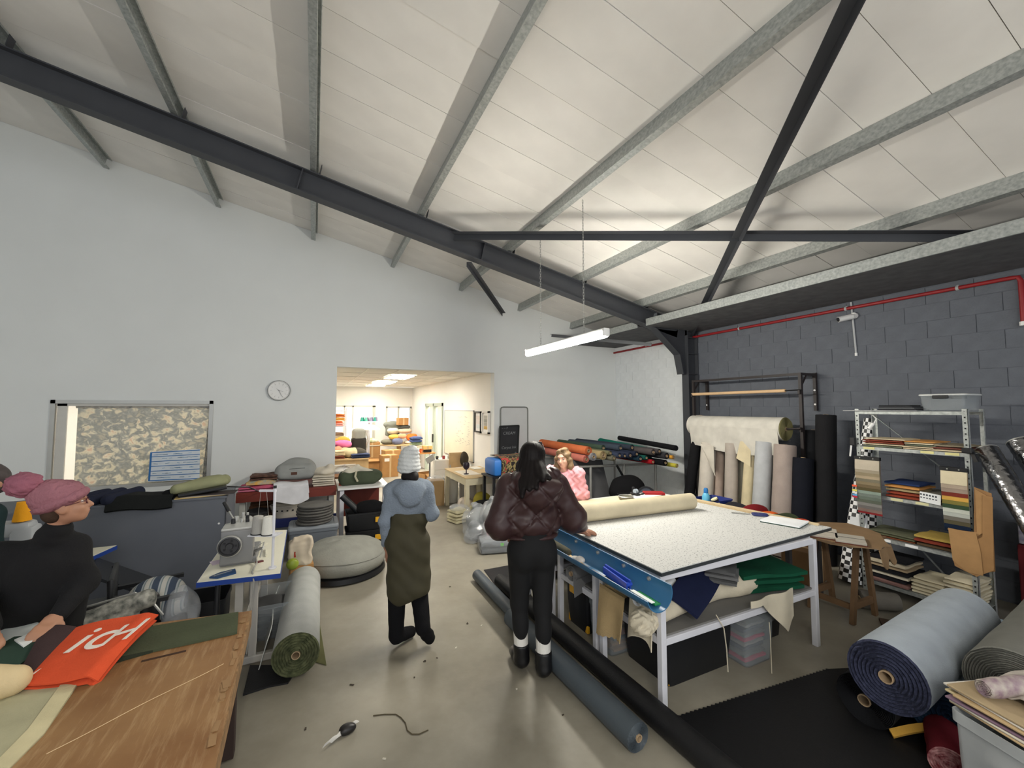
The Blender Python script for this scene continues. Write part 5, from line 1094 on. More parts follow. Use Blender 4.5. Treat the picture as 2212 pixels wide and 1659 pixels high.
# cream cloths bottom left
m_pale = fab('pale_sage_cloth', (172, 168, 138))
fl_ = [P(170, 1478, z=WT), P(60, 1492, z=WT), P(-60, 1510, z=WT), P(-60, 1700, z=WT), P(15, 1668, z=WT), P(95, 1588, z=WT)]
solo('pale_sage_cloth', MB().prism([Vector((v.x, v.y, WT + .0005)) for v in fl_], (0, 0, .006)), m_pale, 'pale sage cloth lying flat in the bottom left corner', 'cloth')
solo('cream_edge_strip', MB().prism([Vector((v.x, v.y, WT + .0065)) for v in (P(168, 1479, z=WT), P(130, 1484, z=WT), P(60, 1580, z=WT), P(-20, 1662, z=WT), P(20, 1664, z=WT), P(95, 1588, z=WT))], (0, 0, .003)), cm((206, 196, 158)), 'cream border strip along the pale sage cloth', 'cloth strip')
lump('cream_sleeve', 'rounded cream cloth bundle at the left picture edge', [('c', P(-30, 1480, z=WT + .07), P(28, 1470, z=WT + .06), .075, .055)], cm((206, 186, 146)), 'cloth', amp=.006, h=.01)
# stack of papers under the woman's hand
for i, (pts, col, lb) in enumerate([([(-80, 1400), (60, 1340), (95, 1352), (40, 1420), (-60, 1440)], (214, 220, 218), 'white paper sheets at the left of the work table'), ([(-60, 1440), (95, 1362), (110, 1372), (-20, 1452)], (150, 122, 84), 'brown card strip across the white papers'), ([(-50, 1430), (30, 1385), (90, 1380), (70, 1425), (20, 1462), (-40, 1470)], (36, 62, 50), 'dark green cloth beside the brown bag edge'), ([(30, 1395), (92, 1368), (100, 1376), (50, 1410)], (226, 230, 228), 'small white paper on the dark green cloth')]):
    solo('table_sheet', MB().prism([Vector((v.x, v.y, WT + .001 + i * .008)) for v in (P(x, y, z=WT) for x, y in pts)], (0, 0, .007)), cm(col, 'c'), lb, 'paper' if i != 2 else 'cloth', 'sheets at the left of the work table')
# ================================================================ SEWING TABLE
m_lam = mat('cream_laminate', (232, 228, 208), rough=.35, var=.02); m_bedge = mat('blue_edge', (30, 62, 140), rough=.4)
m_gst = mat('grey_steel_leg', (168, 164, 156), rough=.5, var=.06)
ST = .74
def sewing_table(label, poly, legx, legy, loc):
    t = thing('sewing_table', label, 'table', loc, group='sewing machine tables')
    part('table_top', MB().prism([(x, y, ST - .006) for x, y in poly], (0, 0, .007)), m_lam, t)
    part('blue_edge', MB().prism([(x + (.004 if x > sum(p[0] for p in poly) / len(poly) else -.004), y + (.004 if y > sum(p[1] for p in poly) / len(poly) else -.004), ST - .036) for x, y in poly], (0, 0, .034)), m_bedge, t)
    for y in legy:
        for dx in (-.05, .05): part('leg_column', MB().box((legx + dx, y, .36), (.055, .035, .70), b=.004), m_gst, t)
        part('foot', MB().box((legx, y, .03), (.46, .05, .06), b=.01), m_gst, t)
    part('stretcher', MB().box((legx, sum(legy) / 2, .30), (.04, abs(legy[1] - legy[0]), .04)), m_gst, t)
    return t
sewing_table('cream sewing table with blue edge beside the grey counter', [(-.73, 3.74), (-.20, 3.67), (-.22, 4.92), (-.72, 5.08)], -.44, (3.92, 4.75), (-.46, 4.3, 0))
sewing_table('cream sewing table with blue edge behind the woman in black', [(-2.6, 4.55), (-1.72, 4.55), (-1.60, 5.05), (-2.6, 5.05)], -2.1, (4.62, 4.98), (-2.1, 4.8, 0))
m_mac = mat('machine_grey', (122, 122, 122), rough=.4, var=.04); m_sil = mat('machine_silver', (186, 186, 182), rough=.35, metal=.4, var=.06, scale=20)
ov = thing('overlock_machine', 'grey overlock sewing machine with black handwheel on the cream table', 'sewing machine', (-.52, 4.12, ST + .002), rz=.02)
part('base', MB().box((.0, .10, .025), (.25, .44, .05), b=.01), m_mac, ov, world=False)
part('body', MB().box((-.01, -.08, .15), (.22, .14, .26), b=.012), m_mac, ov, world=False, smooth=True)
part('arm', MB().box((-.02, .12, .235), (.16, .34, .11), b=.02), m_sil, ov, world=False, smooth=True)
part('top_plate', MB().box((-.01, -.04, .288), (.22, .20, .02), b=.006), m_sil, ov, world=False)
part('head', MB().box((-.02, .27, .17), (.14, .08, .24), b=.015), m_sil, ov, world=False, smooth=True)
hw = part('handwheel', MB().lathe([(.0, 0), (.02, 0), (.025, .012), (.06, .012), (.066, .0), (.076, .0), (.08, .012), (.078, .03), (.066, .034), (.06, .02), (.028, .02), (.022, .04), (0, .04)], (-.055, -.152, .17), 32, Matrix.Rotation(math.pi / 2, 3, 'X')), cm((56, 56, 58), 'p'), ov, world=False, smooth=True)
part('wheel_rim', MB().lathe([(.076, .004), (.083, .01), (.083, .026), (.076, .032)], (-.055, -.153, .17), 32, Matrix.Rotation(math.pi / 2, 3, 'X'), True), m_alu, ov, world=False, smooth=True)
for i in range(5):
    a_ = i * 2 * math.pi / 5; part('wheel_slot', MB().box((-.055 + .042 * math.cos(a_), -.176, .17 + .042 * math.sin(a_)), (.014, .004, .014)), m_black, ov, world=False)
for i, (x, y, r, h_) in enumerate([(-.06, .03, .018, .05), (.0, .05, .014, .04), (-.05, .14, .02, .045), (.03, .12, .014, .05), (-.01, .2, .016, .06), (.02, .23, .012, .05), (.04, .04, .016, .035)]): part('tension_dial', MB().cyl((x, y, .285), (x, y, .285 + h_), r, r * .8, 12), m_sil if i % 3 else m_black, ov, world=False, smooth=True)
part('lever', MB().cyl((-.08, .22, .29), (-.13, .26, .37), .006, n=8), m_alu, ov, world=False); part('lever_knob', MB().cyl((-.12, .252, .355), (-.165, .288, .43), .016, .014, 12), m_black, ov, world=False, smooth=True)
for y in (-.04, .0): part('looper_bracket', MB().beam((.09, y, .06), (.17, y - .06, .10), .02, .012), m_alu, ov, world=False)
part('thread_guide', MB().tube([(.10, -.05, .10), (.17, -.03, .13), (.15, -.1, .03)], .006, 6), m_alu, ov, world=False)
# thread stand
ts = thing('thread_stand', 'white thread stand pole carrying two thread cones', 'thread stand', (-.27, 3.83, ST + .002))
bx0 = Vector((-.262, 3.80, ST + .003))
part('pole', MB().cyl(bx0, bx0 + Vector((0, 0, .62)), .010, n=12), m_whitesteel, ts, smooth=True); part('base_clamp', MB().cyl(bx0, bx0 + Vector((0, 0, .012)), .028, n=16), m_whitesteel, ts)
part('pole_cap', MB().cyl(bx0 + Vector((0, 0, .62)), bx0 + Vector((0, 0, .64)), .012, n=10), m_black, ts)
part('top_arm', MB().beam(bx0 + Vector((.01, 0, .60)), bx0 + Vector((-.11, .06, .60)), .016, .016), m_whitesteel, ts)
part('cone_tray', MB().beam(bx0 + Vector((.04, .0, .255)), bx0 + Vector((-.16, .10, .255)), .10, .008).cyl(bx0 + Vector((0, 0, .25)), bx0 + Vector((0, 0, .27)), .02, n=10), m_whitesteel, ts)
cone_p = [(-.04, .02), (-.115, .075)]
for i, (dx, dy) in enumerate(cone_p):
    b0 = bx0 + Vector((dx, dy, .260)); t = thing('thread_cone', ['white thread cone on the stand tray', 'grey thread cone behind the white one'][i], 'thread cone', b0, group='thread cones on the stand')
    part('thread', MB().lathe([(0, .006), (.044, .006), (.046, .012), (.036, .135), (.030, .14), (0, .14)], b0, 20), cm([(228, 226, 216), (168, 166, 160)][i]), t, smooth=True); part('plastic_base', MB().lathe([(0, 0), (.05, 0), (.05, .006), (0, .006)], b0, 20), m_black, t)
    p0 = b0 + Vector((0, 0, .14)); p1 = bx0 + Vector((-.06 - .04 * i, .03 + .02 * i, .60)); solo('thread_line', MB().tube([p0, lerp(p0, p1, .5), p1], .0012, 4), cm((190, 188, 180)), 'thin thread rising from the %s cone' % ['white', 'grey'][i], 'thread')
ph_ = [P(452, 1250, z=ST), P(475, 1240, z=ST), P(508, 1232, z=ST), P(510, 1240, z=ST), P(470, 1251, z=ST)]
solo('blue_case', MB().prism([Vector((v.x, v.y, ST + .002)) for v in ph_], (0, 0, .012)), cm((28, 62, 104), 'p'), 'flat dark blue case at the front of the cream table', 'case')
solo('tweezers', MB().beam(P(462, 1244, z=ST + .016), P(500, 1232, z=ST + .016), .008, .004), m_alu, 'steel tweezers lying on the blue case', 'tweezers')
solo('red_scissors', MB().beam(P(553, 1215, z=ST + .006), P(568, 1211, z=ST + .006), .03, .008), cm((96, 30, 34), 'p'), 'dark red snips on the cream sewing table', 'snips')
solo('slide_plate', MB().beam(P(535, 1180, z=ST + .003), P(572, 1178, z=ST + .003), .14, .003).beam(P(575, 1185, z=ST + .01), P(575, 1200, z=ST + .01), .012, .012), m_lam, 'cream slide plate raised on the sewing table', 'plate')
solo('pink_scrap', MB().box(P(475, 1213, z=ST + .004), (.12, .10, .003), rz=.4), cm((206, 190, 204)), 'pale pink cloth scrap beside the overlock machine', 'scrap')
solo('machine_cord', MB().tube([P(552, 1195, z=ST + .05), P(555, 1215, z=ST + .02), P(545, 1235, z=ST + .01), Vector((-.37, 3.66, ST - .03)), Vector((-.38, 3.64, .5)), Vector((-.40, 3.66, .2))], .006, 6), cm((150, 148, 142), 'p'), 'grey cord hanging down from the overlock machine', 'cord', smooth=True)
# foot pedal rod and bracket under table
pr = thing('knee_lever', 'black knee lever hanging under the sewing table', 'lever', (-.62, 3.82, .3)); part('rod', MB().cyl((-.62, 3.84, .70), (-.62, 3.82, .34), .018, n=10), m_black, pr); part('bracket', MB().box((-.62, 3.84, .70), (.07, .05, .05), b=.01), cm((180, 178, 168), 'm'), pr)
tote('clear_oddments_box', 'clear plastic box on the floor below the sewing table', (-.30, 4.45, 0), (.34, .5, .30), m_clear, cat='storage box'); folded('dark_oddments', 'dark folded cloth inside the clear box under the sewing table', (-.30, 4.45, .01), (.26, .4, .22), (70, 70, 70), 0, 4)
# ================================================================ GREY COUNTER AND ITS LOAD
m_ctr = mat('grey_laminate_panel', (96, 100, 108), rough=.6, var=.03)
CT = 1.08
gc = thing('grey_counter', 'grey laminate counter standing below the window', 'counter', (-1.9, 5.6, 0))
part('front_panel', MB().bx(-3.0, -.81, 5.25, 5.28, 0, CT - .02), m_ctr, gc); part('counter_top', MB().bx(-3.0, -.80, 5.24, 5.85, CT - .02, CT), m_ctr, gc)
part('end_panel', MB().bx(-.84, -.81, 5.28, 5.85, 0, CT - .02), m_ctr, gc); part('edge_band', MB().bx(-.806, -.80, 5.245, 5.28, 0, CT - .02), cm((70, 72, 78), 'm'), gc)
part('screw', MB().cyl((-.86, 5.252, .80), (-.86, 5.246, .80), .01, n=8), m_white, gc)
for i, x in enumerate((-1.98, -1.86, -1.72)):
    lump('navy_trousers', ['navy folded trousers on the counter, nearest the woman in black', 'navy folded trousers, middle of three on the counter', 'navy folded trousers beside the black garment'][i], [('c', (x - .03, 5.27, CT + .035), (x + .10, 5.6, CT + .05), .05, .05)], cm((34, 38, 54)), 'trousers', amp=.008, fr=30, seed=i, group='navy trousers on the counter', h=.012)
def bg_(u, v):
    y = 5.5 - .30 * v; over = max(0, v - .72) / .28
    return (-1.78 + .50 * u + .03 * v, y + (.02 * over), CT + .028 + .01 * math.sin(u * 6) - over * .10 + (0 if over == 0 else -.0))
solo('black_garment', MB().sheet(bg_, 16, 16, .03), cm((26, 28, 28)), 'thick black folded garment lapping over the counter front', 'garment', smooth=True)
lump('black_sleeve', 'black sleeve end beside the olive trousers', [('c', (-1.32, 5.36, CT + .04), (-1.12, 5.5, CT + .05), .04, .045)], cm((24, 25, 27)), 'garment', amp=.008)
lump('olive_trousers', 'olive green folded trousers on the counter end', [('c', (-1.25, 5.33, CT + .09), (-.92, 5.5, CT + .13), .045, .05), ('c', (-1.15, 5.4, CT + .09), (-.88, 5.6, CT + .12), .05, .05), ('e', (-1.0, 5.5, CT + .11), (.16, .10, .05))], cm((138, 140, 108)), 'trousers', amp=.012, fr=26, h=.012, seed=4)
solo('black_strap_case', MB().beam((-1.22, 5.28, CT + .035), (-.82, 5.36, CT + .075), .14, .03, b=.01), m_black, 'black flat case under the olive trousers', 'case')
for i, (z, col, lb) in enumerate([(.006, (214, 184, 120), 'yellow edged envelope on the counter'), (.014, (186, 176, 160), 'crumpled white papers under the black case'), (.022, (60, 52, 52), 'dark folder on the counter papers')]): solo('counter_paper', MB().box((-1.04 + .05 * i, 5.35, CT + z), (.42, .20, .006), rz=.12 - .1 * i), cm(col, 'c'), lb, 'paper', 'papers on the counter')
solo('black_cable', MB().tube([(-.84, 5.36, CT + .08), (-.76, 5.42, CT + .06), (-.66, 5.7, CT - .0), (-.62, 6.3, .92), (-.62, 6.72, .85)], .008, 6), m_black, 'black cable drooping from the counter to the bench', 'cable', smooth=True)
solo('dark_sloping_board', MB().beam((-1.60, 4.6, .70), (-1.05, 4.75, .30), .5, .02), cm((40, 42, 46), 'm'), 'dark board leaning from the far sewing table', 'board')
# chair with striped cushion and bags by the table
ch = thing('work_chair', 'black chair standing behind the work table', 'chair', (-1.05, 3.95, 0), rz=.25)
part('seat', MB().box((0, 0, .45), (.44, .42, .05), b=.015), m_blackfab, ch, world=False, smooth=True)
part('backrest', MB().box((-.20, .02, .72), (.03, .42, .26), b=.012), m_black, ch, world=False, smooth=True)
for sx in (-1, 1):
    for sy in (-1, 1): part('leg', MB().cyl((sx * .19, sy * .18, 0), (sx * .18, sy * .17, .43), .014, n=8), m_black, ch, world=False)
for sy in (-1, 1): part('back_post', MB().cyl((-.19, sy * .17, .44), (-.21, sy * .17, .84), .012, n=8), m_black, ch, world=False)
for sy in (-1, 1): part('armrest', MB().beam((-.2, sy * .22, .66), (.2, sy * .22, .66), .04, .025), m_black, ch, world=False)
mst = bpy.data.materials.new('blue_grey_stripes'); mst.use_nodes = True; nt = mst.node_tree; b = nt.nodes['Principled BSDF']; tc = nt.nodes.new('ShaderNodeTexCoord'); wv = nt.nodes.new('ShaderNodeTexWave'); wv.inputs['Scale'].default_value = 3.2; wv.inputs['Distortion'].default_value = .6
nt.links.new(tc.outputs['Object'], wv.inputs['Vector']); cr = nt.nodes.new('ShaderNodeValToRGB'); cr.color_ramp.interpolation = 'CONSTANT'; cr.color_ramp.elements[0].color = (*lin((70, 82, 100)), 1); cr.color_ramp.elements[1].position = .34; cr.color_ramp.elements[1].color = (*lin((178, 184, 188)), 1); q = cr.color_ramp.elements.new(.62); q.color = (*lin((132, 146, 148)), 1); q = cr.color_ramp.elements.new(.82); q.color = (*lin((206, 204, 196)), 1)
nt.links.new(wv.outputs[0], cr.inputs[0]); nt.links.new(cr.outputs[0], b.inputs['Base Color']); b.inputs['Roughness'].default_value = .95
lump('striped_cushion', 'blue and grey striped cloth bundle on the chair', [('e', (-1.02, 4.0, .60), (.17, .13, .13)), ('e', (-.95, 3.95, .55), (.12, .12, .1))], mst, 'cushion', amp=.012, fr=14)
lump('plastic_bag', 'clear crinkled plastic bag hanging at the chair side', [('e', (-.82, 3.78, .48), (.09, .12, .22)), ('e', (-.84, 3.8, .3), (.1, .12, .16))], m_bag, 'bag', amp=.025, fr=26, seed=6)
lump('patterned_scarf', 'grey patterned scarf crumpled behind the red canvas bag', [('c', (-1.38, 3.55, .64), (-.98, 3.62, .72), .05, .045), ('e', (-1.2, 3.6, .62), (.2, .08, .06))], mat('patterned_scarf', (66, 70, 66), rough=.95, scale=26, rgb2=(168, 166, 156)), 'scarf', amp=.02, fr=30, seed=2)
lump('black_handbag', 'black handbag standing behind the red canvas bag', [('b', (-1.20, 3.76, .46), (.24, .10, .24), .05)], cm((20, 20, 22), 'p'), 'handbag', amp=.008, fr=14)
solo('handbag_trim', MB().tube([(-1.42, 3.66, .60), (-1.38, 3.655, .70), (-1.05, 3.655, .76), (-.97, 3.66, .70), (-.9, 3.67, .58)], .008, 6), m_alu, 'grey trim and strap of the black handbag', 'strap', smooth=True)
leg_table('dark_stool', 'dark low stool under the handbag', (-1.2, 3.78, 0), (.52, .32, .22), m_black, m_black, leg=.04)
tote('black_bin', 'black plastic bin beside the grey counter foot', (-.80, 4.35, 0), (.36, .34, .42), m_black, cat='bin')
# ================================================================ ROLL, POUF AND THINGS ON THE LEFT FLOOR
m_grn = mat('olive_green_layers', (58, 64, 40), rough=.95, scale=30, rgb2=(104, 108, 76), bump=.5, bscale=80)
roll('felt_floor_roll', 'pale grey felt roll with green spiral end on the left floor', (-.075, 3.56, .165), (-.05, 5.00, .165), .16, fab('pale_grey_felt', (176, 178, 174)), m_grn, cr=.03, rings=7, wob=.012)
def rf_(u, v): return (-.28 - .05 * v + .012 * math.sin(u * 7), 3.75 + 1.1 * u, .02 + .20 * (1 - v))
solo('felt_roll_flap', MB().sheet(rf_, 12, 6, .006), fab('pale_grey_felt', (176, 178, 174)), 'loose outer edge of the pale grey felt roll', 'felt flap', smooth=True)
flt('olive_offcut', 'olive cloth offcut lying under the pale felt roll', [P(660, 1425, z=0), P(705, 1438, z=0), P(690, 1345, z=0), P(672, 1342, z=0)], cm((96, 96, 64)))
flt('dark_rubber_offcut', 'dark rubber offcut under the near end of the felt roll', [P(525, 1504, z=0), P(580, 1486, z=0), P(622, 1478, z=0), P(630, 1466, z=0), P(640, 1440, z=0), P(540, 1440, z=0)], m_rub, .001, .012)
po = thing('pouf', 'large round grey floor pouf with seam beside the walkway', 'pouf', (.37, 5.58, 0))
prof = [(0, .05), (.40, .05), (.47, .09), (.505, .15), (.508, .20), (.49, .235), (.44, .285), (.35, .335), (.22, .372), (.1, .386), (0, .39)]
mb = MB(); n = 48; vs = []
for r, z in prof:
    for i in range(n):
        a_ = 2 * math.pi * i / n; k = 1 + .012 * math.sin(a_ * 9) * (1 if .08 < z < .22 else .2); vs.append((.37 + r * k * math.cos(a_), 5.58 + r * k * math.sin(a_), z + .008 * math.sin(a_ * 3 + 1)))
mb.add(vs, [(j * n + i, j * n + (i + 1) % n, (j + 1) * n + (i + 1) % n, (j + 1) * n + i) for j in range(len(prof) - 1) for i in range(n)])
m_pouf = fab('pouf_cord', (150, 150, 142), bscale=60, bump=.3)
part('cover', mb, m_pouf, po, smooth=True, ang=80)
part('seam_piping', MB().tube([(.37 + .494 * math.cos(2 * math.pi * i / 48), 5.58 + .494 * math.sin(2 * math.pi * i / 48), .236 + .008 * math.sin(2 * math.pi * i / 16 + 1)) for i in range(49)], .008, 6, caps=False), m_pouf, po, smooth=True)
part('black_base', MB().lathe([(0, 0), (.46, 0), (.50, .02), (.49, .07), (0, .07)], (.37, 5.58, 0), 40), m_black, po, smooth=True)
sb_ = thing('snack_bag', 'crumpled cream paper bag with red print by the sewing table', 'paper bag', (-.09, 5.06, .345))
lpart('bag', [('b', (-.09, 5.06, .45), (.10, .07, .11), .02), ('b', (-.07, 5.04, .56), (.085, .03, .05), .01)], mat('cream_paper', (206, 192, 170), rough=.7, var=.08), sb_, amp=.022, fr=34, seed=3, h=.009)
part('red_print', MB().box((-.11, 4.985, .46), (.08, .006, .06)), cm((168, 62, 48), 'c'), sb_)
lump('green_packet', 'lime green packet beside the cream paper bag', [('e', (-.16, 4.97, .37), (.05, .04, .05))], cm((140, 156, 52), 'p'), 'packet', amp=.012, fr=40, h=.009)
solo('side_carton', MB().box((-.08, 5.10, .17), (.22, .24, .34), rz=.1, b=.006), m_card, 'small cardboard box holding the crumpled paper bag', 'cardboard box')
# grey tote with stack of round pads
tote('grey_tote', 'grey lidded tote under the stack of round pads', (.04, 6.36, 0), (.60, .44, .44), cm((112, 118, 126), 'p'), cm((138, 144, 150), 'p'))
m_pad = fab('grey_round_pad', (108, 106, 102))
pm_ = mesh_of('pad', MB().lathe([(0, 0), (.205, 0), (.218, .008), (.222, .018), (.216, .029), (.2, .034), (0, .036)], (0, 0, 0), 36), m_pad, True)
pe_ = mesh_of('edge_binding', MB().tube([(.221 * math.cos(2 * math.pi * i / 36), .221 * math.sin(2 * math.pi * i / 36), .018) for i in range(37)], .006, 6, caps=False), cm((86, 84, 82)), True)
for i in range(7):
    t = thing('round_pad', 'round grey seat pad in the stack on the grey tote, %s from the bottom' % ordn[i].replace('lowest', 'first'), 'seat pad', (.05 + random.uniform(-.012, .012), 6.34 + random.uniform(-.012, .012), .442 + i * .036), group='stack of round seat pads')
    for nm, me in (('pad', pm_), ('edge_binding', pe_)): o = bpy.data.objects.new(nm, me); COL.objects.link(o); o.parent = t
# ================================================================ BENCH BY THE BACK WALL
bn = thing('storage_bench', 'bench with dark red board top and navy lower shelf by the wall', 'bench', (-.28, 7.2, 0))
m_rbd = mat('red_brown_board', (112, 44, 32), rough=.5, var=.08)
part('bench_top', MB().bx(-.93, .33, 6.78, 7.72, .80, .83), m_rbd, bn); part('fascia', MB().bx(-.93, .33, 6.77, 6.79, .70, .80), m_rbd, bn); part('lower_shelf', MB().bx(-.88, .30, 6.84, 7.66, .36, .40), m_ctr, bn)
part('navy_rail', MB().bx(-.88, .34, 6.80, 6.84, .30, .42), cm((34, 46, 110), 'm'), bn)
for x in (-.86, .27):
    for y in (6.86, 7.62): part('leg', MB().box((x, y, .40), (.07, .07, .80), b=.004), cm((178, 178, 172), 'm'), bn)
bz = .831
def bfold(lb, x, y, size, cols, layers, z=bz, rz=0.): return folded('folded_fabric', lb, (x, y, z), size, cols, rz, layers, group='fabric on the storage bench')
bfold('pink striped folded fabric on the bench end', -.70, 6.98, (.46, .36, .07), [(206, 120, 146), (196, 92, 120)], 2)
bfold('yellow printed fabric lying on the pink pile', -.66, 7.02, (.38, .32, .06), mat('yellow_print', (222, 166, 48), rough=.95, scale=14, rgb2=(150, 170, 170)), 1, bz + .07)
bfold('dark brown striped fabric topping the pink pile', -.62, 7.06, (.36, .30, .08), mat('brown_stripe_cloth', (54, 34, 30), rough=.95, scale=18, rgb2=(110, 80, 66)), 2, bz + .13)
bg2 = thing('grey_cloth_bag', 'grey stuffed cloth bag with brown leather patch on the bench', 'bag', (-.22, 7.15, bz + .08))
lpart('bag_body', [('b', (-.22, 7.15, bz + .21), (.26, .19, .10), .08), ('e', (-.20, 7.2, bz + .29), (.2, .16, .10))], cm((146, 148, 146)), bg2, amp=.02, fr=12)
part('leather_patch', MB().box((-.24, 6.945, bz + .20), (.08, .006, .04)), cm((86, 58, 48), 'c'), bg2); part('top_seam', MB().tube([(-.47, 7.0, bz + .22), (-.3, 6.955, bz + .265), (-.1, 6.955, bz + .27), (.02, 7.0, bz + .25)], .008, 6), cm((96, 98, 98)), bg2, smooth=True)
for k_ in range(2):
    def wd(u, v, k_=k_): over = max(0, v - .45) / .55; return (-.50 + .44 * u + .03 * v, 7.05 - .30 * min(v, .5) * 2 * .5 - .06 * over - .03 * k_ - .13, bz + .05 + .035 * (1 - k_) + .012 * math.sin(u * 7) - over * (.14 + .05 * k_ + .05 * math.sin(u * 3)))
    solo('white_sheet', MB().sheet(wd, 14, 12, .006), cm((214, 214, 218)), ['upper white cloth draped over the bench front', 'lower white cloth hanging further down the bench front'][k_], 'cloth', 'white cloths on the bench', smooth=True)
bfold('cream calico pile at the right end of the bench', .16, 7.0, (.30, .32, .16), [(206, 198, 182), (196, 188, 172), (214, 206, 190)], 5)
lump('calico_heap', 'crumpled cream calico on top of the calico pile', [('e', (.16, 7.02, bz + .19), (.14, .13, .06)), ('e', (.24, 7.05, bz + .23), (.06, .08, .06))], cm((202, 194, 178)), 'cloth', amp=.02, fr=24, floor=bz + .15)
bk = thing('white_basket', 'white oval basket with dark slots on the bench shelf', 'basket', (-.30, 7.05, .40))
mb = MB(); n = 36; vs = []
for sc__, z in ((.84, 0), (.92, .08), (1.0, .16), (1.03, .165), (1.03, .175), (.97, .175), (.82, .01)):
    vs += [(-.30 + .24 * sc__ * math.cos(2 * math.pi * i / n), 7.05 + .17 * sc__ * math.sin(2 * math.pi * i / n), .401 + z) for i in range(n)]
part('tub', mb.add(vs, [(j * n + i, j * n + (i + 1) % n, (j + 1) * n + (i + 1) % n, (j + 1) * n + i) for j in range(6) for i in range(n)] + [tuple(range(n - 1, -1, -1)), tuple(range(6 * n, 7 * n))]), cm((206, 198, 184), 'p'), bk, smooth=True)
for i in range(9):
    a_ = math.radians(200 + i * 17); part('slot', MB().box((-.30 + .236 * math.cos(a_), 7.05 + .167 * math.sin(a_), .51), (.022, .006, .02), rz=a_ + math.pi / 2), m_black, bk)
lump('basket_cloth', 'pale cloth filling the white basket', [('e', (-.30, 7.05, .58), (.2, .13, .06))], cm((196, 188, 170)), 'cloth', amp=.015, fr=24)
bfold('white and blue folded cloth on the bench shelf', .08, 7.05, (.32, .3, .16), [(206, 206, 206), (60, 84, 150), (222, 222, 220)], 5, .401)
bfold('brown folded cloth at the back of the bench shelf', -.62, 7.35, (.4, .4, .22), [(104, 74, 54), (84, 60, 46)], 4, .401)
bfold('dark grey folded cloth at the shelf end', -.70, 7.0, (.26, .3, .14), [(60, 60, 62), (96, 94, 92)], 3, .401)
# ================================================================ WHITE TABLE AT THE DOORWAY
leg_table('white_table', 'white table with canvas bag at the doorway', (.72, 7.15, 0), (.74, .95, .80), cm((222, 222, 220), 'p'), m_whitesteel, leg=.06, top=.025)
solo('red_brown_panel', MB().box((.74, 7.3, .50), (.56, .03, .50)), m_rbd, 'red brown board leaning under the white table', 'board')
cbg = thing('canvas_bag', 'dark green canvas bag with cream flaps on the white table', 'bag', (.72, 7.1, .80))
lpart('body', [('b', (.66, 7.08, .89), (.27, .19, .09), .07), ('e', (.92, 7.1, .90), (.12, .15, .09))], cm((70, 78, 62)), cbg, amp=.02, fr=13)
lpart('cream_flap', [('c', (.50, 7.0, 1.0), (.66, 7.12, 1.05), .035, .03), ('c', (.66, 7.05, 1.04), (.88, 7.0, .95), .03, .035), ('e', (.55, 7.05, .97), (.12, .12, .04))], cm((206, 200, 184)), cbg, amp=.015, fr=26, seed=5)
part('strap', MB().tube([(.62, 6.87, 1.02), (.60, 6.85, .94), (.64, 6.865, .86)], .016, 6), cm((190, 184, 160)), cbg, smooth=True)
solo('red_tin', MB().cyl((.42, 6.98, .801), (.42, 6.98, .92), .04, n=20), cm((172, 44, 30), 'p'), 'small red tin beside the canvas bag', 'tin', smooth=True)
for i in range(2):
    tb_ = tote('black_picking_bin', ['lower black picking bin with yellow tag in the stack', 'upper open black picking bin with yellow tag'][i], (.73, 6.50, .0 + i * .25), (.56, .40, .25), m_black, None, None, cat='bin', group='black picking bins')
    part('yellow_tag', MB().bx(.84, .98, 6.288, 6.298, .11 + i * .25, .18 + i * .25), m_yellow, tb_)
lump('black_cloth_fill', 'black cloth heaped in the upper picking bin', [('e', (.78, 6.5, .52), (.2, .14, .10))], cm((20, 20, 22)), 'cloth', amp=.02, fr=20, floor=.40)
solo('black_tube', MB().cyl((.40, 6.55, .72), (.66, 6.45, .46), .045, n=16), cm((34, 36, 38), 'p'), 'black tube poking out of the picking bin', 'tube', smooth=True)
# ================================================================ BACK ROOM CONTENTS
wb = thing('whiteboard', 'large whiteboard with faint writing on the back room wall', 'whiteboard', (DX1 - .02, 10.1, .74))
part('panel', MB().bx(DX1 - .02, DX1 - .004, 8.98, 11.28, .76, 1.92), mat('old_whiteboard', (222, 214, 190), rough=.3, var=.04, scale=3), wb)
mb = MB(); mb.bx(DX1 - .026, DX1, 8.96, 8.99, .74, 1.94); mb.bx(DX1 - .026, DX1, 11.27, 11.30, .74, 1.94); mb.bx(DX1 - .026, DX1, 8.96, 11.3, 1.92, 1.94); mb.bx(DX1 - .026, DX1, 8.96, 11.3, .74, .76)
part('frame', mb, m_alu, wb)
mb = MB(); rg = random.Random(9)
for i in range(46):
    y, z = rg.uniform(9.2, 10.3), rg.uniform(1.1, 1.8); mb.beam((DX1 - .0215, y, z), (DX1 - .0215, y + rg.uniform(.05, .14), z + rg.uniform(-.03, .03)), .002, .008)
part('scribbles', mb, cm((176, 168, 160), 'c'), wb)['kind'] = 'stuff'
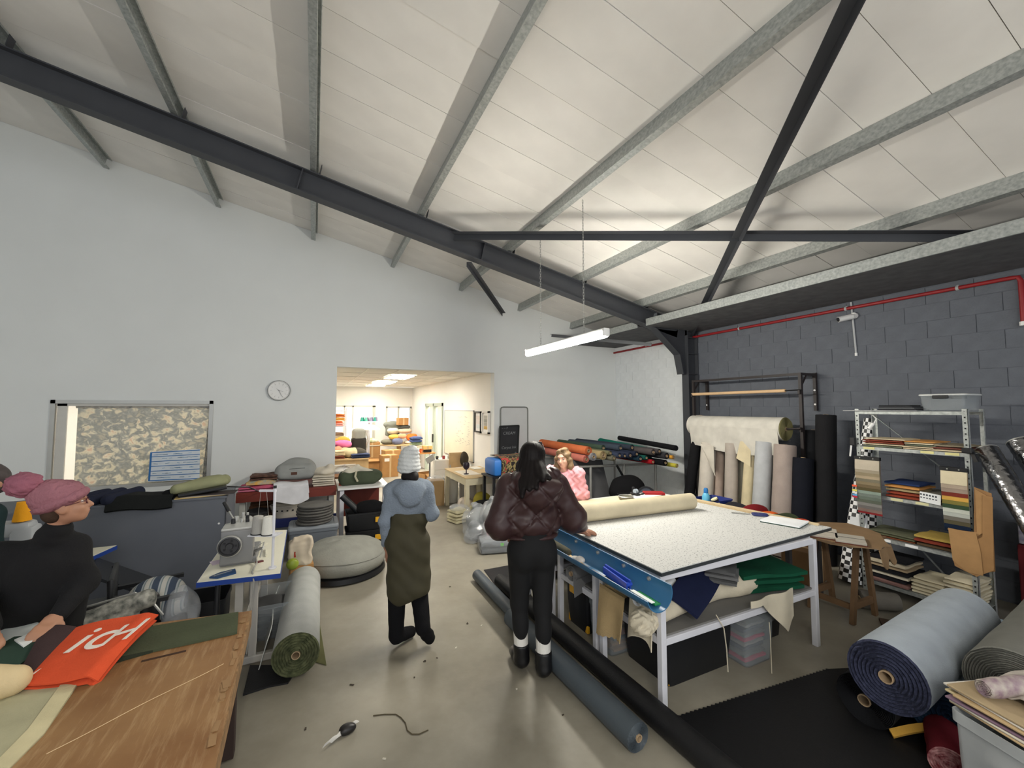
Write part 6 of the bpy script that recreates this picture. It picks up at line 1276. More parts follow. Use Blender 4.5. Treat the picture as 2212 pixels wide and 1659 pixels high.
def picture(label, y0, y1, z0, z1, fcol, cols, rot=0.):
    t = thing('picture_frame', label, 'picture', (DX1 - .03, (y0 + y1) / 2, z0), group='framed pictures in the back room')
    f = .035; mb = MB()
    for a in ((y0, y1, z0, z0 + f), (y0, y1, z1 - f, z1), (y0, y0 + f, z0, z1), (y1 - f, y1, z0, z1)): mb.bx(DX1 - .05, DX1 - .002, a[0], a[1], a[2], a[3])
    part('frame', mb, cm(fcol, 'p'), t); part('mount', MB().bx(DX1 - .02, DX1 - .002, y0 + f, y1 - f, z0 + f, z1 - f), cm((236, 232, 226), 'c'), t)
    n = len(cols)
    for i, c in enumerate(cols): part('print', MB().bx(DX1 - .023, DX1 - .020, y0 + .09, y1 - .09, z0 + .09 + (z1 - z0 - .18) * i / n, z0 + .085 + (z1 - z0 - .18) * (i + 1) / n), cm(c, 'c'), t)
picture('black framed pale sketch on the back room wall', 8.46, 8.86, 1.45, 1.92, (30, 28, 26), [(216, 218, 216), (226, 214, 206), (220, 206, 196)])
picture('white framed grey and yellow print on the back room wall', 8.02, 8.40, 1.45, 1.93, (226, 222, 216), [(206, 170, 96), (176, 172, 160), (160, 158, 150), (184, 180, 170)])
# posters behind the glass door
for i, (y0, y1, z0, z1, col, lb) in enumerate([(12.6, 13.3, 1.3, 2.0, (176, 196, 186), 'pale green poster seen through the glass door'), (11.6, 12.3, 1.55, 2.05, (216, 196, 182), 'pink tinted poster seen through the glass door'), (11.6, 12.3, .9, 1.45, (70, 126, 148), 'teal poster below the pink one behind the glass door')]):
    solo('poster', MB().bx(4.885, 4.898, y0 + .9, y1 + .9, z0, z1), mat('poster_%d' % i, col, rough=.6, scale=7, rgb2=tuple(min(255, int(v * 1.12)) for v in col)), lb, 'poster', 'posters behind the glass door')
leg_table('glass_door_counter', 'low pale counter behind the glass door', (4.5, 12.8, 0), (.5, 2.0, .85), cm((206, 180, 160), 'c'), cm((220, 214, 204), 'm'), leg=.05)
# table with fabric piles on the left
leg_table('fabric_table', 'pale wooden table heaped with fabric at the doorway left', (.62, 11.5, 0), (1.3, 1.2, .75), m_pine, m_pine, leg=.09, apron=.1)
solo('table_side_board', MB().box((1.12, 10.95, .36), (.30, .03, .70)), m_pine, 'wooden side board of the fabric table', 'board')
carton('dark_carton', 'dark open carton with plastic under the fabric table', (.66, 11.05, 0), (.5, .4, .40), m=cm((116, 84, 60), 'c'), flaps=1)
lump('table_plastic', 'clear plastic poking out of the dark carton', [('e', (.66, 11.05, .42), (.2, .15, .14))], m_bag, 'plastic', amp=.03, fr=20)
piles = [('folded brown cloth at the near edge of the fabric table', .52, 11.1, .751, (.36, .3, .08), (120, 66, 50), 2), ('cream folded cloth above the brown cloth', .52, 11.12, .831, (.38, .3, .12), (224, 206, 168), 3), ('navy shirts spread at the table corner', 1.08, 11.1, .751, (.44, .34, .10), (62, 70, 96), 4)]
for lb, x, y, z, sz, col, n in piles: folded('folded_cloth', lb, (x, y, z), sz, col, .1, n, group='cloth on the fabric table')
lumps = [('black and cream heap behind the navy shirts', (.98, 11.35, .86), (.26, .18, .10), (74, 70, 62)), ('dark magenta bag on the fabric table', (.70, 11.5, .92), (.20, .16, .16), (70, 32, 52)), ('bright pink folded bag on top of the dark bag', (.68, 11.45, 1.10), (.17, .14, .05), (226, 120, 168)), ('purple cloth at the left of the fabric table', (.42, 11.5, 1.0), (.12, .12, .09), (116, 76, 150)), ('orange cloth at the top of the fabric pile', (.45, 11.7, 1.14), (.14, .12, .08), (226, 160, 60)), ('yellow cloth beside the orange cloth', (.72, 11.8, 1.16), (.13, .12, .06), (226, 176, 80)), ('cream heap filling the table middle', (.80, 11.3, .88), (.28, .2, .1), (206, 190, 150)), ('flesh pink cloth in the fabric heap', (.55, 11.3, .94), (.12, .1, .08), (222, 160, 130))]
for i, (lb, c, r, col) in enumerate(lumps): lump('cloth_heap', lb, [('e', c, r), ('e', (c[0] + .06, c[1], c[2] - .04), (r[0] * .8, r[1], r[2] * .9))], cm(col), 'cloth', amp=.03, fr=16, seed=i, h=.022, group='heap on the fabric table', floor=.752)
# tall shelf of bright things at the far left
sv = thing('cone_shelf', 'narrow shelf of bright cloth by the inner window', 'shelf', (.55, 13.0, 0))
for z in (.5, 1.0, 1.45, 1.9): part('shelf', MB().bx(.25, .85, 12.8, 13.2, z, z + .025), m_whitesteel, sv)
for x in (.25, .85):
    for y in (12.82, 13.18): part('post', MB().box((x, y, 1.0), (.03, .03, 2.0)), m_whitesteel, sv)
for i, (z, col, nm) in enumerate([(1.526, (226, 110, 60), 'orange'), (1.63, (232, 176, 86), 'amber'), (1.476, (228, 160, 150), 'rose'), (1.73, (222, 128, 66), 'deep orange'), (1.026, (60, 60, 66), 'black'), (1.12, (236, 220, 190), 'ivory'), (1.20, (150, 120, 96), 'tan')]): folded('shelf_cloth', '%s folded cloth on the narrow shelf' % nm, (.62 + .04 * (i % 2), 12.98, z if i not in (0, 1, 3) else z), (.34, .3, .09), col, 0, 2, group='cloth on the narrow shelf')
# white screens and table by window
for i, (x, lb) in enumerate([(1.05, 'left white screen on the desk by the inner window'), (1.38, 'right white screen on the desk by the inner window')]):
    t = thing('screen', lb, 'screen', (x, 14.6, .78), group='white screens by the inner window'); part('panel', MB().box((x, 14.6, 1.2), (.26, .03, .26), b=.008), cm((240, 240, 238), 'p'), t); part('stand', MB().box((x, 14.62, .93), (.04, .03, .30)), m_whitesteel, t); part('foot', MB().box((x, 14.6, .785), (.2, .14, .015)), m_whitesteel, t)
leg_table('window_desk', 'white desk under the inner window', (1.3, 14.6, 0), (1.5, .6, .77), cm((214, 206, 186), 'p'), m_whitesteel, leg=.04)
ct = [(70, 150, 132), (44, 120, 104), (96, 176, 150), (120, 112, 130), (140, 130, 150), (110, 106, 126), (60, 140, 124), (128, 120, 140)]
rk2 = thing('cone_rack', 'white rack holding small thread cones', 'rack', (1.62, 14.0, 0)); part('tray', MB().box((1.62, 14.0, 1.55), (.62, .3, .03), b=.005), m_whitesteel, rk2); part('pole', MB().cyl((1.62, 14.0, 0), (1.62, 14.0, 1.55), .03, n=12), m_whitesteel, rk2); part('foot', MB().lathe([(0, 0), (.25, 0), (.22, .03), (0, .03)], (1.62, 14.0, 0), 20), m_whitesteel, rk2)
for i in range(8):
    b0 = Vector((1.38 + i * .066, 13.93 + .12 * (i % 2), 1.566)); t = thing('thread_cone', '%s thread cone on the white rack' % ['teal', 'dark green', 'mint', 'mauve', 'lilac', 'slate', 'sea green', 'dusty violet'][i], 'thread cone', b0, group='thread cones on the rack')
    part('thread', MB().lathe([(0, 0), (.045, 0), (.045, .02), (.028, .13), (0, .13)], b0, 14), cm(ct[i]), t, smooth=True); part('tip', MB().cyl(b0 + Vector((0, 0, .13)), b0 + Vector((0, 0, .16)), .014, n=8), m_white, t)
# grey backpack on stand
bp = thing('backpack', 'grey and black backpack standing in the back room', 'backpack', (1.12, 11.95, .75)); lpart('upper_body', [('b', (1.12, 11.95, 1.27), (.17, .11, .16), .09)], cm((150, 150, 140)), bp, amp=.012, h=.02); lpart('lower_body', [('b', (1.12, 11.95, .98), (.18, .12, .22), .06)], cm((58, 56, 52)), bp, amp=.012, h=.02); part('strap', MB().tube([(1.28, 11.86, 1.4), (1.36, 11.86, 1.1), (1.3, 11.88, .8)], .02, 6), cm((190, 186, 176)), bp, smooth=True)
um = thing('standing_lamp', 'white umbrella shaped lamp behind the backpack', 'lamp', (1.50, 13.4, 0)); part('shade', MB().lathe([(.0, 1.50), (.2, 1.47), (.36, 1.36), (.37, 1.33), (.2, 1.42), (0, 1.46)], (1.5, 13.4, 0), 28), cm((214, 212, 196), 'p'), um, smooth=True); part('pole', MB().cyl((1.5, 13.4, 0), (1.5, 13.4, 1.47), .02, n=10), m_whitesteel, um); part('base', MB().lathe([(0, 0), (.2, 0), (.18, .04), (0, .04)], (1.5, 13.4, 0), 20), m_whitesteel, um)
# cartons
carton('shipping_carton', 'tall brown carton with white label standing in the back room', (2.02, 12.6, 0), (.46, .42, .62), rz=.1, group='cartons in the back room')
solo('carton_label', MB().box((1.94, 12.375, .50), (.14, .004, .09), rz=.1), cm((236, 232, 224), 'c'), 'white address label on the tall carton', 'label')
carton('shipping_carton', 'open carton on the pallet near the fabric table', (1.55, 12.9, .14), (.5, .4, .36), rz=-.1, flaps=1, group='cartons in the back room')
carton('shipping_carton', 'carton stacked behind the open carton', (2.2, 13.25, 0), (.5, .4, .7), rz=.15, group='cartons in the back room')
carton('shipping_carton', 'carton with cloth on top, left of the round table', (1.78, 14.55, 0), (.5, .45, .85), rz=-.05, group='cartons in the back room')
lump('green_scrap_pile', 'green and white scraps on the high carton', [('e', (1.78, 14.55, .90), (.2, .15, .07))], mat('scrap_mix', (150, 170, 90), rough=.9, scale=9, rgb2=(230, 226, 214)), 'scraps', amp=.03, h=.02, floor=.852)
pa = thing('pallet', 'low wooden pallet carrying the open carton', 'pallet', (1.55, 12.9, 0))
for i in range(5): part('slat', MB().box((1.55, 12.6 + .15 * i, .125), (.9, .1, .02)), m_pine, pa)
for x in (1.15, 1.55, 1.95): part('bearer', MB().box((x, 12.9, .055), (.08, .7, .11)), m_pine, pa)
# round table heap
rt = thing('round_table', 'round wooden table piled high with cushions and clothes', 'table', (2.62, 14.3, 0)); part('top', MB().lathe([(0, .76), (.62, .76), (.63, .78), (.62, .80), (0, .80)], (2.62, 14.3, 0), 40), m_pine, rt, smooth=True); part('pedestal', MB().lathe([(0, 0), (.35, 0), (.33, .04), (.08, .08), (.07, .7), (.2, .76), (0, .76)], (2.62, 14.3, 0), 20), m_pine, rt, smooth=True)
cz = [('grey cushion at the left of the round table heap', (2.22, 14.1, .802), (.42, .36, .16), (120, 116, 100)), ('yellow cushion low in the heap', (2.42, 14.05, .96), (.36, .3, .16), (226, 180, 90)), ('slate blue folded bag in the heap', (2.50, 13.9, .802), (.34, .28, .2), (110, 116, 140)), ('orange cushion at the right of the heap', (2.98, 13.95, .90), (.36, .32, .24), (226, 116, 52)), ('white cushion under the orange cushion', (2.95, 14.0, .802), (.42, .36, .11), (226, 214, 188)), ('beige cushion on the heap', (2.80, 14.2, 1.14), (.46, .36, .16), (196, 180, 156)), ('pale cushion behind the heap', (2.45, 14.4, 1.12), (.4, .34, .2), (222, 214, 196)), ('charcoal cushion near the top of the heap', (2.78, 14.3, 1.28), (.42, .34, .14), (84, 84, 78)), ('salmon cushion in the heap middle', (2.66, 14.0, .98), (.3, .28, .16), (226, 160, 120))]
for lb, c, sz, col in cz: cushion('cushion', lb, c, sz, cm(col), rz=random.uniform(-.4, .4), group='cushions on the round table')
carton('shipping_carton', 'small carton perched on top of the cushion heap', (2.72, 14.25, 1.42), (.34, .28, .24), rz=.1, group='cartons in the back room')
lump('grey_bundle', 'grey bundle lying behind the top carton', [('e', (2.45, 14.6, 1.42), (.28, .16, .10)), ('b', (2.45, 14.6, 1.2), (.2, .14, .15), .05)], cm((120, 122, 112)), 'bundle', amp=.03, h=.022)
# small orange top table with stacked boxes
leg_table('side_table', 'small table with orange wooden top in the back room', (2.72, 11.7, 0), (.78, .55, .75), mat('orange_wood', (214, 150, 84), rough=.5), m_whitesteel, leg=.03, top=.03)
for i, (h_, col, nm) in enumerate([(.10, (226, 108, 60), 'orange'), (.12, (226, 214, 186), 'cream'), (.07, (150, 164, 130), 'sage'), (.15, (78, 92, 132), 'blue')]):
    z = .752 + [0, .10, .22, .29][i]; folded('stacked_cloth', '%s cloth block in the stack on the orange table' % nm, (2.60, 11.62, z), (.30, .28, h_), col, .1, 2, group='cloth stack on the orange table')
solo('black_tin', MB().box((2.92, 11.65, .79), (.22, .2, .08), b=.01), m_black, 'black box on the orange table', 'box'); carton('yellow_carton', 'shallow yellow carton on the black box', (2.92, 11.65, .83), (.26, .22, .1), m=cm((226, 188, 120), 'c'))
roll('bubble_wrap', 'upright white bubble wrap roll by the glass door', (3.12, 10.75, .42), (3.12, 10.75, .002), .10, cm((214, 214, 204), 'p'), cat='wrap roll')
carton('kraft_carton', 'open kraft carton on the floor left of the bubble wrap', (2.72, 10.8, 0), (.4, .36, .3), rz=.4, flaps=1, group='cartons by the doorway')
carton('kraft_carton', 'small kraft carton in front of the open one', (2.68, 10.3, 0), (.36, .3, .14), rz=.2, group='cartons by the doorway')
pb = thing('kraft_bag', 'tall brown kraft bag lined with plastic by the doorway', 'bag', (2.32, 8.55, 0)); part('paper_sack', MB().prism([(2.16, 8.40, 0), (2.46, 8.34, 0), (2.50, 8.66, 0), (2.2, 8.72, 0)], (0, 0, .50)), cm((160, 132, 92), 'c'), pb); lpart('plastic_liner', [('e', (2.32, 8.53, .52), (.16, .16, .06)), ('c', (2.2, 8.4, .5), (2.18, 8.38, .36), .04, .03)], m_bag, pb, amp=.02, fr=26)
bi = thing('waste_bin', 'white waste bin with folded bag rim by the doorway', 'bin', (2.58, 8.62, 0)); part('tub', MB().lathe([(0, 0), (.13, 0), (.155, .50), (.165, .51), (.15, .51), (.13, .02), (0, .02)], (2.70, 8.62, 0), 24), cm((226, 224, 214), 'p'), bi, smooth=True); lpart('bag_rim', [('c', (2.70 + .155 * math.cos(i * .785), 8.62 + .155 * math.sin(i * .785), .505), (2.70 + .155 * math.cos((i + 1) * .785), 8.62 + .155 * math.sin((i + 1) * .785), .505), .022, .022) for i in range(8)], m_bag, bi, amp=.015, fr=30)
solo('grey_barrel', MB().lathe([(0, 0), (.20, 0), (.22, .1), (.22, .52), (.2, .56), (0, .56)], (3.1, 8.62, 0), 28), cm((196, 190, 180), 'p'), 'pale grey barrel behind the wooden table', 'barrel', smooth=True)
# chair and desk behind wooden table
chh = thing('wooden_chair', 'pale plywood chair behind the wooden table', 'chair', (3.0, 9.05, 0)); part('backrest', MB().box((3.0, 9.22, .80), (.36, .03, .34), b=.03), m_pine, chh, smooth=True); part('seat', MB().box((3.0, 9.02, .45), (.38, .38, .03), b=.01), m_pine, chh)
for sx in (-1, 1):
    for sy in (-1, 1): part('leg', MB().cyl((3.0 + sx * .16, 9.02 + sy * .16, 0), (3.0 + sx * .16, 9.02 + sy * .16, .45 if sy < 0 else .7), .014, n=8), m_alu, chh)
lump('dark_jacket', 'dark jacket hung over the plywood chair', [('e', (3.17, 9.16, .82), (.09, .09, .16))], cm((70, 62, 52)), 'jacket', amp=.015, h=.016)
dk_ = thing('drawer_unit', 'white drawer unit with oddments behind the wooden table', 'drawers', (2.78, 9.55, 0)); part('cabinet', MB().box((2.78, 9.6, .40), (.5, .42, .80), b=.008), cm((226, 222, 212), 'p'), dk_)
for z in (.2, .45, .68): part('drawer', MB().box((2.78, 9.385, z), (.46, .02, .21), b=.005), cm((234, 230, 222), 'p'), dk_)
for i, (x, col, lb) in enumerate([(2.62, (60, 60, 56), 'small dark pot on the drawer unit'), (2.78, (150, 60, 60), 'small red pot on the drawer unit'), (2.9, (190, 186, 170), 'pale pot on the drawer unit')]): solo('small_pot', MB().lathe([(0, 0), (.03, 0), (.036, .06), (.03, .075), (0, .075)], (x, 9.5, .802), 16), cm(col, 'p'), lb, 'pot', 'pots on the drawer unit', smooth=True)
st_ = thing('tablet_stand', 'grey tablet on a stand by the glass door', 'tablet', (2.45, 9.5, 0)); part('pole', MB().cyl((2.45, 9.5, 0), (2.45, 9.5, .78), .018, n=10), cm((110, 110, 106), 'm'), st_); part('tablet', MB().box((2.45, 9.48, .82), (.2, .02, .14), R=Matrix.Rotation(-.5, 3, 'Y')), cm((186, 186, 180), 'p'), st_); part('base', MB().lathe([(0, 0), (.14, 0), (.12, .02), (0, .02)], (2.45, 9.5, 0), 20), cm((110, 110, 106), 'm'), st_)
# ================================================================ WOODEN TABLE, GOBLET, COVERED MACHINE
m_pw = mat('painted_pine', (206, 196, 166), rough=.7, var=.08, scale=6)
lt = leg_table('wooden_table', 'old pale wooden table with square legs at the doorway right', (2.86, 7.72, 0), (.78, 1.30, .75), mat('table_pine_top', (206, 178, 132), rough=.6, var=.08, scale=4), m_pw, leg=.075, top=.022, apron=.12, inset=.01)
solo('table_paper', MB().box((2.70, 7.62, .7525), (.34, .6, .003)), cm((232, 222, 206), 'c'), 'white paper sheet covering the wooden table corner', 'paper')
q = P(1008, 1030, z=.755); go = thing('goblet', 'dark goblet standing on the paper covered table', 'goblet', (2.62, 7.45, .754))
part('bowl', MB().lathe([(0, .085), (.03, .09), (.055, .12), (.064, .16), (.058, .20), (.05, .215), (.045, .2), (.0, .15)], (2.62, 7.45, .754), 24), cm((42, 30, 44), 'p'), go, smooth=True); part('stem', MB().lathe([(0, 0), (.05, 0), (.048, .01), (.012, .02), (.010, .08), (.03, .09), (0, .092)], (2.62, 7.45, .754), 20), cm((42, 30, 44), 'p'), go, smooth=True)
solo('white_booklet', MB().box((3.05, 8.1, .758), (.2, .28, .012), rz=.1), cm((236, 232, 222), 'c'), 'white booklet at the far end of the wooden table', 'booklet')
mc = thing('covered_machine', 'bright blue machine under a floral cloth on a black stand', 'machine', (3.05, 6.55, 0))
part('blue_body', MB().box((3.02, 6.55, 1.0), (.62, .46, .28), b=.05), cm((46, 116, 196), 'p'), mc, smooth=True)
part('stand_top', MB().box((3.02, 6.55, .85), (.70, .5, .03)), m_black, mc)
for sx in (-1, 1):
    for sy in (-1, 1): part('leg', MB().box((3.02 + sx * .31, 6.55 + sy * .21, .42), (.045, .045, .84)), m_black, mc)
m_flo = bpy.data.materials.new('dark_floral_tapestry'); m_flo.use_nodes = True; nt = m_flo.node_tree; b = nt.nodes['Principled BSDF']; tc = nt.nodes.new('ShaderNodeTexCoord')
n1 = nt.nodes.new('ShaderNodeTexNoise'); n1.inputs['Scale'].default_value = 8; n1.inputs['Distortion'].default_value = 1.6; n1.inputs['Detail'].default_value = 1; nt.links.new(tc.outputs['Object'], n1.inputs['Vector'])
cr = nt.nodes.new('ShaderNodeValToRGB'); cr.color_ramp.elements[0].position = .47; cr.color_ramp.elements[0].color = (*lin((34, 28, 24)), 1); cr.color_ramp.elements[1].position = .49; cr.color_ramp.elements[1].color = (*lin((150, 132, 88)), 1); q = cr.color_ramp.elements.new(.55); q.color = (*lin((120, 112, 70)), 1); q = cr.color_ramp.elements.new(.58); q.color = (*lin((30, 26, 24)), 1); q = cr.color_ramp.elements.new(.66); q.color = (*lin((176, 66, 60)), 1)
nt.links.new(n1.outputs[0], cr.inputs[0]); nt.links.new(cr.outputs[0], b.inputs['Base Color']); b.inputs['Roughness'].default_value = .95
def fl_c(u, v):
    s_ = v * .78; x = 2.80 + .58 * u + .03 * math.sin(v * 3)
    if s_ < .30: y, z = 6.76 - s_, 1.155
    else: y, z = 6.46 - .14 - .03 * (s_ - .3), 1.155 - (s_ - .30) * .80
    if .26 < s_ < .42: k = (s_ - .26) / .16; y = 6.50 - .18 * math.sin(k * 1.57); z = 1.155 - .06 * (1 - math.cos(k * 1.57))
    return (x, y - .03 + .010 * math.sin(u * 12) * v, z + .016 + .004 * math.sin(u * 9))
part('floral_cover', MB().sheet(fl_c, 24, 20, .006), m_flo, mc, smooth=True)
solo('stand_box', MB().box((3.1, 6.55, .22), (.5, .4, .44), b=.01), m_blackfab, 'black box on the floor inside the black stand', 'box')
for i, (c, col, lb) in enumerate([((2.98, 6.5, .47), (196, 90, 70), 'coral scrap on the black box'), ((3.12, 6.46, .47), (90, 60, 120), 'purple scrap on the black box'), ((3.22, 6.55, .47), (226, 170, 90), 'amber scrap on the black box')]): lump('coloured_scrap', lb, [('e', c, (.09, .08, .05))], cm(col), 'scrap', amp=.012, fr=30, seed=i, group='scraps on the black box', h=.014)
lump('yellow_green_cloth', 'yellow green cloth heap under the wooden table', [('e', (2.88, 7.3, .22), (.16, .16, .2)), ('e', (2.8, 7.25, .1), (.2, .16, .12))], cm((178, 164, 66)), 'cloth', amp=.03, fr=18, seed=4, floor=.002, h=.016)
lump('white_cloth_heap', 'white cloth heap on the floor under the wooden table', [('e', (2.66, 7.55, .14), (.14, .2, .16))], cm((196, 184, 170)), 'cloth', amp=.03, fr=18, seed=9, floor=.002, h=.016)
lump('black_cloth_pile', 'black cloth pile behind the plastic bags', [('e', (2.75, 6.75, .28), (.24, .2, .12)), ('b', (2.8, 6.75, .12), (.26, .22, .12), .04)], cm((22, 22, 24)), 'cloth', amp=.02, fr=16, floor=.002, h=.016)
# stack of cream pads in plastic
for i in range(4): folded('cream_pad', 'cream pad wrapped in plastic by the table leg, %s from the floor' % ordn[i].replace('lowest', 'first'), (2.34, 7.05, .002 + i * .055), (.30, .30, .055), (206, 198, 164), .3, 1, cat='pad', group='cream pads by the wooden table')
lump('pad_wrap', 'clear wrap on the cream pads', [('e', (2.34, 7.05, .25), (.15, .15, .04))], m_bag, 'plastic', amp=.02, fr=26)
# bags of stuffing
inner = [((2.42, 6.25, .22), (.24, .26, .22), (150, 152, 150), 'grey', 0), ((2.60, 5.95, .34), (.26, .24, .24), (168, 170, 168), 'light grey', 1), ((2.50, 5.62, .22), (.24, .20, .20), (226, 128, 160), 'pink', 2), ((2.30, 6.0, .12), (.16, .18, .12), (90, 94, 96), 'dark grey', 3)]
for c, r, col, nm, i in inner:
    lump('stuffing', '%s cloth packed inside a clear bag' % nm, [('e', c, tuple(v * .8 for v in r))], cm(col), 'cloth', amp=.02, fr=14, seed=i, floor=.012, h=.02, group='cloth inside the clear bags')
    lump('clear_bag', 'clear crinkled plastic bag around the %s cloth' % nm, [('e', c, r), ('e', (c[0] - .1, c[1] - .08, c[2] * .5), (r[0] * .7, r[1] * .7, r[2] * .5)), ('c', (c[0] - .05, c[1], c[2] + r[2] * .8), (c[0] - .1, c[1] - .05, c[2] + r[2] * 1.15), .06, .03)], m_bag, 'plastic bag', amp=.035, fr=22, seed=i + 20, floor=.002, h=.016, group='clear bags on the floor')
folded('wrapped_blanket', 'grey blanket block shrink-wrapped in plastic at the front of the bags', (2.34, 5.42, .004), (.44, .30, .17), (104, 110, 118), -.25, 2, cat='blanket')
solo('blanket_wrap', MB().box((2.34, 5.42, .095), (.47, .33, .188), rz=-.25, b=.05), m_bag, 'clear wrap around the grey blanket block', 'plastic wrap', smooth=True)
solo('green_tag', MB().box((2.37, 5.245, .13), (.045, .004, .035), rz=-.25), cm((110, 220, 70), 'c'), 'small bright green tag on the wrapped blanket', 'tag')
# ================================================================ CHALKBOARD AND WHITEBOARD FRAME
fr = thing('board_frame', 'tall rounded steel frame of a white board against the wall', 'white board', (3.78, WY - .03, .5))
part('tube_frame', MB().tube([(3.47, WY - .03, .3), (3.47, WY - .03, 1.95), (3.475, WY - .03, 1.985), (3.50, WY - .03, 2.01), (3.54, WY - .03, 2.015), (4.03, WY - .03, 2.015), (4.07, WY - .03, 2.01), (4.095, WY - .03, 1.985), (4.10, WY - .03, 1.95), (4.10, WY - .03, .3)], .014, 8), cm((120, 122, 118), 'm'), fr, smooth=True)
part('panel', MB().bx(3.48, 4.09, WY - .028, WY - .018, .32, 2.0), cm((204, 206, 206), 'p'), fr)
for x in (3.5, 4.07): part('foot', MB().box((x, WY - .05, .16), (.03, .05, .32)), cm((120, 122, 118), 'm'), fr)
cbk = thing('chalkboard', 'small black chalkboard with chalk writing leaning on the wall', 'chalkboard', (3.63, 7.55, 0))
TA = [P(1080.2, 920.5, y=7.66), P(1120.5, 918.8, y=7.66), P(1117.5, 990, y=7.60), P(1078.6, 990, y=7.60)]
part('slate', MB().prism(TA, (0, .02, .005)), cm((44, 45, 48), 'c'), cbk)
mb = MB()
for i in range(4): mb.beam(TA[i] + Vector((0, -.004, 0)), TA[(i + 1) % 4] + Vector((0, -.004, 0)), .03, .02, (0, 1, 0) if i % 2 else (0, 0, 1))
part('frame', mb, cm((34, 36, 36), 'c'), cbk)
for x in (3.47, 3.80): part('leg', MB().beam((x, 7.62, 1.0), (x, 7.52, 0), .03, .03), cm((50, 48, 46), 'c'), cbk)
m_chalk = cm((128, 130, 132), 'c')
uxb = (TA[1] - TA[0]).normalized(); uyb = (TA[0] - TA[3]).normalized(); unb = uxb.cross(uyb)
def chalk(txt, u, v, size):
    M = Matrix((uxb, uyb, unb)).transposed().to_4x4(); M.translation = TA[0] + uxb * (u * .42) - uyb * (v * .66) + Vector((0, -.006, 0)); text_mesh(txt, size, M, m_chalk, cbk, 'chalk_writing', shear=.1, th=.0005)
chalk('CREAM', .16, .27, .085); chalk('Carpet Ink', .10, .70, .075); chalk('~ ~ 7', .08, .10, .06); chalk('2', .78, .92, .10)
# ================================================================ LITTER ON THE WALKWAY
lt_ = thing('torn_packet', 'torn white packet with black end on the concrete floor', 'litter', (.24, 2.80, 0))
def tn_(u, v): return P(708, 1618, z=.002) * (1 - u) + P(768, 1568, z=.002) * u + Vector((-.03 + .05 * v + .008 * math.sin(u * 9), .02 * v, .012 + .02 * math.sin(v * 3.1) + .006 * math.sin(u * 11)))
part('white_wrapper', MB().sheet(tn_, 14, 6, .002), cm((206, 204, 198), 'c'), lt_, smooth=True)
lpart('black_end', [('e', tuple(P(755, 1572, z=.02)), (.035, .025, .02)), ('e', tuple(P(742, 1578, z=.02)), (.02, .02, .015))], cm((36, 34, 34), 'p'), lt_, amp=.006, fr=60, h=.006)
solo('string_scrap', MB().tube([P(x, y, z=.004) for x, y in ((806, 1546), (830, 1543), (855, 1543), (866, 1550), (876, 1562), (880, 1578), (890, 1586), (905, 1586), (925, 1577))], .0035, 5), cm((84, 76, 60)), 'brown string scrap curling on the concrete floor', 'string', smooth=True)
rg = random.Random(11)
spots = [(972, 1268), (918, 1429), (944, 1422), (1009, 1347), (1010, 1348), (895, 1464), (917, 1429), (1116, 1489), (1216, 1545), (830, 1640), (660, 1575), (985, 1400), (760, 1480), (1040, 1352)]
wh = ['nearest the black boots', 'in mid floor', 'beside the mid floor one', 'close to the dark offcut', 'left of the rolls', 'near the walking woman', 'by the doorway path', 'behind the grey roll', 'at the roll end', 'at the bottom edge', 'near the work table', 'between the two women', 'left of the walking woman', 'by the small rubber offcut']
for i, (x, y) in enumerate(spots):
    q = P(x, y, z=0); cd_ = [(70, 62, 52), (200, 194, 180)][i % 2 if i > 6 else 0]
    solo('floor_crumb', MB().box(q + Vector((0, 0, .003)), (rg.uniform(.01, .03), rg.uniform(.006, .012), .005), rz=rg.uniform(0, 3)), cm(cd_, 'c'), 'tiny %s crumb of litter on the concrete, %s' % ('dark' if cd_[0] < 100 else 'pale', wh[i]), 'litter', 'crumbs on the walkway')
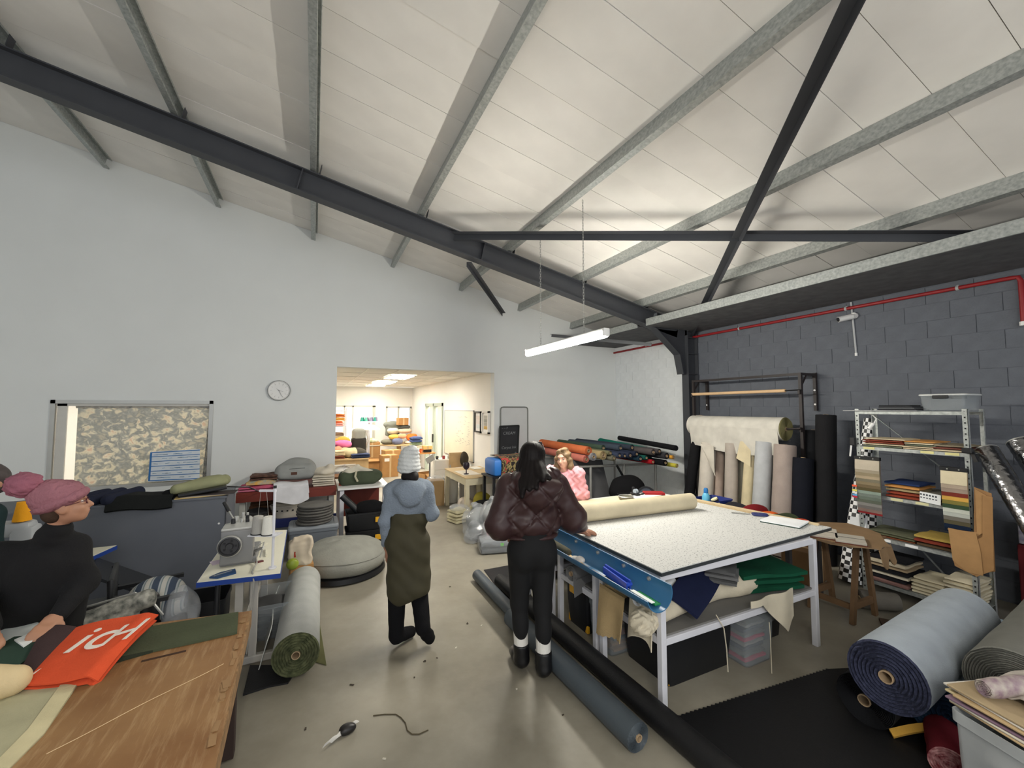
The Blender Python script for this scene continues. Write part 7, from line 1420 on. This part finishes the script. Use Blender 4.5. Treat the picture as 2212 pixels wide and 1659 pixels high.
# ================================================================ PEOPLE
def V3(*a): return np.array(a, float)
def head_prims(c, Rh, s=1.0):
    c = V3(*c); T = lambda x, y, z: tuple(c + Rh @ (V3(x, y, z) * s)); E = lambda p, r: ('e', T(*p), tuple(v * s for v in r), Rh)
    return [E((0, -.012, .02), (.073, .092, .092)), E((0, .018, -.045), (.060, .072, .066)), E((0, .052, -.088), (.030, .030, .026)), ('c', T(0, .085, .008), T(0, .106, -.032), .008 * s, .0135 * s),
            E((.034, .060, -.030), (.026, .024, .024)), E((-.034, .060, -.030), (.026, .024, .024)), E((0, .072, .028), (.048, .018, .012)), E((0, .078, -.063), (.026, .014, .012)),
            E((.074, -.008, -.012), (.010, .022, .032)), E((-.074, -.008, -.012), (.010, .022, .032))]
def hand_prims(w, d, n, left=False, curl=.35, s=1.0, spread=.12):
    """w wrist, d towards the fingertips, n back of the hand"""
    w = V3(*w); d = V3(*d) / np.linalg.norm(d); n = V3(*n); n = n - d * (n @ d); n /= np.linalg.norm(n); sd = np.cross(d, n) * (1 if not left else -1)   # sd: towards the thumb
    R = np.stack([sd, d, n], 1); pr = [('b', tuple(w + d * .05 * s), (.038 * s, .048 * s, .013 * s), .012 * s, R), ('c', tuple(w - d * .02), tuple(w + d * .02), .024 * s, .026 * s)]
    for i, (off, L) in enumerate(((.027, .072), (.009, .080), (-.010, .074), (-.028, .058))):
        k = w + d * .093 * s + sd * off * s; dr = d + sd * off * spread * 20 * .3; dr /= np.linalg.norm(dr); p = k; a = curl * .4
        for f in (.45, .32, .23):
            q = p + (dr * math.cos(a) - n * math.sin(a)) * L * f * s; pr.append(('c', tuple(p), tuple(q), .0088 * s, .0078 * s)); p = q; a += curl
    k = w + d * .025 * s + sd * .034 * s; q = k + (sd * .7 + d * .7) * .035 * s - n * .006; r = q + (sd * .25 + d) / 1.03 * .03 * s - n * .004
    pr += [('c', tuple(k), tuple(q), .013 * s, .0105 * s), ('c', tuple(q), tuple(r), .0105 * s, .0085 * s)]
    return pr
def limb(a, b, c, r): return [('c', a, b, r[0], r[1]), ('c', b, c, r[1], r[2])]
def body_prims(J, s=1.0):
    p = [('e', J['pel'], (.15, .10, .11)), ('e', J['che'], (.15, .105, .17)), ('c', J['pel'], J['che'], .11, .12), ('c', J['shl'], J['shr'], .055, .055), ('c', J['nek'], J['hed'], .050, .048)]
    for k in 'lr':
        p += limb(J['sh' + k], J['el' + k], J['wr' + k], (.048, .038, .026)) + limb(J['hi' + k], J['kn' + k], J['an' + k], (.085, .055, .038)) + [('c', J['an' + k], J['to' + k], .036, .026)]
    return p
def eyes(parent, c, Rh, iris=(70, 60, 50), s=1.0, skin=None, brow=(70, 56, 44), lips=(168, 96, 92), glasses=None, smile=.004):
    c = V3(*c); T = lambda x, y, z: Vector(c + Rh @ (V3(x, y, z) * s))
    for sx in (-1, 1):
        e = part('eye', MB().lathe([(0, -.0105), (.006, -.0085), (.0105, 0), (.006, .0085), (0, .0105)], T(.031 * sx, .072, .002), 12), cm((226, 220, 212), 'p'), parent, smooth=True, world=False)
        part('iris', MB().cyl(T(.031 * sx, .080, .002), T(.031 * sx, .0835, .002), .0055, n=10), cm(iris, 'p'), e, world=False)
        part('eyebrow', MB().tube([T(.014 * sx, .086, .022), T(.032 * sx, .084, .027), T(.050 * sx, .072, .022)], [.0025, .0035, .002], 6), cm(brow), parent, world=False)
    part('lips', MB().tube([T(-.024, .082, -.060 + smile), T(-.010, .0915, -.063), T(0, .0925, -.0635), T(.010, .0915, -.063), T(.024, .082, -.060 + smile)], [.002, .0045, .005, .0045, .002], 8), cm(lips, 'p'), parent, smooth=True, world=False)
    if glasses:
        g = thing_child('glasses', parent)
        for sx in (-1, 1):
            part('lens_rim', MB().tube([T(.032 * sx + .022 * math.cos(a), .095 - .004 * abs(math.cos(a)), .0 + .016 * math.sin(a)) for a in [i * math.pi / 8 for i in range(17)]], .0022, 6, caps=False), cm(glasses, 'p'), g, world=False)
            part('temple', MB().tube([T(.054 * sx, .09, .004), T(.076 * sx, .05, .006), T(.080 * sx, -.01, .0)], .002, 5), cm(glasses, 'p'), g, world=False)
        part('bridge', MB().tube([T(-.010, .098, .004), T(0, .101, .007), T(.010, .098, .004)], .002, 5), cm(glasses, 'p'), g, world=False)
def thing_child(name, parent):
    o = bpy.data.objects.new(name, None); COL.objects.link(o); o.parent = parent; o.empty_display_size = .05; return o
def bpart(name, prims, m, parent, h=.011, k=.03, disp=None, cut=None): return part(name, blob(prims, h, k, disp, cut), m, parent, smooth=True, ang=85, world=False)
def boots(parent, J, k, m, top, r=(.060, .055), zc=9.):
    an = V3(*J['an' + k]); kn = V3(*J['kn' + k]); to = V3(*J['to' + k]); d = (kn - an) / np.linalg.norm(kn - an); tp = an + d * top
    pr = [('c', tuple(an), tuple(tp), r[1], r[0]), ('c', tuple(an + V3(0, 0, -.015)), tuple(to), .052, .045), ('e', tuple((an * .35 + to * .65)), (.05, .06, .042))]
    bo = bpart('boot', pr, m, parent, h=.010, k=.02, disp=wrk(.004, 60, 3), cut=lambda p: np.maximum(p[..., 2] - zc, .004 - p[..., 2]))
    return bo
wrk = lambda amp, fr, seed: (lambda p: -amp * (1 - np.abs(wav(p, fr, seed))) + amp * .5)
m_sk1, m_sk2, m_sk3 = (mat('skin_fair', (222, 176, 152), rough=.55, var=.04), mat('skin_warm', (150, 106, 84), rough=.55, var=.04), mat('skin_olive', (176, 130, 104), rough=.55, var=.04))
def rotz(deg): return rotm('Z', deg)
# ---------------------------------------------------------------- A: brown puffer jacket, back view, hand on the table
A = thing('person', 'person in dark brown puffer jacket and black leggings resting a hand on the table', 'person', (1.54, 2.86, 0), rz=math.radians(-14))
J = dict(pel=(0, 0, .93), che=(.01, .0, 1.24), nek=(.015, -.01, 1.44), hed=(.02, .02, 1.58), shl=(-.17, -.01, 1.40), shr=(.19, .0, 1.39), ell=(-.255, -.03, 1.12), wrl=(-.15, .12, 1.0), elr=(.34, .02, 1.13), wrr=(.44, .16, 1.0),
         hil=(-.085, .0, .90), hir=(.085, -.01, .90), knl=(-.085, .05, .50), knr=(.075, -.04, .49), anl=(-.07, .04, .09), anr=(.065, -.10, .09), tol=(-.09, .20, .05), tor=(.085, .06, .05))
Rh = rotz(-28) @ rotm('X', -4)
pr = body_prims(J) + head_prims((.02, .025, 1.60), Rh) + hand_prims((.455, .18, .975), (.95, .25, -.22), (0, -.1, 1), left=False, curl=.12) + hand_prims((-.13, .14, .99), (.5, .6, -.3), (-.3, .5, .5), left=True, curl=.5)
bpart('body', pr, m_sk2, A, h=.009, k=.02)
eyes(A, (.02, .025, 1.60), Rh)
m_jk = mat('brown_puffer_nylon', (56, 37, 37), rough=.42, var=.08, spec=.4)
def quilt(p):
    x, y, z = p[..., 0], p[..., 1], p[..., 2]; a = (x * 1.0 + (z - 1.2) * .95) / .22; b_ = (x * 1.0 - (z - 1.2) * .95) / .22
    g = lambda t: np.exp(-((np.abs(t - np.round(t))) / .06) ** 2)
    tor = np.exp(-(np.maximum(np.abs(x) - .19, 0) / .03) ** 2)
    return .013 * np.maximum(g(a), g(b_)) * tor - .010 * (1 - np.abs(wav(p, 26, 3))) - .005 * (1 - np.abs(wav(p, 62, 7))) + .009
jp = [('e', (.0, .0, 1.28), (.225, .165, .19)), ('e', (.0, .0, 1.12), (.235, .175, .13)), ('c', J['shl'], J['shr'], .095, .095)] + limb(J['shl'], J['ell'], (-.165, .10, 1.01), (.10, .105, .085)) + limb(J['shr'], J['elr'], (.43, .145, 1.005), (.10, .108, .085)) + [('e', (.03, -.14, 1.40), (.185, .10, .085)), ('e', (.03, -.12, 1.33), (.15, .10, .09)), ('c', (-.11, -.10, 1.475), (.16, -.08, 1.485), .058, .058), ('c', (-.13, -.04, 1.46), (-.08, .11, 1.45), .05, .045), ('c', (.16, -.03, 1.48), (.11, .11, 1.46), .055, .05)]
bpart('jacket', jp, m_jk, A, h=.010, k=.035, disp=quilt, cut=lambda p: 1.005 - p[..., 2])
bpart('jacket_hem', [('e', (0, 0, 1.025), (.205, .15, .035))], m_jk, A, h=.011, disp=wrk(.008, 40, 5))
lg = mat('black_jersey', (12, 12, 14), rough=.85, var=.05)
lp = [('e', (0, -.02, .93), (.185, .145, .13)), ('e', (-.07, -.05, .88), (.10, .10, .11)), ('e', (.08, -.06, .88), (.10, .10, .11)), ('c', (0, 0, .95), (0, 0, 1.05), .15, .15)]
for k in 'lr': lp += limb(J['hi' + k], J['kn' + k], tuple(V3(*J['an' + k]) + (V3(*J['kn' + k]) - V3(*J['an' + k])) * .56), (.105, .068, .052)) + [('e', tuple(V3(*J['kn' + k]) * .62 + V3(*J['an' + k]) * .38 + V3(0, -.02, 0)), (.058, .062, .12))]
bpart('leggings', lp, lg, A, h=.011, k=.03)
for k in 'lr':
    an, kn = V3(*J['an' + k]), V3(*J['kn' + k]); d = (kn - an); bpart('sock', [('c', tuple(an + d * .18), tuple(an + d * .50), .054, .056)], fab('white_rib_sock', (218, 215, 208)), A, h=.009, disp=lambda p: .0015 * np.sin(np.arctan2(p[..., 1], p[..., 0]) * 60))
    boots(A, J, k, mat('black_leather', (18, 18, 20), rough=.35), .12, r=(.062, .06), zc=.20)
hA = mat('black_hair', (17, 12, 12), rough=.6, var=.15, scale=40, spec=.25)
cH = V3(.02, .025, 1.60); T = lambda x, y, z: tuple(cH + Rh @ V3(x, y, z))
hp = [('e', T(0, -.022, .034), (.100, .118, .106), Rh), ('e', T(0, -.06, -.06), (.102, .082, .12), Rh), *[('c', T(.05 - .024 * q, -.075 - .012 * (q % 2), -.06), (.07 - .05 * q, -.255 + .004 * abs(q - 2), 1.49 - .03 * q + .02 * (q % 2)), .066, .018) for q in range(5)], ('c', T(.065, .0, -.04), T(.075, -.01, -.13), .028, .025), ('c', T(-.065, .01, -.03), T(-.08, .0, -.14), .03, .03)]
strand = lambda p: .002 * np.sin(np.arctan2(p[..., 1] - cH[1], p[..., 0] - cH[0]) * 34) + .003 * wav(p, 60, 4)
bpart('hair', hp, hA, A, h=.009, k=.03, disp=strand, cut=lambda p: -d_ell(p, T(0, .085, -.03), (.062, .06, .085), Rh))
sg = thing_child('sunglasses', A)
for sx in (-1, 1): part('lens', MB().box(Vector(T(.034 * sx, .055, .118)), (.05, .012, .03), b=.006, R=Matrix(Rh.tolist())), m_black, sg, world=False)
for sx in (-1, 1): part('temple', MB().tube([Vector(T(.062 * sx, .05, .118)), Vector(T(.092 * sx, 0, .075)), Vector(T(.094 * sx, -.06, .035))], .003, 6), m_black, sg, world=False)
# ---------------------------------------------------------------- B: walking away in olive dress and pale beanie
B = thing('person', 'person in pale grey beanie and olive green dress walking away', 'person', (.76, 3.66, 0), rz=math.radians(-12))
J = dict(pel=(0, 0, .86), che=(0, .02, 1.14), nek=(0, .0, 1.33), hed=(.0, .03, 1.45), shl=(-.13, .0, 1.285), shr=(.135, .01, 1.285), ell=(-.18, -.02, 1.04), wrl=(-.175, .04, .82), elr=(.195, .0, 1.08), wrr=(.10, .20, 1.12),
         hil=(-.08, 0, .84), hir=(.08, 0, .84), knl=(-.085, .04, .46), knr=(.095, .03, .46), anl=(-.085, -.02, .085), anr=(.13, -.16, .20), tol=(.035, .08, .05), tor=(.19, -.10, .07))
Rh = rotz(-6)
pr = body_prims(J) + head_prims((0, .03, 1.47), Rh) + hand_prims(J['wrl'], (0, .15, -1), (-1, 0, 0), left=True, curl=.35) + hand_prims(J['wrr'], (-.5, .8, .2), (.5, .3, .8), curl=.5)
bpart('body', pr, m_sk2, B, h=.0095, k=.02); eyes(B, (0, .03, 1.47), Rh)
m_fl = fab('blue_grey_fleece', (126, 136, 148), bscale=70, bump=.8)
fp_ = [('e', (0, .01, 1.18), (.175, .135, .16)), ('c', J['shl'], J['shr'], .075, .075)] + limb(J['shl'], J['ell'], tuple(V3(*J['wrl']) + V3(0, 0, .02)), (.066, .058, .046)) + limb(J['shr'], J['elr'], J['wrr'], (.07, .062, .05)) + [('e', (.01, -.105, 1.31), (.13, .075, .075)), ('e', (.02, -.145, 1.25), (.09, .05, .075)), ('c', (-.09, -.03, 1.345), (.09, -.03, 1.345), .05, .05)]
bpart('fleece_top', fp_, m_fl, B, h=.011, k=.04, disp=wrk(.009, 34, 8), cut=lambda p: np.minimum(1.085 - p[..., 2] , np.abs(p[..., 0]) * -1 + .145))
m_dr = mat('olive_dress', (60, 56, 38), rough=.8, var=.12, scale=5)
dp = [('e', (0, .01, 1.04), (.165, .135, .14)), ('e', (.0, .0, .86), (.18, .145, .16)), ('c', (-.02, 0, .86), (-.02, .01, .46), .15, .15), ('c', (.05, -.01, .80), (.06, -.03, .50), .13, .135)]
def fold_(p): return .0035 * np.sin(p[..., 2] * 42 + p[..., 0] * 22 + 2 * np.sin(p[..., 0] * 12)) - .012 * (1 - np.abs(wav(p, 17, 12))) + .006
bpart('dress', dp, m_dr, B, h=.012, k=.05, disp=fold_, cut=lambda p: np.maximum(.375 + .07 * np.clip(p[..., 0], -.2, .2) / .2 + .012 * np.sin(p[..., 0] * 20) - p[..., 2], p[..., 2] - 1.135))
lp = []
for k in 'lr': lp += limb(J['hi' + k], J['kn' + k], J['an' + k], (.085, .062, .045))
bpart('leggings', lp, lg, B, h=.011, k=.02)
m_su = fab('black_suede', (16, 16, 18)); boots(B, J, 'l', m_su, .30, r=(.074, .060), zc=.40); boots(B, J, 'r', m_su, .26, r=(.074, .060))
m_be = fab('pale_knit', (206, 208, 206), bscale=45, bump=1.0)
cH = V3(0, .03, 1.47); ribs = lambda p: .004 * np.sin(p[..., 2] * 190 + 1.2 * np.sin(p[..., 0] * 20)) + .004 * wav(p, 60, 2)
bpart('beanie', [('e', (0, .015, 1.52), (.094, .108, .11)), ('e', (.012, .0, 1.595), (.078, .082, .075)), ('e', (0, .018, 1.475), (.100, .112, .055)), ('e', (.03, -.03, 1.635), (.045, .045, .035))], m_be, B, h=.009, k=.03, disp=ribs, cut=lambda p: np.maximum(1.425 - p[..., 2], p[..., 2] - 1.675))
bpart('hair', [('e', (.01, -.045, 1.41), (.075, .05, .06)), ('c', (.03, -.07, 1.40), (.045, -.075, 1.34), .035, .03)], hA, B, h=.009)
# ---------------------------------------------------------------- C: pink jumper, facing the camera side
Cp = thing('person', 'person in pink cable knit jumper with wavy brown hair behind the table', 'person', (2.76, 4.28, 0), rz=math.radians(128)); Cp.scale = (.96, .96, .955)
J = dict(pel=(0, 0, .86), che=(0, .01, 1.13), nek=(0, .0, 1.30), hed=(.0, .02, 1.43), shl=(-.165, .0, 1.26), shr=(.165, .0, 1.26), ell=(-.225, .0, 1.02), wrl=(-.15, .13, 1.03), elr=(.225, .0, 1.02), wrr=(.15, .13, 1.03),
         hil=(-.08, 0, .84), hir=(.08, 0, .84), knl=(-.08, .02, .46), knr=(.08, .02, .46), anl=(-.08, 0, .085), anr=(.08, 0, .085), tol=(-.09, .15, .05), tor=(.09, .15, .05))
Rh = rotz(-4) @ rotm('Y', 5) @ rotm('X', -4); cH = V3(.0, .03, 1.455)
pr = body_prims(J) + head_prims(cH, Rh, 1.03) + hand_prims(J['wrl'], (.5, .8, -.1), (-.2, .1, 1), left=True, curl=.4) + hand_prims(J['wrr'], (-.5, .8, -.1), (.2, .1, 1), curl=.4)
bpart('body', pr, m_sk1, Cp, h=.0075, k=.018); eyes(Cp, cH, Rh, s=1.03, smile=.006, brow=(110, 88, 66), lips=(190, 110, 106))
m_pk = fab('pink_cable_knit', (228, 164, 172), bscale=90, bump=.5)
cable = lambda p: .007 * np.sin(p[..., 0] * 85 + 1.6 * np.sin(p[..., 2] * 60)) - .008 * (1 - np.abs(wav(p, 20, 6)))
bpart('jumper', [('e', (0, .01, 1.12), (.205, .155, .20)), ('e', (0, .01, .95), (.20, .15, .13)), ('c', J['shl'], J['shr'], .085, .085)] + limb(J['shl'], J['ell'], J['wrl'], (.085, .08, .055)) + limb(J['shr'], J['elr'], J['wrr'], (.085, .08, .055)), m_pk, Cp, h=.010, k=.04, disp=cable, cut=lambda p: np.maximum(.86 - p[..., 2], -d_ell(p, (0, .10, 1.36), (.085, .10, .085))))
lp = [('e', (0, 0, .86), (.175, .13, .12))]
for k in 'lr': lp += limb(J['hi' + k], J['kn' + k], J['an' + k], (.095, .07, .06))
bpart('jeans', lp, cm((52, 60, 84)), Cp, h=.014, k=.03); boots(Cp, J, 'l', cm((60, 50, 46), 'p'), .06); boots(Cp, J, 'r', cm((60, 50, 46), 'p'), .06)
hC = mat('brown_blonde_hair', (104, 84, 62), rough=.5, var=.3, scale=26, rgb2=(152, 126, 92))
T = lambda x, y, z: tuple(cH + Rh @ V3(x, y, z))
hp = [('e', T(0, -.02, .036), (.092, .108, .098), Rh), ('e', T(0, -.06, -.05), (.09, .06, .11), Rh)]
for sx in (-1, 1): hp += [('c', T(.070 * sx, .015, .03), T(.092 * sx, .012, -.06), .030, .032), ('c', T(.092 * sx, .012, -.06), T(.088 * sx, .02, -.15), .034, .030), ('c', T(.088 * sx, .0, -.13), T(.105 * sx, .0, -.175), .034, .024), ('c', T(.03 * sx, .05, .105), T(.078 * sx, .045, .02), .02, .018)]
wvy = lambda p: .007 * np.sin(p[..., 2] * 75 + p[..., 0] * 30) + .004 * wav(p, 80, 9)
bpart('hair', hp, hC, Cp, h=.008, k=.022, disp=wvy, cut=lambda p: -d_ell(p, T(0, .090, -.018), (.058, .075, .092), Rh))
for sx in (-1, 1): part('earring', MB().lathe([(0, -.006), (.006, 0), (0, .006)], Vector(T(.080 * sx, -.002, -.058)), 10), m_white, Cp, world=False)
# ---------------------------------------------------------------- D: pink bobble hat, black jumper, at the work table
D = thing('person', 'person in black jumper and pink bobble hat working at the left table', 'person', (-1.42, 3.50, 0), rz=math.radians(180 + 8))
J = dict(pel=(0, 0, .86), che=(.0, .05, 1.08), nek=(-.04, .08, 1.25), hed=(-.07, .11, 1.37), shl=(-.115, .05, 1.15), shr=(.175, .05, 1.15), ell=(-.185, .10, .95), wrl=(-.12, .24, .84), elr=(.25, .12, .95), wrr=(.14, .27, .85),
         hil=(-.085, 0, .86), hir=(.085, 0, .86), knl=(-.085, .02, .47), knr=(.085, .02, .47), anl=(-.085, 0, .085), anr=(.085, 0, .085), tol=(-.095, .15, .05), tor=(.095, .15, .05))
Rh = rotz(98) @ rotm('X', 10); cH = V3(-.085, .12, 1.425)
pr = body_prims(J) + head_prims(cH, Rh, 1.0) + hand_prims((-.105, .26, .83), (.25, .9, -.25), (-.2, .3, 1), left=True, curl=.35) + hand_prims((.13, .29, .83), (-.4, .9, -.2), (.2, .3, 1), curl=.35)
bpart('body', pr, m_sk3, D, h=.0085, k=.02); eyes(D, cH, Rh, glasses=(88, 34, 40), brow=(60, 48, 40))
m_bk = mat('black_wool', (17, 17, 19), rough=.95, var=.1, bump=.3, bscale=120)
bpart('jumper', [('e', (0, .04, 1.05), (.185, .15, .17)), ('e', (0, .0, .90), (.19, .15, .15)), ('c', J['shl'], J['shr'], .075, .075), ('c', J['nek'], (-.05, .09, 1.275), .08, .066)] + limb(J['shl'], J['ell'], J['wrl'], (.066, .06, .046)) + limb(J['shr'], J['elr'], J['wrr'], (.08, .075, .05)), m_bk, D, h=.011, k=.04, disp=wrk(.010, 18, 4), cut=lambda p: .78 - p[..., 2])
lp = [('e', (0, 0, .86), (.18, .14, .12))]
for k in 'lr': lp += limb(J['hi' + k], J['kn' + k], J['an' + k], (.1, .075, .06))
bpart('trousers', lp, lg, D, h=.014, k=.03); boots(D, J, 'l', m_su, .06); boots(D, J, 'r', m_su, .06)
m_ph = fab('pink_knit', (152, 104, 113), bscale=60, bump=.8); T = lambda x, y, z: tuple(cH + Rh @ V3(x, y, z))
rib = lambda p: .004 * np.sin(np.arctan2(*(np.moveaxis((p - cH) @ Rh, -1, 0)[:2])) * 40) + .004 * wav(p, 50, 3)
bpart('hat_crown', [('e', T(0, -.025, .055), (.098, .118, .105), Rh), ('e', T(0, -.06, .10), (.07, .075, .06), Rh)], m_ph, D, h=.009, k=.03, disp=rib, cut=lambda p: -(((p - cH) @ Rh)[..., 2] + .42 * -((p - cH) @ Rh)[..., 1] * .6 - .015))
Rb = Rh @ rotm('X', 14)
bpart('hat_brim', [('e', T(0, -.012, .030), (.110, .128, .047), Rb)], m_ph, D, h=.009, disp=rib, cut=lambda p: -(((p - cH) @ Rb)[..., 2] + .02))
bpart('pompom', [('e', T(0, -.14, .165), (.072, .072, .066))], fab('pink_fluff', (146, 92, 106), bscale=40, bump=1.0), D, h=.008, disp=lambda p: -.012 * np.abs(wav(p, 150, 8)))
bpart('hair', [('e', T(0, -.055, -.03), (.074, .05, .06), Rh)], cm((70, 54, 44)), D, h=.009)
# ---------------------------------------------------------------- E: half seen at the left edge
Ep = thing('person', 'person with short dark hair half hidden at the left picture edge', 'person', (-2.11, 4.12, 0), rz=math.radians(175))
J = dict(pel=(0, 0, .90), che=(.0, .02, 1.18), nek=(-.06, .02, 1.35), hed=(-.12, .04, 1.48), shl=(-.15, .02, 1.28), shr=(.18, .02, 1.30), ell=(-.17, .05, 1.05), wrl=(-.15, .22, .95), elr=(.24, .05, 1.05), wrr=(.15, .22, .95),
         hil=(-.085, 0, .88), hir=(.085, 0, .88), knl=(-.085, .02, .48), knr=(.085, .02, .48), anl=(-.085, 0, .085), anr=(.085, 0, .085), tol=(-.095, .15, .05), tor=(.095, .15, .05))
Rh = rotz(0); cH = V3(-.135, .05, 1.50)
bpart('body', body_prims(J) + head_prims(cH, Rh) + hand_prims(J['wrl'], (.4, .8, 0), (0, 0, 1), left=True, curl=.4) + hand_prims(J['wrr'], (-.4, .8, 0), (0, 0, 1), curl=.4), m_sk3, Ep, h=.010, k=.02); eyes(Ep, cH, Rh)
bpart('jumper', [('e', (0, .02, 1.16), (.18, .14, .20)), ('e', (0, .0, .96), (.18, .14, .15)), ('c', J['shl'], J['shr'], .075, .075)] + limb(J['shl'], J['ell'], J['wrl'], (.07, .065, .05)) + limb(J['shr'], J['elr'], J['wrr'], (.09, .08, .055)), cm((34, 50, 52)), Ep, h=.013, k=.04, disp=wrk(.010, 18, 5), cut=lambda p: .82 - p[..., 2])
lp = [('e', (0, 0, .88), (.18, .14, .12))]
for k in 'lr': lp += limb(J['hi' + k], J['kn' + k], J['an' + k], (.1, .075, .06))
bpart('trousers', lp, lg, Ep, h=.014, k=.03); boots(Ep, J, 'l', m_su, .06); boots(Ep, J, 'r', m_su, .06)
bpart('hair', [('e', (-.135, .03, 1.54), (.092, .112, .09)), ('e', (-.135, .0, 1.49), (.09, .085, .09))], mat('grey_dark_hair', (66, 58, 58), rough=.6, var=.2, scale=40), Ep, h=.009, disp=lambda p: .005 * wav(p, 70, 2), cut=lambda p: -d_ell(p, (-.135, .15, 1.48), (.07, .085, .09)))
# thread cone and grey machine behind the pink hat
gm = thing('sewing_machine', 'pale grey sewing machine behind the pink bobble hat', 'sewing machine', (-2.22, 4.78, ST + .002))
part('bed', MB().box((-2.22, 4.78, ST + .03), (.46, .18, .056), b=.012), cm((176, 180, 184), 'p'), gm); part('pillar', MB().box((-2.08, 4.78, ST + .18), (.14, .16, .26), b=.03), cm((176, 180, 184), 'p'), gm, smooth=True); part('arm', MB().box((-2.24, 4.78, ST + .29), (.42, .15, .12), b=.04), cm((176, 180, 184), 'p'), gm, smooth=True); part('needle_head', MB().box((-2.40, 4.78, ST + .2), (.1, .13, .2), b=.03), cm((176, 180, 184), 'p'), gm, smooth=True)
b0 = Vector((-2.10, 4.76, ST + .352)); tcn = thing('thread_cone', 'bright orange thread cone behind the pink hat', 'thread cone', b0)
part('thread', MB().lathe([(0, 0), (.055, 0), (.052, .02), (.034, .15), (0, .15)], b0, 20), cm((240, 166, 40)), tcn, smooth=True)
